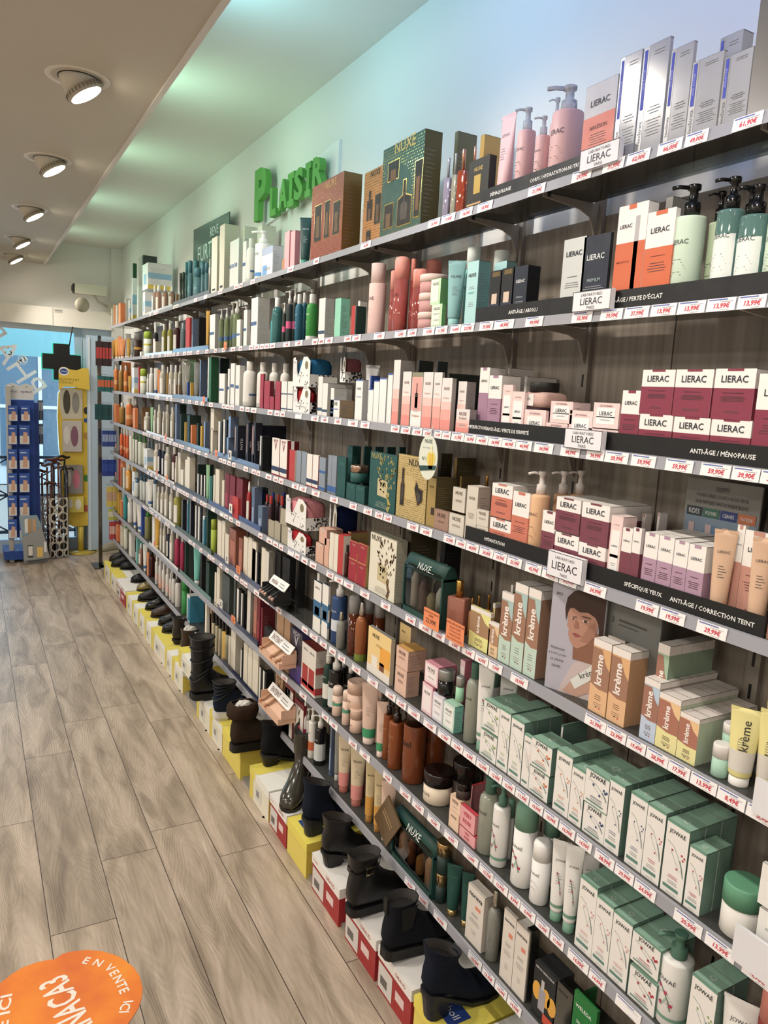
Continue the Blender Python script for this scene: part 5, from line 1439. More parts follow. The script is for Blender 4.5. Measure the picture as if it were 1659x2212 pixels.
# ---------------------------------------------------------------- seventh shelf
put('''
Z 7 yl 80 88 122 -105
Z 7 yl 122 130 160 -90
Z 7 or 150 165 190 0
Z 7 bte2 182 232 0 -95
Z 7 bwt 230 298 0 -38
Z 7 twh 292 330 0 -10
Z 7 bpb 270 330 0 -50 o=.05
Z 7 twh 336 402 0 45
Z 7 bb 374 384 422 70 o=.01
Z 7 bpo 415 482 0 98
Z 7 bpo 458 500 0 85 o=.03
Z 7 wh 496 520 580 175
Z 7 tyl 530 578 0 172
Z 7 bwk 578 610 0 232
Z 7 bwk 610 652 0 222
Z 7 bnv 650 686 0 298
Z 7 bwk 684 740 0 300
Z 7 bmg 738 800 0 340
Z 7 bmg 800 848 0 370
Z 7 dg 846 858 905 402
Z 7 gr 880 895 960 430 o=.02
Z 7 tte 948 1016 0 490
Z 7 bk 1018 1030 1080 550
Z 7 dg 1075 1110 1250 662
Z 7 fi 1170 1188 1194 782
Z 7 fi 1192 1225 1262 722
Z 7 gr 1248 1330 1392 780
Z 7 gr 1376 1394 1412 828
Z 7 fk 1410 1450 1500 955
Z 7 fk 1456 1484 1520 1005
Z 7 fig 1520 1555 1590 972
G 7 co 860 900 950 545 
G 7 rd 905 930 1100 560
G 7 rd 945 960 1112 680
G 7 vbk 985 1060 1120 890
G 7 vka 1115 1192 1200 700
G 7 vka 1198 1262 1320 785
G 7 vpu 1270 1398 1560 890
H 7 drr 45 205 345 1050
H 7 bdg 285 398 0 1155
H 7 bdb 345 518 0 1215
H 7 bdb 470 560 0 1205 o=.06
H 7 bdb 535 650 0 1260 o=.05
O 7 bbs 720 828 0 145
O 7 bbs 818 905 0 188
O 7 jbh 895 1035 0 372
O 7 jbh 865 1080 0 95 yb=372
O 7 tbs 1012 1160 0 115
O 7 bbt 1128 1262 0 132 o=.04
O 7 tbs 1155 1250 0 300
O 7 bap 1215 1325 0 270 o=.012
O 7 bap 1268 1428 0 335
O 7 bap 1400 1470 0 380 o=.06
M 7 jhn -62 150 0 -40 
M 7 jhn 110 330 0 -60 o=.075
M 7 jdk 380 640 0 670 o=.06
M 7 jcb 128 415 0 755
M 7 npe 366 452 468 1100
M 7 npe 378 470 560 968 yb=1105
M 7 jdk 428 572 0 865 yb=1022
M 7 nve 462 600 640 1245
M 7 nve 466 596 640 1062 yb=1240
M 7 nve 545 560 690 890 o=.06 d=.05
M 7 bjc 610 800 0 825
M 7 bjp 732 890 0 890
M 7 bjr 862 930 0 1020 o=.05
M 7 bjr 915 1130 0 1052
M 7 bjr 1180 1330 0 1150 o=.07
N 7 bjw 1085 1262 0 10 
N 7 tjo 1258 1392 0 15
N 7 tjo 1372 1505 0 60
N 7 tjo 1540 1660 0 140 o=.07
U 7 jp -75 66 75 940 n=2 d=.04
U 7 jp 66 203 212 1105 n=2 d=.045
U 7 jp 205 362 400 1235 n=2 d=.045
U 7 jr 375 600 640 1690 d=.08
U 7 jr 400 635 820 1400 yb=1680 d=.1
U 7 bjp 612 880 0 1435
U 7 jg 852 1060 1200 1768 n=2 d=.045
U 7 tjo 1150 1400 0 2010
U 7 bpr2 1400 1700 0 1870
''')
# ---------------------------------------------------------------- lowest shelf
put('''
Z 8 or 105 120 150 262

Z 8 cr 150 170 190 270
Z 8 bpg 190 240 0 230
Z 8 blm 212 300 0 300 o=.03
Z 8 wh 242 270 310 345
Z 8 te 320 335 430 400
Z 8 bnv 316 348 0 480
Z 8 bpk 350 400 0 470
Z 8 twh 400 440 0 480
Z 8 or 438 455 470 560
Z 8 bdd 456 526 0 555
Z 8 bsm 526 568 0 600 n=4
Z 8 bsm 564 606 0 640 n=4
Z 8 bsm 600 645 0 690 n=4
Z 8 bsm 640 688 0 740 n=4
Z 8 bsm 680 712 0 790 n=4
Z 8 bdw 704 762 0 785
Z 8 bdw 744 816 0 830
Z 8 bgn 812 896 0 870
Z 8 nv 905 920 985 925 o=.04
Z 8 tl 870 902 1062 1015
G 8 cr 322 340 372 615
G 8 br 374 395 432 680
G 8 fi 372 392 400 740
G 8 bnp 398 440 0 745
G 8 bnp 436 476 0 770
G 8 bnp 472 514 0 800
G 8 bnp 508 552 0 830
G 8 bnp 544 600 0 860
G 8 yl 514 545 585 950
G 8 fi 582 604 610 1000
G 8 fi 610 660 745 925
G 8 fk 718 742 750 1150
G 8 fi 750 794 800 1072
G 8 fi 800 846 852 1120
G 8 fi 850 912 925 1158
G 8 fk 925 955 962 1345
G 8 fk 965 1000 1100 1385
G 8 vka 1102 1180 1200 1400
G 8 vka 1202 1262 1330 1490
V 8 vdk 1256 1336 1360 415
V 8 vdk 1352 1440 1480 585
V 8 bsr 1384 1428 0 785 o=-.008
V 8 bdm 1428 1490 0 625
V 8 bdo 1462 1520 0 700 o=.012
V 8 bdo 1492 1578 0 690
V 8 bdb 1552 1670 0 755
O 8 gb 688 705 775 480 o=.02
O 8 tcl 740 800 0 560 o=.02
O 8 tng 778 895 0 640
O 8 tng 898 1030 0 755
O 8 re 1010 1020 1055 800 o=.06
O 8 tno 1042 1135 0 885
O 8 tno 1128 1215 0 985
O 8 tbs 1200 1330 0 1090
N 8 jgg 238 345 0 300
N 8 jgg 246 400 0 20 o=.0 yb=310
N 8 tgn 340 455 0 228
N 8 tgn 468 560 0 300 o=.01
N 8 no 512 655 760 385
N 8 bcs 690 815 0 462
N 8 no 820 925 960 610
N 8 no 928 1040 1160 735
N 8 gy 1018 1060 1165 790 o=.004
N 8 lz 1102 1290 1480 1080
N 8 gy 1300 1432 1560 1268
N 8 we 1440 1640 1700 1345
N 8 we 1440 1460 1700 1420 o=.07
''')
# ================================================================== STRIPS, SIGNS, PRICE CARDS ON THE SHELVES
EXT = []
def yz_fn(x): return lambda a, b: (x, -a, b)      # a runs to the viewer's right, b up, on a plane facing the aisle
def strip(sh, px0, px1, hgt, col, texts=(), tc='E9E9E6', desc='', off=0, zlift=0):
    X = 1.1115+off; z = ZS[sh-1]+zlift; y0, y1 = y_at(px0, X, z), y_at(px1, X, z); L = y0-y1
    f = MB(); f.box(0, .003, -L, 0, 0, hgt, col)
    for t, pc in texts:
        yc = y0-y_at(pc, X, z); f.text(t, tc, lambda a, b: (-.0006, -a, b), yc, hgt*.5, .0118*hgt/.037, bold=.02)
    o = f.build('category_strip'); o.location = (X, y0, z); tag(o, desc, 'sign strip', None); return o
K = '08090B'
strip(1, 1037, 1250, .034, '1A1C20', [('DÉMAQUILLAGE', 1080), ('CORPS / HYDRATATION-NUTRITION', 1203)], desc='dark strip lettered DÉMAQUILLAGE and CORPS along the top shelf edge')
strip(2, 1026, 1236, .036, '0E1014', [('ANTI-ÂGE / ABSOLU', 1128)], desc='black strip lettered ANTI-ÂGE / ABSOLU on the second shelf edge')
strip(2, 1315, 1800, .036, '0E1014', [('ANTI-ÂGE / PERTE D\'ÉCLAT', 1365)], desc='black strip lettered PERTE D\'ÉCLAT on the second shelf edge')
strip(3, 1012, 1218, .036, K, [('IMPERFECTIONS', 1030), ('ANTI-ÂGE / PERTE DE FERMETÉ', 1094)], desc='black strip lettered PERTE DE FERMETÉ on the third shelf edge')
strip(3, 1297, 1800, .036, K, [('ANTI-ÂGE / MÉNOPAUSE', 1556)], desc='black strip lettered ANTI-ÂGE / MÉNOPAUSE on the third shelf edge')
strip(4, 1004, 1181, .036, K, [('HYDRATATION', 1067)], desc='black strip lettered HYDRATATION on the fourth shelf edge')
strip(4, 1253, 1648, .036, K, [('SPÉCIFIQUE YEUX', 1386), ('ANTI-ÂGE / CORRECTION TEINT', 1531)], desc='black strip lettered SPÉCIFIQUE YEUX and CORRECTION TEINT, fourth shelf edge')
for sh, a, b, c in ((1, 310, 372, 'D3DDE3'), (1, 374, 452, '6C7782'), (2, 312, 372, 'C9D6DC'), (2, 374, 450, '59677A'), (3, 315, 372, 'DCE4E8'), (3, 374, 448, '4F5B6C'), (4, 316, 374, 'EDF0F0'), (4, 377, 452, '5C6672'),
                    (4, 462, 560, '56617E'), (5, 320, 376, 'F0F1EF'), (5, 379, 448, '4A5462'), (5, 450, 562, '41578C'), (6, 322, 378, 'F0F1EF'), (6, 381, 456, '55706C'), (6, 462, 562, '50587A'), (7, 322, 384, 'F2F3F1'), (7, 388, 455, '5F8A84'), (7, 470, 556, '484E68'), (8, 480, 574, '232A4A')):
    strip(sh, a, b, .016 if c[0] in 'DEFC' else .024, c+'/g', desc={'D': 'pale', 'E': 'white', 'F': 'white', 'C': 'pale'}.get(c[0], 'dark' if c[0] in '2' else 'blue-grey')+' plain header strip on %s shelf, %s stretch' % (ORD[sh-1], 'far' if a < 330 else 'middle' if a < 400 else 'nearer'))
def brand_sign(sh, px0, px1, yt, yb):
    X = 1.094; z = ZS[sh-1]; yl, yr_ = y_at(px0, X, z), y_at(px1, X, z); zt, zb = z_at(yt, X, yl), z_at(yb, X, yl); w, h = yl-yr_, zt-zb
    f = MB(); f.box(0, .012, -w, 0, 0, h, 'ECEAF0'); fn = lambda a, b: (-.0005, -a, b)
    for r_ in ((0, 0, w, .0012), (0, h-.0012, w, h), (0, 0, .0012, h), (w-.0012, 0, w, h)): f.put(R4(*r_), '22252E', fn, 'f')
    f.text('LIERAC', '22252E', fn, w/2, h*.48, .1, w=w*.72, hmax=h*.34); f.text('LABORATOIRES', '555', fn, w/2, h*.8, .1, w=w*.55); f.text('PARIS', '555', fn, w/2, h*.16, .1, w=w*.2)
    o = f.build('brand_sign'); o.location = (X, yl, zb); tag(o, 'small white brand plate with black border clipped on %s shelf rail' % ORD[sh-1], 'sign')
brand_sign(1, 1251, 1336, 327, 374); brand_sign(2, 1235, 1317, 632, 675); brand_sign(3, 1218, 1298, 924, 966); brand_sign(4, 1181, 1256, 1187, 1240)
# ---- price cards
CARDS = []
_cc = {}
def card(sh, px0, px1, text=None):
    X = D0-.0022; z = ZB[sh-1]+.0005; y0, y1 = y_at(px0, X, z), y_at(px1, X, z); w = max(.02, y0-y1); far = (px1-px0) < 14
    k = (round(w, 3), None if far else text)
    if k not in _cc:
        f = MB(); h = .0215; sl = .12; fn = lambda a, b: (sl*b-.0004, -a, b); f.box(0, .0008, -w, 0, 0, h, 'F3EFEF'); f.v = [(x+sl*zz, yy, zz) for x, yy, zz in f.v]
        if text: f.text(text, 'D6304A', fn, w*.54, h*.4, .1, w=w*.62, hmax=h*.48, bold=.03, shear=.12)
        if far and text: f.put(R4(w*.25, h*.25, w*.8, h*.55), 'DFA0A4', fn, 'f')
        if not far: f.put(R4(w*.06, h*.84, w*.72, h*.93), '5A6CB8', fn, 'f'); f.put(R4(w*.45, h*.7, w*.9, h*.73), '888', fn, 'f'); f.put(R4(w*.5, h*.08, w*.8, h*.11), '999', fn, 'f')
        o = f.build('price_card', link=False); _cc[k] = o
    else: o = _cc[k].copy()
    COL.objects.link(o); o.location = (X, y0, z); CARDS.append((o, sh, y0, text))
PR = '''I 1 180 285 26,90;300 420 19,90;465 575 54,00;620 755 18,90;1075 1225 21,99;1465 1640 29,99
P 1 170 360 31,99;385 590 62,00;660 880 66,00;905 1110 49,00;1330 1600 61,90
J 2 0 75 15,99;135 235 17,99;245 350 11,99;380 470 16,49;475 590 23,99;640 760 29,90;770 945 49,99;1050 1205 99,99;1465 1645 55,90
Q 2 150 345 39,99;365 580 37,99;600 825 13,99;840 1085 13,99;1100 1355 13,99;1375 1630 13,99;1650 1900 13,99
K 3 -60 20 27,90;40 125 37,99;135 210 37,99;235 300 21,99;305 380 33,99;390 500 31,99;505 605 25,99;610 715 44,90;720 838 34,99;842 960 48,99;965 1105 44,99;1130 1295 34,99;1365 1535 44,99
R 3 25 180 34,99;188 395 59,99;425 640 59,99;730 975 59,99;1045 1310 59,90;1325 1570 39,90;1580 1850 39,90
L 4 110 215 64,90;320 420 57,99;428 515 59,99;520 630 48,99;640 760 24,00;765 880 29,99;888 1015 25,99;1050 1190 42,99;1200 1345 35,99;1355 1510 35,99
S 4 5 195 24,99;465 665 19,99;680 900 19,99;1010 1275 29,99
L 5 485 595 9,49;602 715 16,99;722 840 7,99;920 1070 18,99
T 5 10 195 21,99;200 375 23,99;385 550 19,49;560 750 28,99;755 945 17,99;955 1185 13,99;1195 1440 8,49;1455 1760 5,90
M 6 0 105 17,99;140 250 17,99;270 380 17,99;388 490 11,99;495 605 9,99;612 722 12,99;728 838 12,99;845 955 12,99;962 1080 11,99;1088 1205 19,99;1215 1340 18,99;1352 1490 16,99;1505 1640 14,99
U 6 95 255 28,99;265 420 29,99;430 605 24,99;765 1000 20,99;1030 1280 13,99;1345 1600 4,90
M 7 40 140 33,99;175 285 19,99;325 445 8,99;495 625 12,99;640 770 12,70
N 7 755 890 12,99;898 1000 8,99;1005 1135 5,99;1145 1260 12,99;1275 1390 11,99;1430 1610 14,99
U 7 45 180 14,99;270 480 
N 8 80 180 22,90;230 345 19,99;540 655 10,99;665 770 13,99;780 880 14,99;890 1010 14,99'''
lim = {}
for ln in PR.split('\n'):
    c, sh, rest = ln.split(' ', 2); ox, oy, s = CROP[c]; sh = int(sh)
    for q in rest.split(';'):
        t = q.split(' '); a, b = float(t[0]), float(t[1]); tx = (t[2]+'€') if len(t) > 2 and t[2] else None
        card(sh, ox+a/s, ox+b/s, tx); lim[sh] = min(lim.get(sh, 9e9), ox+a/s)
rp = random.Random(11)
for sh in range(1, 9):
    p = lim[sh]-4
    X = D0-.0022; y = y_at(p, X, ZB[sh-1]); 
    while y < 5.6:
        w = rp.uniform(.05, .075); y0 = y+w
        px0, px1 = [CX+F*(Vector((X, yy, ZB[sh-1]-CH)).dot(R_))/(Vector((X, yy, ZB[sh-1]-CH)).dot(W_)) for yy in (y0, y)]
        if rp.random() < (.78 if sh != 1 else .35): card(sh, px0, px1-.4, rp.choice(['12,99€', '8,90€', '24,50€', '19,99€', '31,90€', '15,49€', '9,90€']))
        y = y0+rp.choice([.006, .006, .02, .05, .09])
        if len(CARDS) > 296: break
# ---- orange promotion cards
PROMO = []
def promo(px, py, sh, w, h, texts=(), X=1.09, tilt=.0, name='orange promotion card', desc=''):
    yc = y_at(px, X, ZS[sh-1]); z = z_at(py, X, yc); f = MB(); fn = lambda a, b: (-.0006, -a, b)
    f.box(0, .0006, -w/2, w/2, -h/2, h/2, 'F58A50')
    for t, v, wf, c in texts: f.text(t, c, fn, 0, v*h, .1, w=w*wf, hmax=h*.3)
    o = f.build('promotion_card'); o.location = (X, yc, z); o.rotation_euler = (tilt, 0, 0); tag(o, desc, 'price card', None); PROMO.append(o)
promo(930, 1338, 5, .078, .052, [('HUILE PRODIGIEUSE', .33, .9, '6A3A20'), ('100ML', .16, .3, '6A3A20'), ('22,99€', -.14, .72, '33201A')], X=1.088, desc='orange promotion card reading 22,99€ on the fifth shelf rail')
promo(981, 1366, 5, .082, .056, [('HUILE PRODIGIEUSE', .36, .95, '5A2A18'), ('50ml=14,99€', .17, .6, '6A3A20'), ('Or 50ml=16,99€', 0, .66, '6A3A20'), ('100ml=22,99€', -.18, .6, '6A3A20'), ('Riche 100ml=29,99€', -.36, .8, '6A3A20')], X=1.088, desc='orange promotion card with five price lines beside the 22,99€ card')
k_ = 0
for c, x, y, sh in (('A', 1288, 1140, 2), ('B', 1055, 318, 3), ('B', 640, 720, 4), ('B', 1190, 900, 4), ('B', 100, 815, 5), ('B', 148, 840, 5), ('B', 215, 880, 5), ('B', 548, 1112, 5), ('B', 655, 1165, 5), ('B', 100, 1128, 6), ('Z', 520, 475, 7), ('Z', 125, 320, 8), ('Z', 580, 930, 8)):
    ox, oy, s = CROP[c]; k_ += 1
    promo(ox+x/s, oy+y/s, sh, .045, .034, [('9,90€', -.1, .6, 'B05030')], desc='small orange price tag on %s shelf rail, %s' % (ORD[sh-1], ['near the clear green pumps', 'beside the tall green cartons', 'below the labelled bottles', 'beside the slim cream cartons', 'leftmost of three', 'middle one of three', 'rightmost of three', 'below the blue-pump bottles', 'right of another orange tag', 'at its far end', 'below the yellow tube', 'at its far end', 'below the hand gels'][k_-1]))
for c, x, y, sh in (('G', 695, 265, 6), ('G', 640, 820, 7)):
    ox, oy, s = CROP[c]; promo(ox+x/s, oy+y/s, sh, .062, .036, [('PROMO', .2, .5, 'A04A20'), ('34,90€', -.15, .7, '7A2A10')], desc='orange price card on %s shelf rail below the cream cartons' % ORD[sh-1])
# small white and navy plates on the cream serum shelves
for c, x, y, sh in (('B', 1338, 920, 4), ('B', 1345, 1500, 5), ('Z', 1305, 640, 6), ('Z', 1240, 1130, 7)):
    ox, oy, s = CROP[c]; X = 1.095; yc = y_at(ox+x/s, X, ZS[sh-1]); z = z_at(oy+y/s, X, yc); f = MB(); f.box(0, .002, -.022, .022, -.022, .022, 'ECE8DA'); f.put(R4(-.007, -.012, .007, .012), '26305A', lambda a, b: (-.0005, -a, b), 'f')
    o = f.build('brand_plate'); o.location = (X, yc, z); tag(o, 'small cream plate with a navy mark on %s shelf rail' % ORD[sh-1], 'sign')
# ---- oval hanging tag on the third rail
X = 1.085; yc = y_at(925, X, 1.55); z = z_at(988, X, yc); r = empty('hanging_tag', (X, yc, z)); tag(r, 'oval pale hanging tag with yellow bottle picture below the third rail', 'tag')
f = MB(); a_, b_ = .047, .061; n = 36; rs = [[(x, a_*math.cos(2*PI*i/n), b_*math.sin(2*PI*i/n)) for i in range(n)] for x in (0, .0012)]; f.rings(rs, 'DFE3D2', smooth=False)
fn = lambda a, b: (-.0006, -a, b); f2 = lambda a, b: (-.0011, -a, b)
f.text('NUXE', '23403A', f2, 0, .044, .1, w=.038); f.text('Super Serum [10]', '5A6A5A', f2, -.008, .026, .1, w=.04); f.text('N°1', '23403A', f2, -.018, -.004, .1, w=.02)
disc(f, fn, .016, -.002, .021, 'E8D24A', 16); f.put(R4(.006, -.03, .026, .012), 'E2B81C', f2, 'f'); f.put(R4(.012, .012, .02, .034), 'F0E9B0', f2, 'f')
f.put([(-.041, -.026), (.043, -.018), (.040, -.03), (-.036, -.040)], '1D4A42', f2, 'f'); f.build('oval_card', r)
f = MB(); f.tube([(.0, 0, .058), (.006, 0, .075), (.012, 0, .086)], .001, 'D9D9D9/g', 6); f.build('clip', r)
# ---- brand board on top shelf, far part
X = 1.275; z = ZS[0]; y0, y1 = y_at(417, X, z+.2), y_at(493, X, z+.2); r = empty('brand_board', (X, y0, z)); tag(r, 'dark green glass brand board standing on top shelf behind bottles', 'sign')
zt = z_at(497, X, y0)-z; zt2 = z_at(457, X, y1)-z
f = MB(); f.rings([[(x, 0, .0), (x, y1-y0, .0), (x, y1-y0, zt2), (x, 0, zt)] for x in (0, .006)], '4A625E/g', smooth=False); f.text('FURTERER', 'C9D6D0', lambda a, b: (-.0008, -a, b), (y0-y1)*.55, zt*.66, .1, w=(y0-y1)*.8); f.text('RENE', 'C9D6D0', lambda a, b: (-.0008, -a, b), (y0-y1)*.62, zt*.85, .1, w=(y0-y1)*.22); f.build('panel', r)
f = MB(); f.box(-.02, -.004, y1-y0, .12, 0, .012, '101312/g'); f.box(-.018, -.014, -.05, .12, .012, zt*.45, '101312/g'); f.build('ledge', r)
# ---- pictures boards on the fifth and fourth shelf
def fnb(w): return lambda a, b: (-.0006, -a, b)
X = XF-.004; z = ZS[4]; y0, y1 = y_at(1176, X, z), y_at(1290, X+.042, z); w = math.hypot(y0-y1, .042); th_ = math.atan2(.042, y0-y1); h = z_at(1255, X, y0)-z
f = MB(); f.box(0, .004, -w, 0, 0, h, 'B9B6C2', front=None)
g = lambda k: (lambda a, b: (-.0006-.0005*k, -a*w, b*h))
def poly(k, c, P, hd=False): f.put([(.27+(a-.46)*1.33, .42+(b-.3)*.83) if hd else (a, b) for a, b in P], c, g(k), 'f')
poly(0, 'B3B0BE', R4(0, 0, 1, 1)); poly(1, 'C9B8B8', [(.25, 0), (1, 0), (1, .35), (.8, .42), (.5, .3)])
poly(2, '8E5F48', [(.62, .20), (.92, .2), (.96, .55), (.6, .5)], True); poly(3, 'B98670', [(.50, .70), (.515, .60), (.50, .555), (.535, .53), (.53, .47), (.56, .40), (.62, .335), (.68, .33), (.80, .40), (.90, .52), (.95, .75), (.75, .88), (.53, .84)], True); poly(4, 'A87560', [(.7, .42), (.8, .42), (.9, .54), (.88, .66), (.8, .6)], True)
poly(4, '3A2218', [(.485, .60), (.46, .74), (.48, .86), (.56, .94), (.68, .99), (.84, .99), (1, .93), (1, .46), (.93, .42), (.95, .52), (.93, .64), (.88, .71), (.78, .745), (.66, .73), (.58, .76), (.53, .75), (.505, .70)], True)
poly(5, '5A3A2E', [(.56, .665), (.63, .675), (.63, .66)], True); poly(5, '5A3A2E', [(.70, .70), (.82, .695), (.82, .68), (.70, .688)], True); poly(5, 'E6DAD2', [(.55, .645), (.58, .658), (.62, .645), (.58, .636)], True); poly(6, '2A1A16', [(.57, .656), (.6, .655), (.6, .638), (.575, .638)], True); poly(5, 'E6DAD2', [(.70, .645), (.75, .66), (.81, .645), (.75, .632)], True); poly(6, '2A1A16', [(.735, .657), (.775, .657), (.775, .635), (.735, .635)], True)
poly(5, 'A06A56', [(.62, .64), (.655, .62), (.67, .56), (.62, .545), (.60, .56)], True); poly(5, '9A4A48', [(.585, .48), (.62, .495), (.65, .49), (.72, .475), (.64, .452)], True)
poly(3, 'C49884', [(.35, .02), (.62, .0), (.85, .08), (.95, .16), (.7, .2), (.5, .14)]); poly(4, 'DDE0DC', [(.48, .14), (.58, .07), (1, .26), (1, .38), (.94, .38)]); f.text('krème', '222', lambda a, b: g(5)(a, b*w/h), .80, .25*h/w, .1, rot=.55, w=.36)
for k, t in enumerate(('Redonnez', 'à votre peau', 'sa pleine', 'santé.')): f.text(t, '2A2A30', lambda a, b: g(5)(a, b*w/h), .2, (.40-.055*k)*h/w, .1, w=(.27, .33, .25, .18)[k], shear=.2 if k < 2 else 0)
f.text('BIO', '444', lambda a, b: g(2)(a, b*w/h), .14, .9*h/w, .1, w=.11); 
o = f.build('advertising_board'); o.location = (X, y0, z); o.rotation_euler = (0, 0, th_); tag(o, 'advertising board picturing a short-haired woman holding a tube, fifth shelf', 'poster')
X = XF+.05; y0, y1 = y_at(1296, X, z), y_at(1404, X, z); w = y0-y1; h = z_at(1235, X, y0)-z
f = MB(); f.box(0, .004, -w, 0, 0, h, '6E6F6C')
for k in range(3): f.text(str(k+1), '2A2A2A', lambda a, b: (-.0006, -a, b), w*.1, h*(.8-.14*k), .1, hmax=h*.05, w=w*.05); f.put(R4(w*.22, h*(.8-.14*k), w*.75, h*(.815-.14*k)), '3F3F3D', lambda a, b: (-.0006, -a, b), 'f'); f.put(R4(w*.22, h*(.77-.14*k), w*.6, h*(.78-.14*k)), '4A4A48', lambda a, b: (-.0006, -a, b), 'f')
o = f.build('advertising_board'); o.location = (X, y0, z); tag(o, 'dark grey numbered board behind the orange-brown cartons on fifth shelf', 'poster')
X = 1.25; z = ZS[3]; y0, y1 = y_at(1465, X, z+.05), y_at(1622, X, z+.05); w = y0-y1; h = z_at(1030, X, y0)-z
f = MB(); f.box(0, .004, -w, 0, 0, h, '8C8A86'); gg = lambda k: (lambda a, b: (-.0006-.0005*k, -a*w, b*h))
f.put(R4(.02, .1, .98, .72), '7E93A8', gg(0), 'f'); f.put([(.1, .35), (.35, .62), (.7, .6), (.95, .4), (.7, .52), (.35, .54)], '5E86AC', gg(1), 'f')
for k, (c, t) in enumerate((('2E3A44', 'RIDES'), ('3A6A5A', 'POCHES'), ('2E3E7A', 'CERNES'), ('C0683A', 'FATIGUE'))):
    a = .04+.235*k; f.put(R4(a, .68, a+.22, .76), c, gg(2), 'f'); f.text(t, 'E6E6E6', gg(3), a+.11, .72, .1, w=.15); f.put(R4(a+.05, .3, a+.13, .62), 'C9AEB0', gg(2), 'f'); f.put(R4(a+.07, .22, a+.11, .3), 'D9C9C9', gg(2), 'f'); f.put(R4(a, .12, a+.15, .26), c, gg(3), 'f')
    if k < 3: f.text(('97%', '70%', '94%')[k], 'F0F0F0', gg(4), a+.07, .2, .1, w=.1)
f.text('DIOPTI', '33333A', gg(2), .5, .93, .1, w=.16); f.text('4 SOINS CIBLÉS CONTOUR DES YEUX', '33333A', gg(2), .5, .87, .1, w=.7); f.text('AUX PEPTIDES ANTI-LUMIÈRE BLEUE', '33333A', gg(2), .5, .81, .1, w=.7)
o = f.build('advertising_board'); o.location = (X, y0, z); tag(o, 'blue-grey eye care board picturing four slim tubes at back of fourth shelf', 'poster')
# ---- clear pouches with green trim
def pouch(sh, px0, px1, yt, desc, body='D9DDD6/c', dep=.05):
    X = XF-.006; z = ZS[sh-1]; y0, y1 = y_at(px0, X, z), y_at(px1, X, z); w = y0-y1; h = z_at(yt, X, y0)-z; r = empty('toiletry_pouch', (X, (y0+y1)/2, z), -PI/2); tag(r, desc, 'pouch')
    f = MB(); f.rbox(-w/2, w/2, 0, dep, .004, h*.86, body, r=.012); f.build('window', r)
    f = MB(); f.rings([[(x, y, zz) for y, zz in ((-.002, h*.76), (dep+.002, h*.76), (dep*.7, h*.97), (dep*.5, h), (dep*.3, h*.97))] for x in (-w/2-.003, -w/4, 0, w/4, w/2+.003)], '12433C', smooth=True)
    f.text('NUXE', 'D9E2DC', lambda a, b: (a, dep*.3*(b-h*.76)/(h*.21)-.0035, b), -.0, h*.86, .1, w=w*.32)
    f.tube([(w*.3, dep*.5, h*.985), (w*.4, dep*.5, h*1.0), (w*.46, dep*.45, h*.93)], .003, '0C2F2A', 6); f.build('zip_top', r)
    f = MB(); f.box(-w/2-.002, w/2+.002, -.002, dep+.002, 0, h*.1, '12433C'); f.box(-w/2-.003, -w/2+.004, -.002, dep, 0, h*.8, '12433C'); f.box(w/2-.004, w/2+.003, -.002, dep, 0, h*.8, '12433C'); f.build('trim', r)
    for k, (c, hh) in enumerate((('E3CFC6', .6), ('8A6A66', .5), ('C9B68A', .35), ('EEEAE6', .5))):
        f = MB(); x = -w*.36+w*.22*k; f.lathe([(w*.065, h*.1), (w*.07, h*.12), (w*.07, h*(.1+hh*.8)), (w*.03, h*(.1+hh))], c, 12, cx=x, cy=dep*.5); b = f.build('travel_bottle', r)
pouch(5, 869, 950, 1192, 'clear pouch with dark green zip top beside the cream tree box')
pouch(8, 845, 930, 1742, 'clear pouch with dark green zip top on the lowest shelf', body='E0C6A6/c')
pouch(5, 935, 985, 1195, 'second green-topped pouch pushed behind the first on fifth shelf', dep=.04) if False else None
# green-black frame carton with pink edge
# ---- tester trays sticking out from the rail
def tray(px0, px1, py1, body, vial, desc, word, n=4, gaps=()):
    X = 1.04; z = ZS[5]
    for _ in range(4): y1 = y_at(px1, X, z); z = z_at(py1, X, y1)
    y0 = y_at(px0, X, z); w = y0-y1; r = empty('tester_tray', (X, y0, z)); tag(r, desc, 'tester display')
    f = MB(); D = .074; q = .64
    f.rings([[(x, y, zz) for x, zz in ((0, .0), (D, 0), (D, .07), (D-.008, .072), (D-.012, .045), (.013, .024), (.0, .026))] for y in (0, -w)], body, smooth=False); f.box(.012, D, 0, .003, .02, .06, body); f.box(.012, D, -w-.003, -w, .02, .06, body); f.build('tray', r)
    fc = lambda a, b: (.0395+b*.79-.001, -a, .0565+b); f = MB(); f.rings([[(.040, y, .056), (.0415, y, .055), (.066, y, .087), (.0645, y, .088)] for y in (.004, -w-.004)], 'F0EDE8', smooth=False); f.text(word, '7A4A3A', fc, w*.3, .015, .1, w=w*.42); f.put(R4(w*.6, .008, w*.92, .011), '8A8A8A', fc, 'f'); f.put(R4(w*.6, .017, w*.85, .020), '8A8A8A', fc, 'f'); f.build('header_card', r)
    for k in range(n):
        if k in gaps: continue
        yy = -w*(k+.5)/n; v = MB(); v.tube([(.004, yy, .029), (.02, yy, .037), (.046, yy, .052)], .006, vial, 10); q = v.build('tester_vial', r)
        c = MB(); c.tube([(-.006, yy, .024), (.005, yy, .030)], .0065, 'B87A50' if body != '17171A' else 'C9A08C', 10); c.build('vial_cap', q)
    for u in (0.01,): m_ = MB(); m_.box(.074, .11, -w*.8, -w*.2, .0, .004, body); m_.build('clip', r)
tray(560, 591, 1311, '17171A', '202022', 'black makeup tester tray sticking out of the sixth shelf', 'MINÉRAL', 6, (3,))
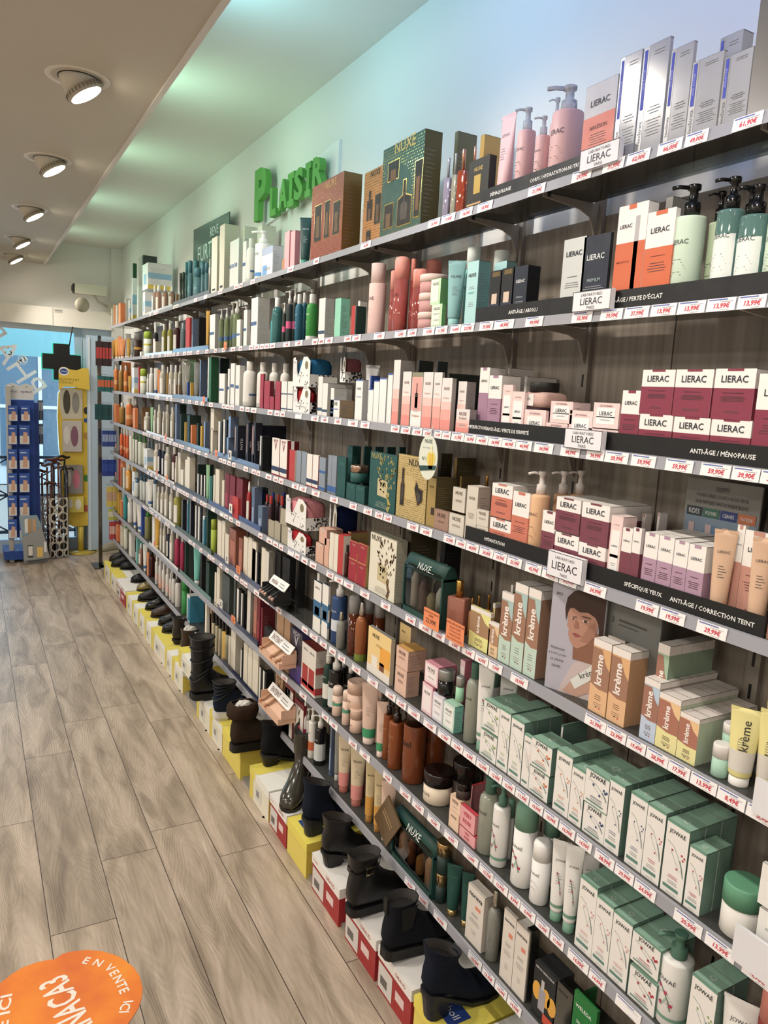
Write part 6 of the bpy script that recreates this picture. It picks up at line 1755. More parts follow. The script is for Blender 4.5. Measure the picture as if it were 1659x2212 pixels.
tray(560, 602, 1448, 'E3B596', 'B98A5E', 'pale pink tester tray of foundation vials on seventh shelf', 'ENTEINT', 4, (1,))
tray(558, 600, 1568, 'E3B596', 'B98A5E', 'pale pink tester tray of foundation vials on lowest shelf', 'ENTEINT', 4, (2, 3))
# gift trays ... leaflet beside pouch
X = XF-.012; yc = y_at(850, X, ZS[7]); f = MB(); f.box(0, .006, -.05, .05, -.07, .07, '6A5234/g'); f.put(R4(-.035, .0, .03, .006), 'A98A5A', lambda a, b: (-.0005, -a, b), 'f'); f.put(R4(-.035, .015, .03, .02), 'A98A5A', lambda a, b: (-.0005, -a, b), 'f')
o = f.build('hanging_booklet'); o.location = (X-.006, y_at(838, X, ZS[7]+.08), ZS[7]+.105); o.rotation_euler = (.6, 0, 0); tag(o, 'brown booklet hanging askew between blush tube and green pouch', 'booklet')
# loose white card behind tag stacks at right edge
for sh, px0, px1, hh, d_ in ((5, 1624, 1760, .05, 'fifth'), (6, 1580, 1760, .055, 'sixth')):
    X = 1.094; z = ZS[sh-1]; y0, y1 = y_at(px0, X, z), y_at(px1, X, z); f = MB(); f.box(0, .006, y1-y0, 0, -.01, hh, 'E4E3E8'); o = f.build('shelf_edge_card'); o.location = (X, y0, z); tag(o, 'blank pale grey edge card on the %s shelf at the right' % d_, 'card')

# white card tray round the four lilac cartons
X = 1.1155; z = ZS[3]; y0, y1 = y_at(1372, X, z), y_at(1512, X, z); r = empty('display_tray', (X, y0, z)); tag(r, 'low white card tray holding the lilac slim cartons', 'tray')
f = MB()
for y in (.001, y1-y0-.0035): f.rings([[(x, yy, zz) for x, zz in ((0, 0), (0, .006), (.035, .034), (.13, .036), (.13, 0))] for yy in (y, y+.002)], 'E9E2DC', smooth=False)
f.build('side_panel', r); f = MB(); f.box(0, .0012, y1-y0, 0, 0, .007, 'C9A0A6'); f.build('front_lip', r)
# ================================================================== SHOE BOXES AND SHOES ALONG THE FOOT OF THE SHELVES
BXF, BXD, BXH = .987, .27, .134
def shoebox(px0, px1, kind, label, z=0, h=BXH, rz=0, dx=0, y=None):
    y0, y1 = (y_at(px0, BXF, z), y_at(px1, BXF, z)) if y is None else y
    w = (y0-y1)*.985; r = empty('shoe_box', (BXF+dx, (y0+y1)/2, z), -PI/2+rz); tag(r, label, 'shoe box')
    body, lid, side = {'y': ('E9E4CE', 'EFEDE4', 'D9C02A'), 'yy': ('E6D24A', 'EDDB3C', 'D8C228'), 'r': ('A81E22', 'ECE8E2', 'A81E22'), 'w': ('E4E0D6', 'EDEAE2', 'CFC9BA')}[kind]
    f = MB(); f.box(-w/2+.002, w/2-.002, .002, BXD-.002, 0, h-.004, body, side=side); fn = lambda a, b: (a-w/2, .0014, b)
    if kind == 'y': f.put(R4(0, 0, w*.18, h*.72), 'E2CE3A', fn, 'f'); f.put(R4(w*.3, h*.15, w*.62, h*.6), 'D9D6CC', fn, 'f'); f.put(R4(w*.36, h*.3, w*.5, h*.5), '8A8A88', lambda a, b: fn2(fn, a, b), 'f')
    if kind == 'r': f.put(R4(w*.03, h*.06, w*.45, h*.66), 'D8D2CC', fn, 'f'); f.put(R4(w*.1, h*.2, w*.3, h*.4), '6A6462', lambda a, b: fn2(fn, a, b), 'f'); f.put(R4(w*.55, h*.3, w*.8, h*.52), 'E6C9C6', fn, 'f')
    f.build('box_body', r)
    f = MB(); f.box(-w/2, w/2, 0, BXD, h-.034, h, lid, side=lid if kind != 'yy' else side); fn = lambda a, b: (a-w/2, -.0005, b); ft = lambda a, b: (a-w/2, b, h+.0005)
    if kind in ('y',): f.put(R4(0, 0, w, BXD*.32), 'E8D63A', ft, 't') if h > .12 and len(label) % 2 else f.put(R4(0, 0, w*.4, BXD), 'E8D63A', ft, 't'); f.put(R4(0, h-.034, w*.3, h), 'E8D63A', fn, 'f')
    if kind == 'yy' : f.put(R4(w*.2, BXD*.1, w*.8, BXD*.35), '1F3F8A', ft, 't'); f.text('Scholl', 'EEE', lambda a, b: (a-w/2, b, h+.001), w*.5, BXD*.22, .1, w=w*.45)
    if kind == 'r': f.text('GIBAUD', 'B02A30', fn, w*.68, h-.017, .1, w=w*.3, hmax=.02); f.text('DON PIED', 'B02A30', fn, w*.14, h-.017, .1, w=w*.16)
    if kind == 'y': f.lathe([(.0001, 0), (.008, 0)], '1F3F8A', 12, cx=w*.3, cy=0, caps=False); 
    f.build('lid', r); return r, y0, y1
SB = [(224, 237, 'y', 'yellow and white shoe box at far end of the row'), (237, 251, 'y', 'second yellow and white shoe box from the far end'), (251, 271, 'r', 'small white and red shoe box between yellow ones, far part'),
      (272, 285, 'y', 'yellow topped shoe box under the gold shoe'), (285, 298, 'y', 'yellow shoe box under black lace-up shoe'), (298, 312, 'y', 'yellow shoe box under glossy black shoe'), (312, 326, 'y', 'yellow shoe box under brown shoe'),
      (326, 356, 'y', 'white and yellow shoe box under two black shoes'), (356, 371, 'y', 'narrow yellow shoe box left of the stacked boxes'), (371, 394, 'y', 'white and yellow shoe box below the tilted one'),
      (424, 452, 'y', 'yellow shoe box under the navy padded boot'), (452, 479, 'y', 'yellow shoe box under brown fur boot, far one'), (479, 518, 'yy', 'bright yellow shoe box under the brown fur boot'),
      (538, 579, 'y', 'white and yellow shoe box with blue emblem'), (581, 617, 'r', 'white and red shoe box under the olive rubber boot'), (618, 660, 'yy', 'yellow shoe box with open flap under navy heeled boot'),
      (671, 730, 'r', 'white and red shoe box under black block heel boot'), (742, 808, 'r', 'white and red shoe box under the buckled boot'), (812, 884, 'r', 'white and red shoe box under the elastic-sided boot'), (888, 960, 'yy', 'yellow shoe box under the nearest navy boot'), (962, 1120, 'w', 'plain white shoe box at the near end of row')]
BX = {}
for a, b, k, l in SB: BX[a] = shoebox(a, b, k, l)
y0, y1 = y_at(372, BXF, BXH), y_at(411, BXF, BXH)
shoebox(0, 0, 'y', 'tilted yellow shoe box standing on another beside snow boot', z=BXH, h=.105, y=(y_at(385, BXF, BXH), y_at(412, BXF, BXH)))

def ringpts(A, Bp, w, n=16, flat=.5):
    """closed ring between upper/front point A and lower/back point B in side view (u,z), half width w across"""
    out = []
    for i in range(n):
        t = 2*PI*i/n; c, s = math.cos(t), math.sin(t); k = (1-c)/2; ww = w*math.copysign(abs(s)**(.42 if c < 0 and flat else .9), s)
        out.append((A[0]+(Bp[0]-A[0])*k, ww, A[1]+(Bp[1]-A[1])*k))
    return out
def footwear(name, kind, upx, upy, dirdeg, label, cat, col, L=.25, H=.12, heel=.0, sole='1A1816', solet=.012, wid=.042, z=BXH+.0008, extra=None, group=None, pos=None):
    """heel at the given pixel on the box top; dirdeg = direction of the toe (0 = straight to the wall, negative = towards the camera)"""
    p = on_z(upx, upy, z) if pos is None else Vector(pos)
    r = empty(name, (p.x, p.y, z), math.radians(dirdeg)); tag(r, label, cat, group)
    def lift(u): t = min(1, max(0, u/(.62*L))); return heel*(1-t*t*(3-2*t))
    S = L/.25; b = solet
    up = [((.249, b+.012), (.249, b+.004), .008), ((.243, b+.03), (.246, b), .022), ((.228, b+.042), (.232, b), .034), ((.20, b+.052), (.205, b), .041), ((.17, b+.064), (.172, b), .041), ((.145, b+.080), (.13, b), .036)]
    kz = 1.0 if kind == 'shoe' else min(1.0, (H-heel-b)/.168)
    up = [((a[0], b+(a[1]-b)*kz), (c[0], c[1]), w) for a, c, w in up]
    if kind == 'shoe':
        up += [((.12, b+.092), (.08, b), .033), ((.10, b+.094), (.035, b), .031), ((.085, b+.092), (.006, b+.01), .030), ((.075, b+.086), (.002, b+.045), .030), ((.070, b+.082), (.003, b+.064), .028)]
    else:
        He = H-heel-b
        up += [((.122, b+.096*kz), (.085, b), .033), ((.108, b+.110*kz), (.035, b), .0305), ((.100, b+.122*kz), (.002, b+.004), .029), ((.096, b+.132*kz), (-.004, b+.030*kz), .030), ((.094, b+.145*kz), (-.001, b+.065*kz), .031), ((.095, b+.155*kz), (.006, b+.095*kz), .032)]
        for k in (.35, .7, 1.0): up.append(((.096+.006*k, b+.155*kz+(He-.155*kz)*k), (.006-.008*k, b+.095*kz+(He-.095*kz-.006)*k), .033+.005*k))
    up = [((a[0]*S, a[1]+lift(a[0]*S)), (c[0]*S, c[1]+lift(c[0]*S)), w*wid/.042) for a, c, w in up]
    f = MB(); rs = [ringpts(a, c, w) for a, c, w in up]
    a, c, w = up[-1]
    rs2 = [ringpts((a[0]-.003, a[1]), (c[0]+.003, c[1]), w-.003), ringpts((a[0]-.012, a[1]-.022), (c[0]+.012, c[1]-.022), w-.012)]
    f.rings(rs, col, True, False); f.rings([rs[-1]]+rs2[:1], col, True, False)
    n = len(f.v); f.face(rs[0], col)
    f.build('upper', r)
    f = MB(); f.rings(rs2, '3A3632' if kind != 'shoe' else '2A2522', True, False); f.face(rs2[-1], '1E1C1A'); f.build('lining', r)
    # sole following the foot outline
    out = [(-.004, .012), (.002, .021), (.012, .026), (.03, .028), (.08, .030), (.13, .034), (.18, .041), (.215, .038), (.24, .024), (.251, .004)]
    f = MB(); N = 8; rs = []
    for u, w in out:
        u *= S; w = (w+.0015)*wid/.042; l = lift(u); rs.append([(u, -w, l), (u, w, l), (u, w, l+b+.002), (u, -w, l+b+.002)])
    f.rings(rs, sole, False, True); f.build('sole', r)
    if heel > .015:
        f = MB(); hw = .0285*wid/.042
        oc = lambda x0, x1, h_, za, zb_: [(x0+.016, -h_, za), (x1, -h_, zb_), (x1, h_, zb_), (x0+.016, h_, za), (x0+.004, h_*.72, za), (x0, h_*.3, za), (x0, -h_*.3, za), (x0+.004, -h_*.72, za)]
        f.rings([oc(.008, .058*S, hw*.80, 0, 0), oc(.003, .064*S, hw*.82, heel*.5, heel*.5), oc(-.003, .078*S, hw*.93, heel+.003, heel*.93+.003)], sole if heel < .03 else col.split('/')[0]+'/l', smooth=False); f.build('heel', r)
    if extra: extra(r, up, S, b, lift)
    return r
def ex_elastic(r, up, S, b, lift):
    for s in (-1, 1):
        f = MB(); w = .0335
        f.face([(.036, s*w*.97, b+.06+lift(.04)), (.070, s*w*.97, b+.065+lift(.06)), (.080, s*(w+.0055), b+.135+lift(.03)), (.024, s*(w+.0055), b+.135+lift(.03))], '0B0B0C/x'); f.build('elastic_panel', r)
    f = MB(); f.rings([[(x, y, z) for x, y in ((-.004, -.008), (.002, -.008), (.002, .008), (-.004, .008))] for z in (b+.11+lift(0), b+.155+lift(0))], '0B0B0C', smooth=False); f.build('pull_tab', r)
def ex_buckle(r, up, S, b, lift):
    f = MB(); rs = []
    a, c, w = up[-3]; rr = ringpts((a[0]+.003, a[1]-.02), (c[0]-.003, c[1]-.012), w+.003); r2 = [(x, y, z+.012) for x, y, z in rr]; f.rings([rr, r2], '121214/l', True, False); f.build('strap', r)
    f = MB(); x0 = .045; y = -w-.004; zc = rr[4][2]+.006
    f.tube([(x0-.012, y, zc-.011), (x0+.012, y, zc-.011), (x0+.012, y, zc+.011), (x0-.012, y, zc+.011), (x0-.012, y, zc-.011)], .0018, 'C9B98A/m', 6); f.build('buckle', r)
def ex_fur(r, up, S, b, lift):
    f = MB(); rnd = random.Random(3); a, c, w = up[-1]
    prof = [(-.055, .004), (-.05, .012), (-.03, .016), (-.008, .015), (.008, .008), (.01, -.004)]
    rs = []
    for dz, g in prof:
        base = ringpts((a[0]+g, a[1]+dz), (c[0]-g, c[1]+dz), w+g, 28); rs.append([(x+rnd.uniform(-.003, .003), y+rnd.uniform(-.003, .003), z+rnd.uniform(-.003, .003)) for x, y, z in base])
    f.rings(rs, '3A2A1E/s', True, False); f.build('fur_collar', r)
def ex_paper(r, up, S, b, lift):
    f = MB(); rnd = random.Random(9); a, c, w = up[-1]; rs = []
    for dz, g in ((-.03, -.008), (-.005, -.012), (.012, -.02), (.016, -.03)):
        base = ringpts((a[0]+g, a[1]+dz), (c[0]-g, c[1]+dz), max(.004, w+g), 12); rs.append([(x+rnd.uniform(-.004, .004), y+rnd.uniform(-.004, .004), z+rnd.uniform(-.003, .003)) for x, y, z in base])
    f.rings(rs, 'D9D6CE', False, True); f.build('paper_filling', r)
def ex_quilt(r, up, S, b, lift):
    for k in range(len(up)-1, len(up)-6, -1):
        a, c, w = up[k]; f = MB(); pts = [Vector(p) for p in ringpts((a[0]+.002, a[1]), (c[0]-.002, c[1]), w+.002, 18)]; pts.append(pts[0]); f.tube(pts, .004, '101012/l', 6, caps=False); f.build('quilted_ridge', r)
def ex_lace(r, up, S, b, lift):
    f = MB()
    for k in range(3): f.tube([(.115-.013*k, -.012, b+.089+.003*k), (.112-.013*k, 0, b+.097+.003*k), (.115-.013*k, .012, b+.089+.003*k)], .0016, '15130F', 6)
    f.tube([(.115, 0, b+.1), (.12, -.016, b+.108), (.128, -.01, b+.096)], .0014, '15130F', 6); f.tube([(.115, 0, b+.1), (.122, .016, b+.107), (.13, .01, b+.096)], .0014, '15130F', 6); f.build('lace', r)
def ex_strap(r, up, S, b, lift):
    f = MB(); f.rings([[(.10, -.036, b+.05), (.10, 0, b+.102), (.10, .036, b+.05)], [(.125, -.037, b+.045), (.125, 0, b+.094), (.125, .037, b+.045)]], '1C1C1E/l', True, False, closed=False); f.build('velcro_strap', r)
BK = '141315/l'
FW = footwear
# near boots: heel towards the aisle
FW('ankle_boot', 'boot', 914, 2201, 3, 'navy suede ankle boot with tall block heel, nearest of the row', 'boot', '171D2B/s', H=.213, heel=.068, sole='12151C', solet=.010)
FW('ankle_boot', 'boot', 828, 2077, 3, 'dark navy suede boot with elastic side and thick sole', 'boot', '1A1C24/s', H=.19, heel=.014, sole='0E0E10', solet=.028, extra=ex_elastic)
FW('ankle_boot', 'boot', 752, 1982, 6, 'black leather ankle boot with buckled strap', 'boot', BK, H=.205, heel=.010, sole='0E0E10', solet=.024, extra=ex_buckle)
FW('ankle_boot', 'boot', 697, 1871, 2, 'plain black leather boot with low square heel', 'boot', BK, H=.185, heel=.045, sole='0E0E10', solet=.008)
FW('ankle_boot', 'boot', 656, 1806, 8, 'navy suede boot with silver zip edge and tall heel', 'boot', '18202F/s', H=.22, heel=.06, sole='10131A', solet=.008)
_t = on_z(620, 1757, BXH); _a = math.radians(-128)
FW('rubber_boot', 'boot', 0, 0, -128, 'olive brown rubber ankle boot with its toe to the aisle', 'boot', '3A352B/g', H=.26, heel=.03, sole='1A1712', solet=.012, wid=.044, pos=(_t.x-.25*math.cos(_a), _t.y-.25*math.sin(_a), 0))
FW('ankle_boot', 'boot', 566, 1655, 8, 'matt black heeled boot behind the olive rubber boot', 'boot', '17171A/s', H=.20, heel=.045, sole='101012', solet=.01)
FW('winter_boot', 'boot', 500, 1628, 8, 'brown ankle boot with fluffy fur collar and paper inside', 'boot', '3A2E24/s', H=.22, heel=.01, sole='15120F', solet=.034, extra=lambda *a: (ex_fur(*a), ex_paper(*a)))
FW('winter_boot', 'boot', 462, 1556, 2, 'navy quilted ankle boot with thick white sole', 'boot', '1A2436/s', H=.195, heel=.018, sole='DCDAD6', solet=.026, extra=ex_quilt)
FW('snow_boot', 'boot', 414, 1513, 8, 'tall shiny black quilted snow boot', 'boot', '101012/l', H=.33, heel=.008, sole='0B0B0C', solet=.03, wid=.062, L=.27, extra=ex_quilt)
FW('ankle_boot', 'boot', 392, 1418, 8, 'brown ankle boot with pale fluffy lining', 'boot', '3E2E22/l', H=.17, heel=.02, sole='1A1512', solet=.014, extra=ex_paper, z=BXH+.0008)
FW('ankle_boot', 'boot', 374, 1392, 10, 'dark grey-brown narrow ankle boot left of the snow boot', 'boot', '2E2822/l', H=.175, heel=.02, sole='141210', solet=.012)
FW('ankle_boot', 'boot', 1112, 2432, 3, 'black boot cut off by the bottom edge of the picture', 'boot', BK, H=.20, heel=.03, sole='0E0E10', solet=.012)
# far shoes: toes towards the aisle
for tx, ty, col, lab, ex in ((346, 1366, BK, 'black leather lace-up shoe nearest the boots', ex_lace), (338, 1350, BK, 'black leather shoe behind the nearest lace-up shoe', ex_lace), (322, 1333, '3A2418/l', 'brown leather lace-up shoe', ex_lace), (310, 1317, '0F0F12/g', 'glossy black patent shoe next to the brown shoe', ex_lace),
                             (294, 1298, BK, 'black shoe with round toe right of the gold shoe', ex_strap), (292, 1276, '8F8258/v', 'gold metallic low shoe', None), (279, 1258, BK, 'small black strapped shoe left of the gold shoe', ex_strap), (256, 1230, '1C1C1E/l', 'black low shoe in far part of the row', ex_strap), (237, 1224, BK, 'black velcro shoe in far part of the row', ex_strap), (233, 1212, '1C1C1E/l', 'farthest small black shoe on the yellow boxes', None)):
    t = on_z(tx, ty, BXH+.001); a = math.radians(172); L_ = .245
    FW('leather_shoe', 'shoe', 0, 0, 172, lab, 'shoe', col, L=L_, heel=.014, solet=.010, pos=(t.x-L_*math.cos(a)+.01, t.y-L_*math.sin(a), 0), extra=ex)
p = on_z(240, 1196, .001); FW('sneaker', 'shoe', 0, 0, 190, 'beige grey sneaker on the floor past the shoe boxes', 'shoe', 'A09A86/s', L=.26, heel=.012, sole='B9B4A2', solet=.024, z=.0008, pos=(p.x+.12, p.y+.05, 0))
p = on_z(212, 1188, .001); FW('sneaker', 'shoe', 0, 0, 200, 'grey sneaker farthest away beside the yellow stand', 'shoe', '6A665C/s', L=.26, heel=.012, sole='8F8C82', solet=.022, z=.0008, pos=(p.x+.22, p.y+.15, 0))
# ================================================================== FLOOR STICKER
f = MB(); cx_, cy_ = .205, 1.81; RR = .1785; pts = []
c = Vector((.196, 1.80)); 
P1 = [on_z(*q, 0) for q in ((118, 2073), (135, 2061), (159, 2055), (189, 2053), (219, 2055), (250, 2064), (270, 2075), (290, 2092), (302, 2110), (308, 2135), (306, 2156), (300, 2176), (290, 2193), (278, 2210))]
P0 = [on_z(*q, 0) for q in ((-22, 2150), (0, 2125), (24, 2106), (50, 2090), (78, 2080), (100, 2075))]
end = [(.21, 1.60), (.17, 1.55), (.10, 1.50), (.0, 1.47), (-.09, 1.50), (-.16, 1.56), (-.21, 1.66), (-.215, 1.76), (-.19, 1.85)]
P = [(q.x, q.y) for q in P0+P1]+end
mx_, my_ = sum(q[0] for q in P)/len(P), sum(q[1] for q in P)/len(P)
for i in range(len(P)):
    a, b_ = P[i], P[(i+1) % len(P)]; f.face([(mx_, my_, .0012), (a[0], a[1], .0012), (b_[0], b_[1], .0012)][::-1] if False else [(mx_, my_, .0012), (b_[0], b_[1], .0012), (a[0], a[1], .0012)], 'STICK')
m, nt, b, N = node_mat('orange_sticker'); MATS['STICK'] = m
tc = N('TexCoord'); n1 = N('TexNoise'); n1.inputs['Scale'].default_value = 7; n1.inputs['Detail'].default_value = 5; nt.links.new(tc.outputs['Object'], n1.inputs['Vector']); nt.links.new(ramp(nt, n1.outputs['Fac'], [(.3, 'D9692A'), (.55, 'EE8428'), (.75, 'F4962E')]), b.inputs['Base Color']); b.inputs['Roughness'].default_value = .4
def floortext(t, px, py, px2, py2, hgt, bold=.02):
    a, b_ = on_z(px, py, 0), on_z(px2, py2, 0); d = (b_-a); L = d.length; d.normalize(); nrm = Vector((-d.y, d.x, 0)); m_ = (a+b_)/2
    vs, fs, tw, th = glyphs(t, bold); sx = L/tw; sy = hgt/th; n = len(f.v)
    f.v += [tuple(m_+d*(u*sx)+nrm*(v*sy)+Vector((0, 0, .0018))) for u, v in vs]; i = f.mi('F6E9DC')
    for q in fs: f.f.append(tuple(n+k for k in q)); f.m.append(i); f.sm.append(False)
floortext('ANACA3', 180, 2246, 112, 2116, .078, .02)
# arc lettering EN VENTE ICI along the right edge
cc = Vector((mx_+.03, my_+.05)); T = 'EN VENTE ICI'; path = [(187, 2076), (212, 2081), (224, 2086), (237, 2092), (247, 2103), (256, 2116), (263, 2129), (268, 2141), (274, 2152), (277, 2165), (271, 2176), (268, 2187)]
for k, ch in enumerate(T):
    if ch == ' ': continue
    a = on_z(*path[k], 0); q0 = on_z(*path[max(0, k-1)], 0); q1 = on_z(*path[min(len(path)-1, k+1)], 0); d = (q1-q0).normalized(); nrm = Vector((-d.y, d.x, 0)); vs, fs, tw, th = glyphs(ch, .02); sc_ = .026/.7; n = len(f.v)
    f.v += [tuple(Vector((a.x, a.y, .0018))+d*(u*sc_)+nrm*(v*sc_)) for u, v in vs]; i = f.mi('F6E9DC')
    for q in fs: f.f.append(tuple(n+z_ for z_ in q)); f.m.append(i); f.sm.append(False)
floortext('E ICI', 4, 2225, 14, 2150, .03, .02)
tag(f.build('floor_sticker'), 'round orange floor sticker lettered EN VENTE ICI', 'sticker')
# ================================================================== FAR LEFT: DISPLAYS IN FRONT OF THE WINDOW
YD = 7.57
def P_(px, py, y=YD): return on_y(px, py, y)
# blue peg display
a = P_(22, 1205); r = empty('peg_display', (a.x, YD, 0)); tag(r, 'blue pegboard display stand with white headers and grey post', 'display stand')
X0, X1 = P_(16, 1000).x-a.x, P_(90, 1000).x-a.x; zt, zb = P_(50, 864).z, P_(50, 1160).z
f = MB(); pl, pr_ = P_(12, 900).x-a.x, P_(20, 900).x-a.x; f.rbox(pl, pr_+.012, -.10, -.05, 0, P_(14, 832).z, 'B9B5AE', r=.008); f.build('post', r)
f = MB(); f.box(X0, P_(76, 1000).x-a.x, -.02, .02, zb, zt, '1E4FB0', side='1A3F8C'); f.box(P_(76, 1000).x-a.x, X1-.02, -.02, .1, zb-.05, zt-.02, '173C8E'); f.build('back_panel', r)
f = MB(); f.box(X0-.05, X1, -.12, .2, .03, .11, '1B4698'); f.build('base', r)
for k, (p0, p1) in enumerate(((14, 41), (41, 72))):
    f = MB(); xa, xb = P_(p0, 850).x-a.x, P_(p1, 850).x-a.x; z0, z1 = P_(50, 863).z, P_(50, 828).z; f.rings([[(xa, y, z0), (xb, y, z0), (xb, y, z1-.02), ((xa+xb)/2, y, z1), (xa, y, z1-.02)] for y in (-.03, -.025)], 'ECEDEE', smooth=False)
    f.text('epitact', '3A2A7A', lambda u, v: (u, -.0306, v), (xa+xb)/2, (z0+z1)/2-.005, .1, w=(xb-xa)*.8); f.put(R4((xa+xb)/2-.005, z1-.035, (xa+xb)/2+.012, z1-.028), '4A9A3A', lambda u, v: (u, -.0306, v), 'f'); f.build('header_card', r)
n_ = 0; RW = ['top', 'second', 'third', 'fourth', 'fifth', 'bottom']
for ri, (ya, yb_) in enumerate(((876, 910), (918, 960), (970, 1013), (1022, 1063), (1070, 1114), (1122, 1162))):
    for ci, (pa, pb) in enumerate(((17, 37), (41, 64)) if ri != 0 else ((17, 38), (44, 65))):
        q0, q1 = P_(pa, ya, YD-.10), P_(pb, yb_, YD-.10); f = MB(); w = q1.x-q0.x; h = q0.z-q1.z
        f.box(0, w, 0, .035, 0, h, '2A5AB8', side='1D459A'); f.put(R4(w*.04, 0.03*h, w*.96, h*.45), 'DCDAD8', lambda u, v: (u, -.0006, v), 'f'); f.put([(w*.3, h*.1), (w*.75, h*.1), (w*.8, h*.62), (w*.4, h*.66)], 'D9A88C', lambda u, v: (u, -.0012, v), 'f'); f.put(R4(w*.1, h*.8, w*.7, h*.86), 'C9DAF2', lambda u, v: (u, -.0006, v), 'f')
        o = f.build('foot_care_pack'); o.location = (q0.x, YD-.125, q1.z); tag(o, 'blue and white foot care pack, %s row, %s column of the blue display' % (RW[ri], ('left', 'right')[ci]), 'package', 'foot care packs on blue display')
for ri, (ya, yb_) in enumerate(((865, 908), (916, 960))):
    for k in range(4):
        q0, q1 = P_(81+k*3.4, ya, YD+.02), P_(83.6+k*3.4, yb_, YD+.02); f = MB(); f.box(0, q1.x-q0.x, 0, .09, 0, q0.z-q1.z, '3A3A58' if k % 2 else '6A5A60'); f.put(R4(0, (q0.z-q1.z)*.5, q1.x-q0.x, (q0.z-q1.z)*.9), 'C9C4C4', lambda u, v: (u, -.0006, v), 'f')
        o = f.build('hanging_pack'); o.location = (q0.x, YD+.02, q1.z); tag(o, 'narrow dark hanging pack on display side, %s row, %s from the post' % (('upper', 'lower')[ri], ('first', 'second', 'third', 'fourth')[k]), 'package', 'packs on the display side')
# leaflet mirror card with product photographs
q = P_(52, 1210, 7.35); r = empty('photo_display', (q.x, 7.35, 0)); tag(r, 'tilted mirror-like card display with product photos beside cane stand', 'display')
def fx(px, py, y=7.35): w_ = P_(px, py, y); return (w_.x-q.x, w_.z)
f = MB(); A_, B_, C_, D_ = fx(48, 1163), fx(91, 1140), fx(108, 1205), fx(52, 1212)
f.rings([[(p[0], y, max(.002, p[1])) for p in (A_, B_, C_, D_)] for y in (0, .02)], 'A9AEB0/v', smooth=False)
for c, (pa, pya, pb, pyb) in (('2A2A2A', (60, 1178, 72, 1204)), ('E6E2D8', (61, 1180, 71, 1200)), ('EDC25A', (80, 1182, 93, 1203)), ('E6E6E6', (95, 1170, 101, 1192))):
    u0, v0 = fx(pa, pya); u1, v1 = fx(pb, pyb); f.put(R4(u0, v1, u1, v0), c, (lambda k: lambda u, v: (u, -.0006*k, v))(1 if c == '2A2A2A' else 2), 'f')
f.build('front_card', r)
f = MB(); A_, B_, C_, D_ = fx(41, 1115, 7.4), fx(80, 1113, 7.4), fx(92, 1140, 7.4), fx(48, 1165, 7.4); f.rings([[(p[0], y, p[1]) for p in (A_, B_, C_, D_)] for y in (.05, .06)], '8FA6B4', smooth=False)
for c, pa in (('F0EEE8', 53), ('C9985A', 60), ('D9A878', 70)):
    u0, v0 = fx(pa, 1120, 7.4); u1, v1 = fx(pa+8, 1152, 7.4); f.put([(u0, v1), (u1, v1+.01), (u1, v0), (u0, v0-.01)], c, lambda u, v: (u, .049, v), 'f')
f.build('back_card', r)
f = MB(); f.box(.0, .2, .06, .11, 0, .12, '8A8E90'); f.build('easel_foot', r)
# white fretwork umbrella stand with canes
q0, q1 = P_(108, 1206), P_(152, 1204); zt = P_(130, 1075).z; w = q1.x-q0.x; r = empty('cane_stand', (q0.x, YD-.05, 0)); tag(r, 'white cut-metal stand with circle pattern holding walking canes', 'stand'); r.rotation_euler = (0, 0, .38)
S_ = w*1.0
def frame(mbx, mapf, W, H_, seed):
    t = .008
    for a_ in (R4(0, 0, W, t), R4(0, H_-t, W, H_), R4(0, 0, t, H_), R4(W-t, 0, W, H_)):
        lo = [mapf(u, v, 0) for u, v in a_]; hi = [mapf(u, v, .003) for u, v in a_]; mbx.rings([lo, hi], 'E9E2D2', smooth=False)
    rnd = random.Random(seed); k = 0; rad = W*.27
    for row_ in range(int(H_/(rad*1.45))):
        for cx__ in ((.28, .72) if row_ % 2 else (.5, .02, .98)):
            u0 = W*cx__; v0 = rad*.9+row_*rad*1.45
            rr = rad*rnd.uniform(.75, 1.1)
            N_ = 18; ring_o = []; 
            for i in range(N_):
                c0, s0 = math.cos(2*PI*i/N_), math.sin(2*PI*i/N_)
                cl = lambda u, v: (min(W, max(0, u)), min(H_, max(0, v)))
                o_ = cl(u0+rr*c0, v0+rr*s0); i_ = cl(u0+(rr-.011)*c0, v0+(rr-.011)*s0)
                ring_o.append([mapf(*o_, 0), mapf(*o_, .003), mapf(*i_, .003), mapf(*i_, 0)])
            ring_o.append(ring_o[0]); mbx.rings(ring_o, 'E9E2D2', smooth=False, caps=False)
for k, mf in enumerate((lambda u, v, d: (u, d, v), lambda u, v, d: (d, u, v), lambda u, v, d: (u, w-d, v), lambda u, v, d: (w-d, u, v))):
    f = MB(); frame(f, mf, w, zt, 3+k); f.build('lattice_panel', r)
f = MB(); f.box(0, w, 0, w, 0, .01, '5A554C'); f.build('base_plate', r)
rnd = random.Random(21)
heads = [(84, 1003, 'a hooked'), (93, 1018, 'b'), (101, 1001, 'c'), (112, 993, 'd'), (118, 1000, 'e'), (126, 990, 'f'), (133, 1008, 'g'), (140, 985, 'h'), (147, 1012, 'i'), (108, 1040, 'j')]
LB = ['leftmost walking cane with a dark reddish handle', 'second walking cane from left with curved brown handle', 'brown cane with low T-shaped handle', 'cane with broad mahogany handle near stand middle', 'cane just right of the broad mahogany one', 'mahogany cane in the middle with straight handle', 'dark patterned cane right of the middle', 'tallest black cane touching the yellow display', 'rightmost short dark cane in the stand', 'lowest cane at the front of the stand']
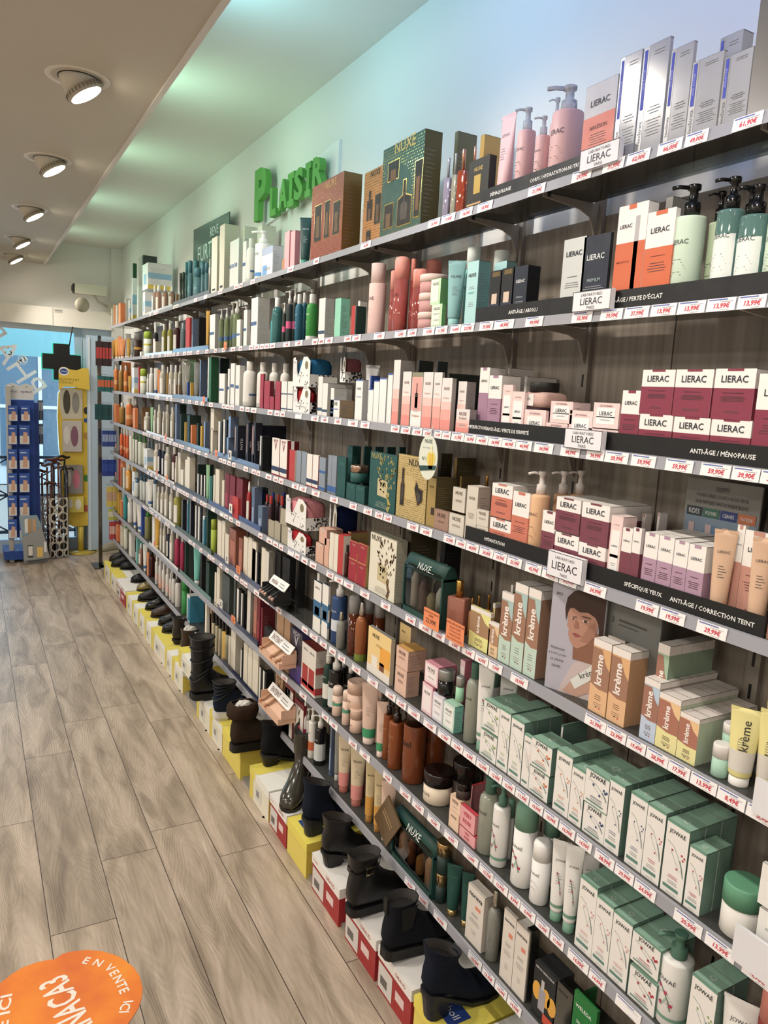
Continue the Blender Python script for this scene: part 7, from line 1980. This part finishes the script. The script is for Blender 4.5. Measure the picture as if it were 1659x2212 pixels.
for k, (px, py, _) in enumerate(heads):
    t = P_(px, py, YD+.0); col = ['4A1E14/g', '5A2418/g', '3E1A12/g', '6A2A1A/g', '2E1712/g', '5A2014/g', '6A5848/g', '15120F/g', '2A1A16/g', '4A2014/g'][k]
    r = empty('walking_cane', (t.x, YD, 0)); tag(r, LB[k], 'cane', None)
    bx = 0; by = [.16, .13, -.02, .05, .10, .01, .07, .035, .085, -.035][k]; r.location.y = YD+by; by = 0; 
    f = MB(); f.tube([(bx, by, .012), (0, 0, t.z-.03)], .0095, col, 8); f.build('shaft', r)
    f = MB(); s_ = 1 if k % 2 else -1; f.tube([(-.055*s_, -.01, t.z-.028), (-.045*s_, -.01, t.z-.006), (-.015*s_, 0, t.z-.004), (.02*s_, 0, t.z-.02), (.05*s_, 0, t.z-.012)], .013, col, 8, rs=[.008, .012, .014, .014, .009]); f.build('handle', r)
# yellow insole display
q = P_(170, 1180, 7.765); r = empty('insole_display', (q.x, q.y, 0)); tag(r, 'tall yellow foot-shaped insole display on a round base', 'display stand')
def g(px, py): w_ = P_(px, py, q.y); return (w_.x-q.x, w_.z)
f = MB(); f.lathe([(.0, .0), (.14, .0), (.14, .01), (.03, .02)], 'C9B02A/g', 32, cx=.02, cy=0, caps=True); f.lathe([(.028, .02), (.028, .26)], 'D9BE1E/g', 16, cx=.02, cy=0); f.build('foot', r)
outl = [(128, 1125), (131, 1095), (134, 1060), (131, 1010), (127, 960), (124, 900), (126, 850), (132, 838), (190, 838), (196, 860), (201, 900), (200, 960), (195, 1010), (198, 1060), (203, 1100), (199, 1125), (190, 1135), (160, 1138)]
O = [g(*p) for p in outl]
f = MB(); f.rings([[(u, y, v) for u, v in O] for y in (0, .07)], 'E9C71E/g', smooth=False); ctr = (sum(u for u, v in O)/len(O), sum(v for u, v in O)/len(O))
f.rings([[(ctr[0]+(u-ctr[0])*.99+.016, y, v) for u, v in O] for y in (.072, .12)], 'DDD8C4/g', smooth=False); f.build('body', r)
f = MB(); T_ = [g(*p) for p in ((126, 842), (126, 800), (131, 793), (140, 793), (150, 798), (165, 800), (178, 795), (190, 796), (193, 843), (160, 836), (140, 834))]; f.rings([[(u, y, v) for u, v in T_] for y in (-.035, -.025)], 'EBC81C', smooth=False)
u, v = g(137, 802); disc(f, lambda a, b: (a, -.0356, b), u, v, .045, 'F2F0EA', 18, .04); disc(f, lambda a, b: (a, -.0362, b), u, v, .036, '1F4A9A', 18, .026); f.text('Scholl', 'F2F2F2', lambda a, b: (a, -.0368, b), u, v, .1, w=.055)
u, v = g(150, 820); f.text('GELSUPPORT', '7A6414', lambda a, b: (a, -.0356, b), u-.01, v, .1, w=.19); f.text('CONFORT', '7A6414', lambda a, b: (a, -.0356, b), u-.035, v-.03, .1, w=.13); f.build('header', r)
f = MB(); W_P = [g(*p) for p in ((129, 838), (178, 843), (178, 905), (135, 905), (129, 880))]; f.rings([[(u, y, v) for u, v in W_P] for y in (-.012, 0)], 'C9C2AC', smooth=False)
u, v = g(144, 868); disc(f, lambda a, b: (a, -.0135, b), u, v, .032, '4A4436', 20, .115)
u, v = g(163, 870); disc(f, lambda a, b: (a, -.0135, b), u, v, .034, '8F8C84', 20, .1); f.build('insole_window', r)
for k, (pa, pya, pb, pyb, c, ins) in enumerate(((134, 908, 176, 975, 'C9C3BC', '8A5A70'), (140, 1004, 178, 1065, '9A9490', 'D97A90'), (146, 1072, 180, 1105, 'E6D24A', 'F0EEE0'))):
    u0, v0 = g(pa, pya); u1, v1 = g(pb, pyb); f = MB(); f.box(u0, u1, -.035, -.002, v1, v0, c); disc(f, lambda a, b: (a, -.0357, b), (u0+u1)/2+.02, (v0+v1)/2, (u1-u0)*.2, ins, 14, (v0-v1)*.34); disc(f, lambda a, b: (a, -.0357, b), (u0+u1)/2-.05, (v0+v1)/2+.01, (u1-u0)*.16, 'E0DCD4', 14, (v0-v1)*.3); f.build('insole_pack', r)
for py, c in ((908, '1F4A9A'), (887, '2A2A2A'), (942, 'C9902A'), (1033, '3A8A3A'), (1098, 'C05A3A')):
    u, v = g(186, py); f = MB(); disc(f, lambda a, b: (a, -.0022, b), u, v, .022, c, 16, .022 if py == 908 else .036); f.build('badge', r)
# leaning pale blue panel, cable, dark things on floor
f = MB(); f.tube([on_z(175, 1184, .006), on_z(190, 1190, .006), on_z(205, 1186, .006), on_z(222, 1178, .006)], .005, '141414', 6); tag(f.build('power_cable'), 'black cable lying on the floor beside the yellow display', 'cable')
f = MB(); f.tube([on_z(28, 1207, .006), on_z(45, 1209, .006), on_z(60, 1208, .006)], .005, '141414', 6); tag(f.build('power_cable'), 'short black cable at the foot of the blue display', 'cable')
# metal peg rack with hanging packs at the far end of the shelves
YP = 7.12; q = on_y(216, 1170, YP); r = empty('peg_rack', (q.x, YP, 0)); tag(r, 'grey metal peg rack with rows of hooks beside the shelf ends', 'rack')
rows = [(738, 790, 208, 242), (812, 845, 212, 246), (872, 905, 206, 244), (928, 962, 222, 252), (990, 1025, 222, 252), (1048, 1090, 232, 256), (1095, 1118, 236, 256), (1122, 1160, 238, 262)]
f = MB(); f.box(-.01, .02, .0, .03, 0, on_y(216, 725, YP).z, '7E7B78/m'); f.box(.17, .19, 0, .03, 0, on_y(216, 725, YP).z, '5E5B58/m'); f.box(-.06, .22, -.12, .12, 0, .012, '6A6764/m'); f.build('frame', r)
CL = [('3A2A2E', 'C03A3A', 'dark and red toothbrush pack'), ('1E6A6A', 'E06A3A', 'teal and orange toothbrush pack'), ('11545A', '0E4A50', 'dark teal brush pack'), ('2A4A9A', '9AB0D9', 'blue and silver pack'), ('1E3E9A', '2A50B0', 'blue dental pack'), ('D9C24A', 'C9A090', 'yellow and pink pack'), ('B9C24A', 'E6DDD0', 'pale green pack'), ('C03A44', 'E3BFAE', 'red topped pink pack')]
for k, ((ya, yb_, pa, pb), (c1, c2, nm)) in enumerate(zip(rows, CL)):
    z1 = on_y(pa, ya, YP).z; z0 = on_y(pa, yb_, YP).z; f = MB()
    n = 5
    for j in range(n):
        x = on_y(pa+(pb-pa)*(j+.5)/n, ya, YP-.12).x; f.tube([(x-q.x, .01, z1+.012), (x-q.x, -.14, z1+.014)], .002, '9A9896/m', 5)
    f.build('hook_row', r)
    for j in range(n):
        x = on_y(pa+(pb-pa)*(j+.3)/n, ya, YP-.12).x; ww = .028; m_ = MB(); m_.box(-ww/2, ww/2, 0, .012, 0, z1-z0, c1); m_.put(R4(-ww*.4, (z1-z0)*.3, ww*.4, (z1-z0)*.75), c2, lambda u, v: (u, -.0006, v), 'f')
        o = m_.build('hanging_pack'); o.location = (x, YP-.125-.004*(j % 2), z0); tag(o, '%s hanging on peg rack, %s of its row from left' % (nm, ('first', 'second', 'third', 'fourth', 'fifth')[j]), 'package', nm+'s on the peg rack')
# security camera on the end wall
q = on_y(200, 638, Y_END-.22); r = empty('security_camera', (q.x, q.y, q.z)); tag(r, 'old beige security camera with spotlight on the end wall', 'camera')
f = MB(); f.box(-.16, .12, -.05, .05, .0, .09, 'C9C4B0'); f.box(-.175, -.16, -.045, .045, .005, .085, '2A2824'); f.tube([(-.185, 0, .045), (-.165, 0, .045)], .025, '15140F', 14); f.build('housing', r)
f = MB(); f.lathe([(.0, -.02), (.06, -.02), (.068, .01), (.05, .03), (.0, .03)], 'A9A28C', 20); o = f.build('spotlight', r); o.location = (-.1, -.03, -.1); o.rotation_euler = (PI/2, 0, .3)
f = MB(); f.lathe([(.0, -.0225), (.05, -.0225)], 'D9CFA6/g', 20); f.lathe([(0, -.0235), (.012, -.0235)], '3A3626', 10); o2 = f.build('spotlight_glass', r); o2.location = (-.1, -.03, -.1); o2.rotation_euler = (PI/2, 0, .3)
f = MB(); f.tube([(.02, .0, .0), (.06, .05, -.05), (.16, .16, -.08), (.22, .2, -.1)], .011, 'B9B4A0', 8); f.box(.16, .27, .13, .155, -.15, -.05, 'CFC9B2'); f.build('bracket', r)
f = MB(); f.tube([(.12, 0, .05), (.17, .06, .03), (.18, .1, -.03), (.14, .1, -.1), (.18, .13, -.12)], .004, 'D9D4C2', 6); f.build('cable', r)
# ================================================================== LABELS OF THE GOODS
ORDW = ['first', 'second', 'third', 'fourth', 'fifth', 'sixth', 'seventh', 'eighth', 'ninth', 'tenth', 'eleventh', 'twelfth', 'thirteenth', 'fourteenth', 'fifteenth', 'sixteenth']
calls = {}
for it in ITEMS: calls.setdefault(it[6]['call'], []).append(it)
CL_ = sorted(calls.values(), key=lambda v: (v[0][2], -v[0][3]))
byshelf = {}
for v in CL_: byshelf.setdefault(v[0][2], []).append(v)
used = set(); nw = lambda s: len(s.split())
SHN = ['top shelf', 'second shelf', 'third shelf', 'fourth shelf', 'fifth shelf', 'sixth shelf', 'seventh shelf', 'lowest shelf']
for sh, cols in byshelf.items():
    bydesc = {}
    for v in cols: bydesc.setdefault(v[0][1], []).append(v)
    for ci, v in enumerate(cols):
        key = v[0][1]; st = ST[key]; same = bydesc[key]; idx = [id(q) for q in same].index(id(v))
        left = next((cols[k] for k in range(ci-1, -1, -1) if cols[k][0][1] != key), None)
        for it in v:
            o, _, _, y, x, z, d = it; note = ''
            if d['s'] > 1: note = ['lower', 'upper'][d['k']] if d['s'] == 2 else ORDW[d['k']]+' up'
            if d['n'] > 1: note = (note+' ' if note else '')+('front one' if d['j'] == 0 else ORDW[d['j']]+' back')
            if not note and d.get('yb'): note = 'stacked on top'
            if not note and d.get('off', 0) > .025: note = 'set back'
            cand = []; nt_ = (', '+note if note else '')
            if left is not None: cand += ['%s%s, right of the %s, %s' % (st['desc'], nt_, ST[left[0][1]]['short'], SHN[sh])]
            if len(same) == 1: cand.insert(0, '%s%s, %s' % (st['desc'], nt_, SHN[sh]))
            pos = ORDW[idx] if idx < len(ORDW) else '%dth' % (idx+1)
            cand += ['%s, %s from left on %s%s' % (st['desc'], pos, SHN[sh], nt_), '%s, %s from left, %s%s' % (st['short'], pos, SHN[sh], nt_)]
            lab = next((c for c in cand if 4 <= nw(c) <= 16 and c not in used), cand[-1]); used.add(lab)
            tag(o, lab, st['cat'])
            if len(same) > 1 or len(v) > 1: o['group'] = '%ss on the %s' % (st['short'], SHN[sh])
CARDS.sort(key=lambda c: (c[1], c[2])); cnt = {}
for o, sh, y, t in CARDS:
    cnt[sh] = cnt.get(sh, 0)+1; k = cnt[sh]; sfx = 'th' if 10 <= k % 100 <= 20 else {1: 'st', 2: 'nd', 3: 'rd'}.get(k % 10, 'th')
    tag(o, 'small white price card%s, %d%s from right on %s rail' % (' reading '+t if t and y < 3 else '', k, sfx, SHN[sh-1]), 'price card', 'price cards on the %s rail' % SHN[sh-1])
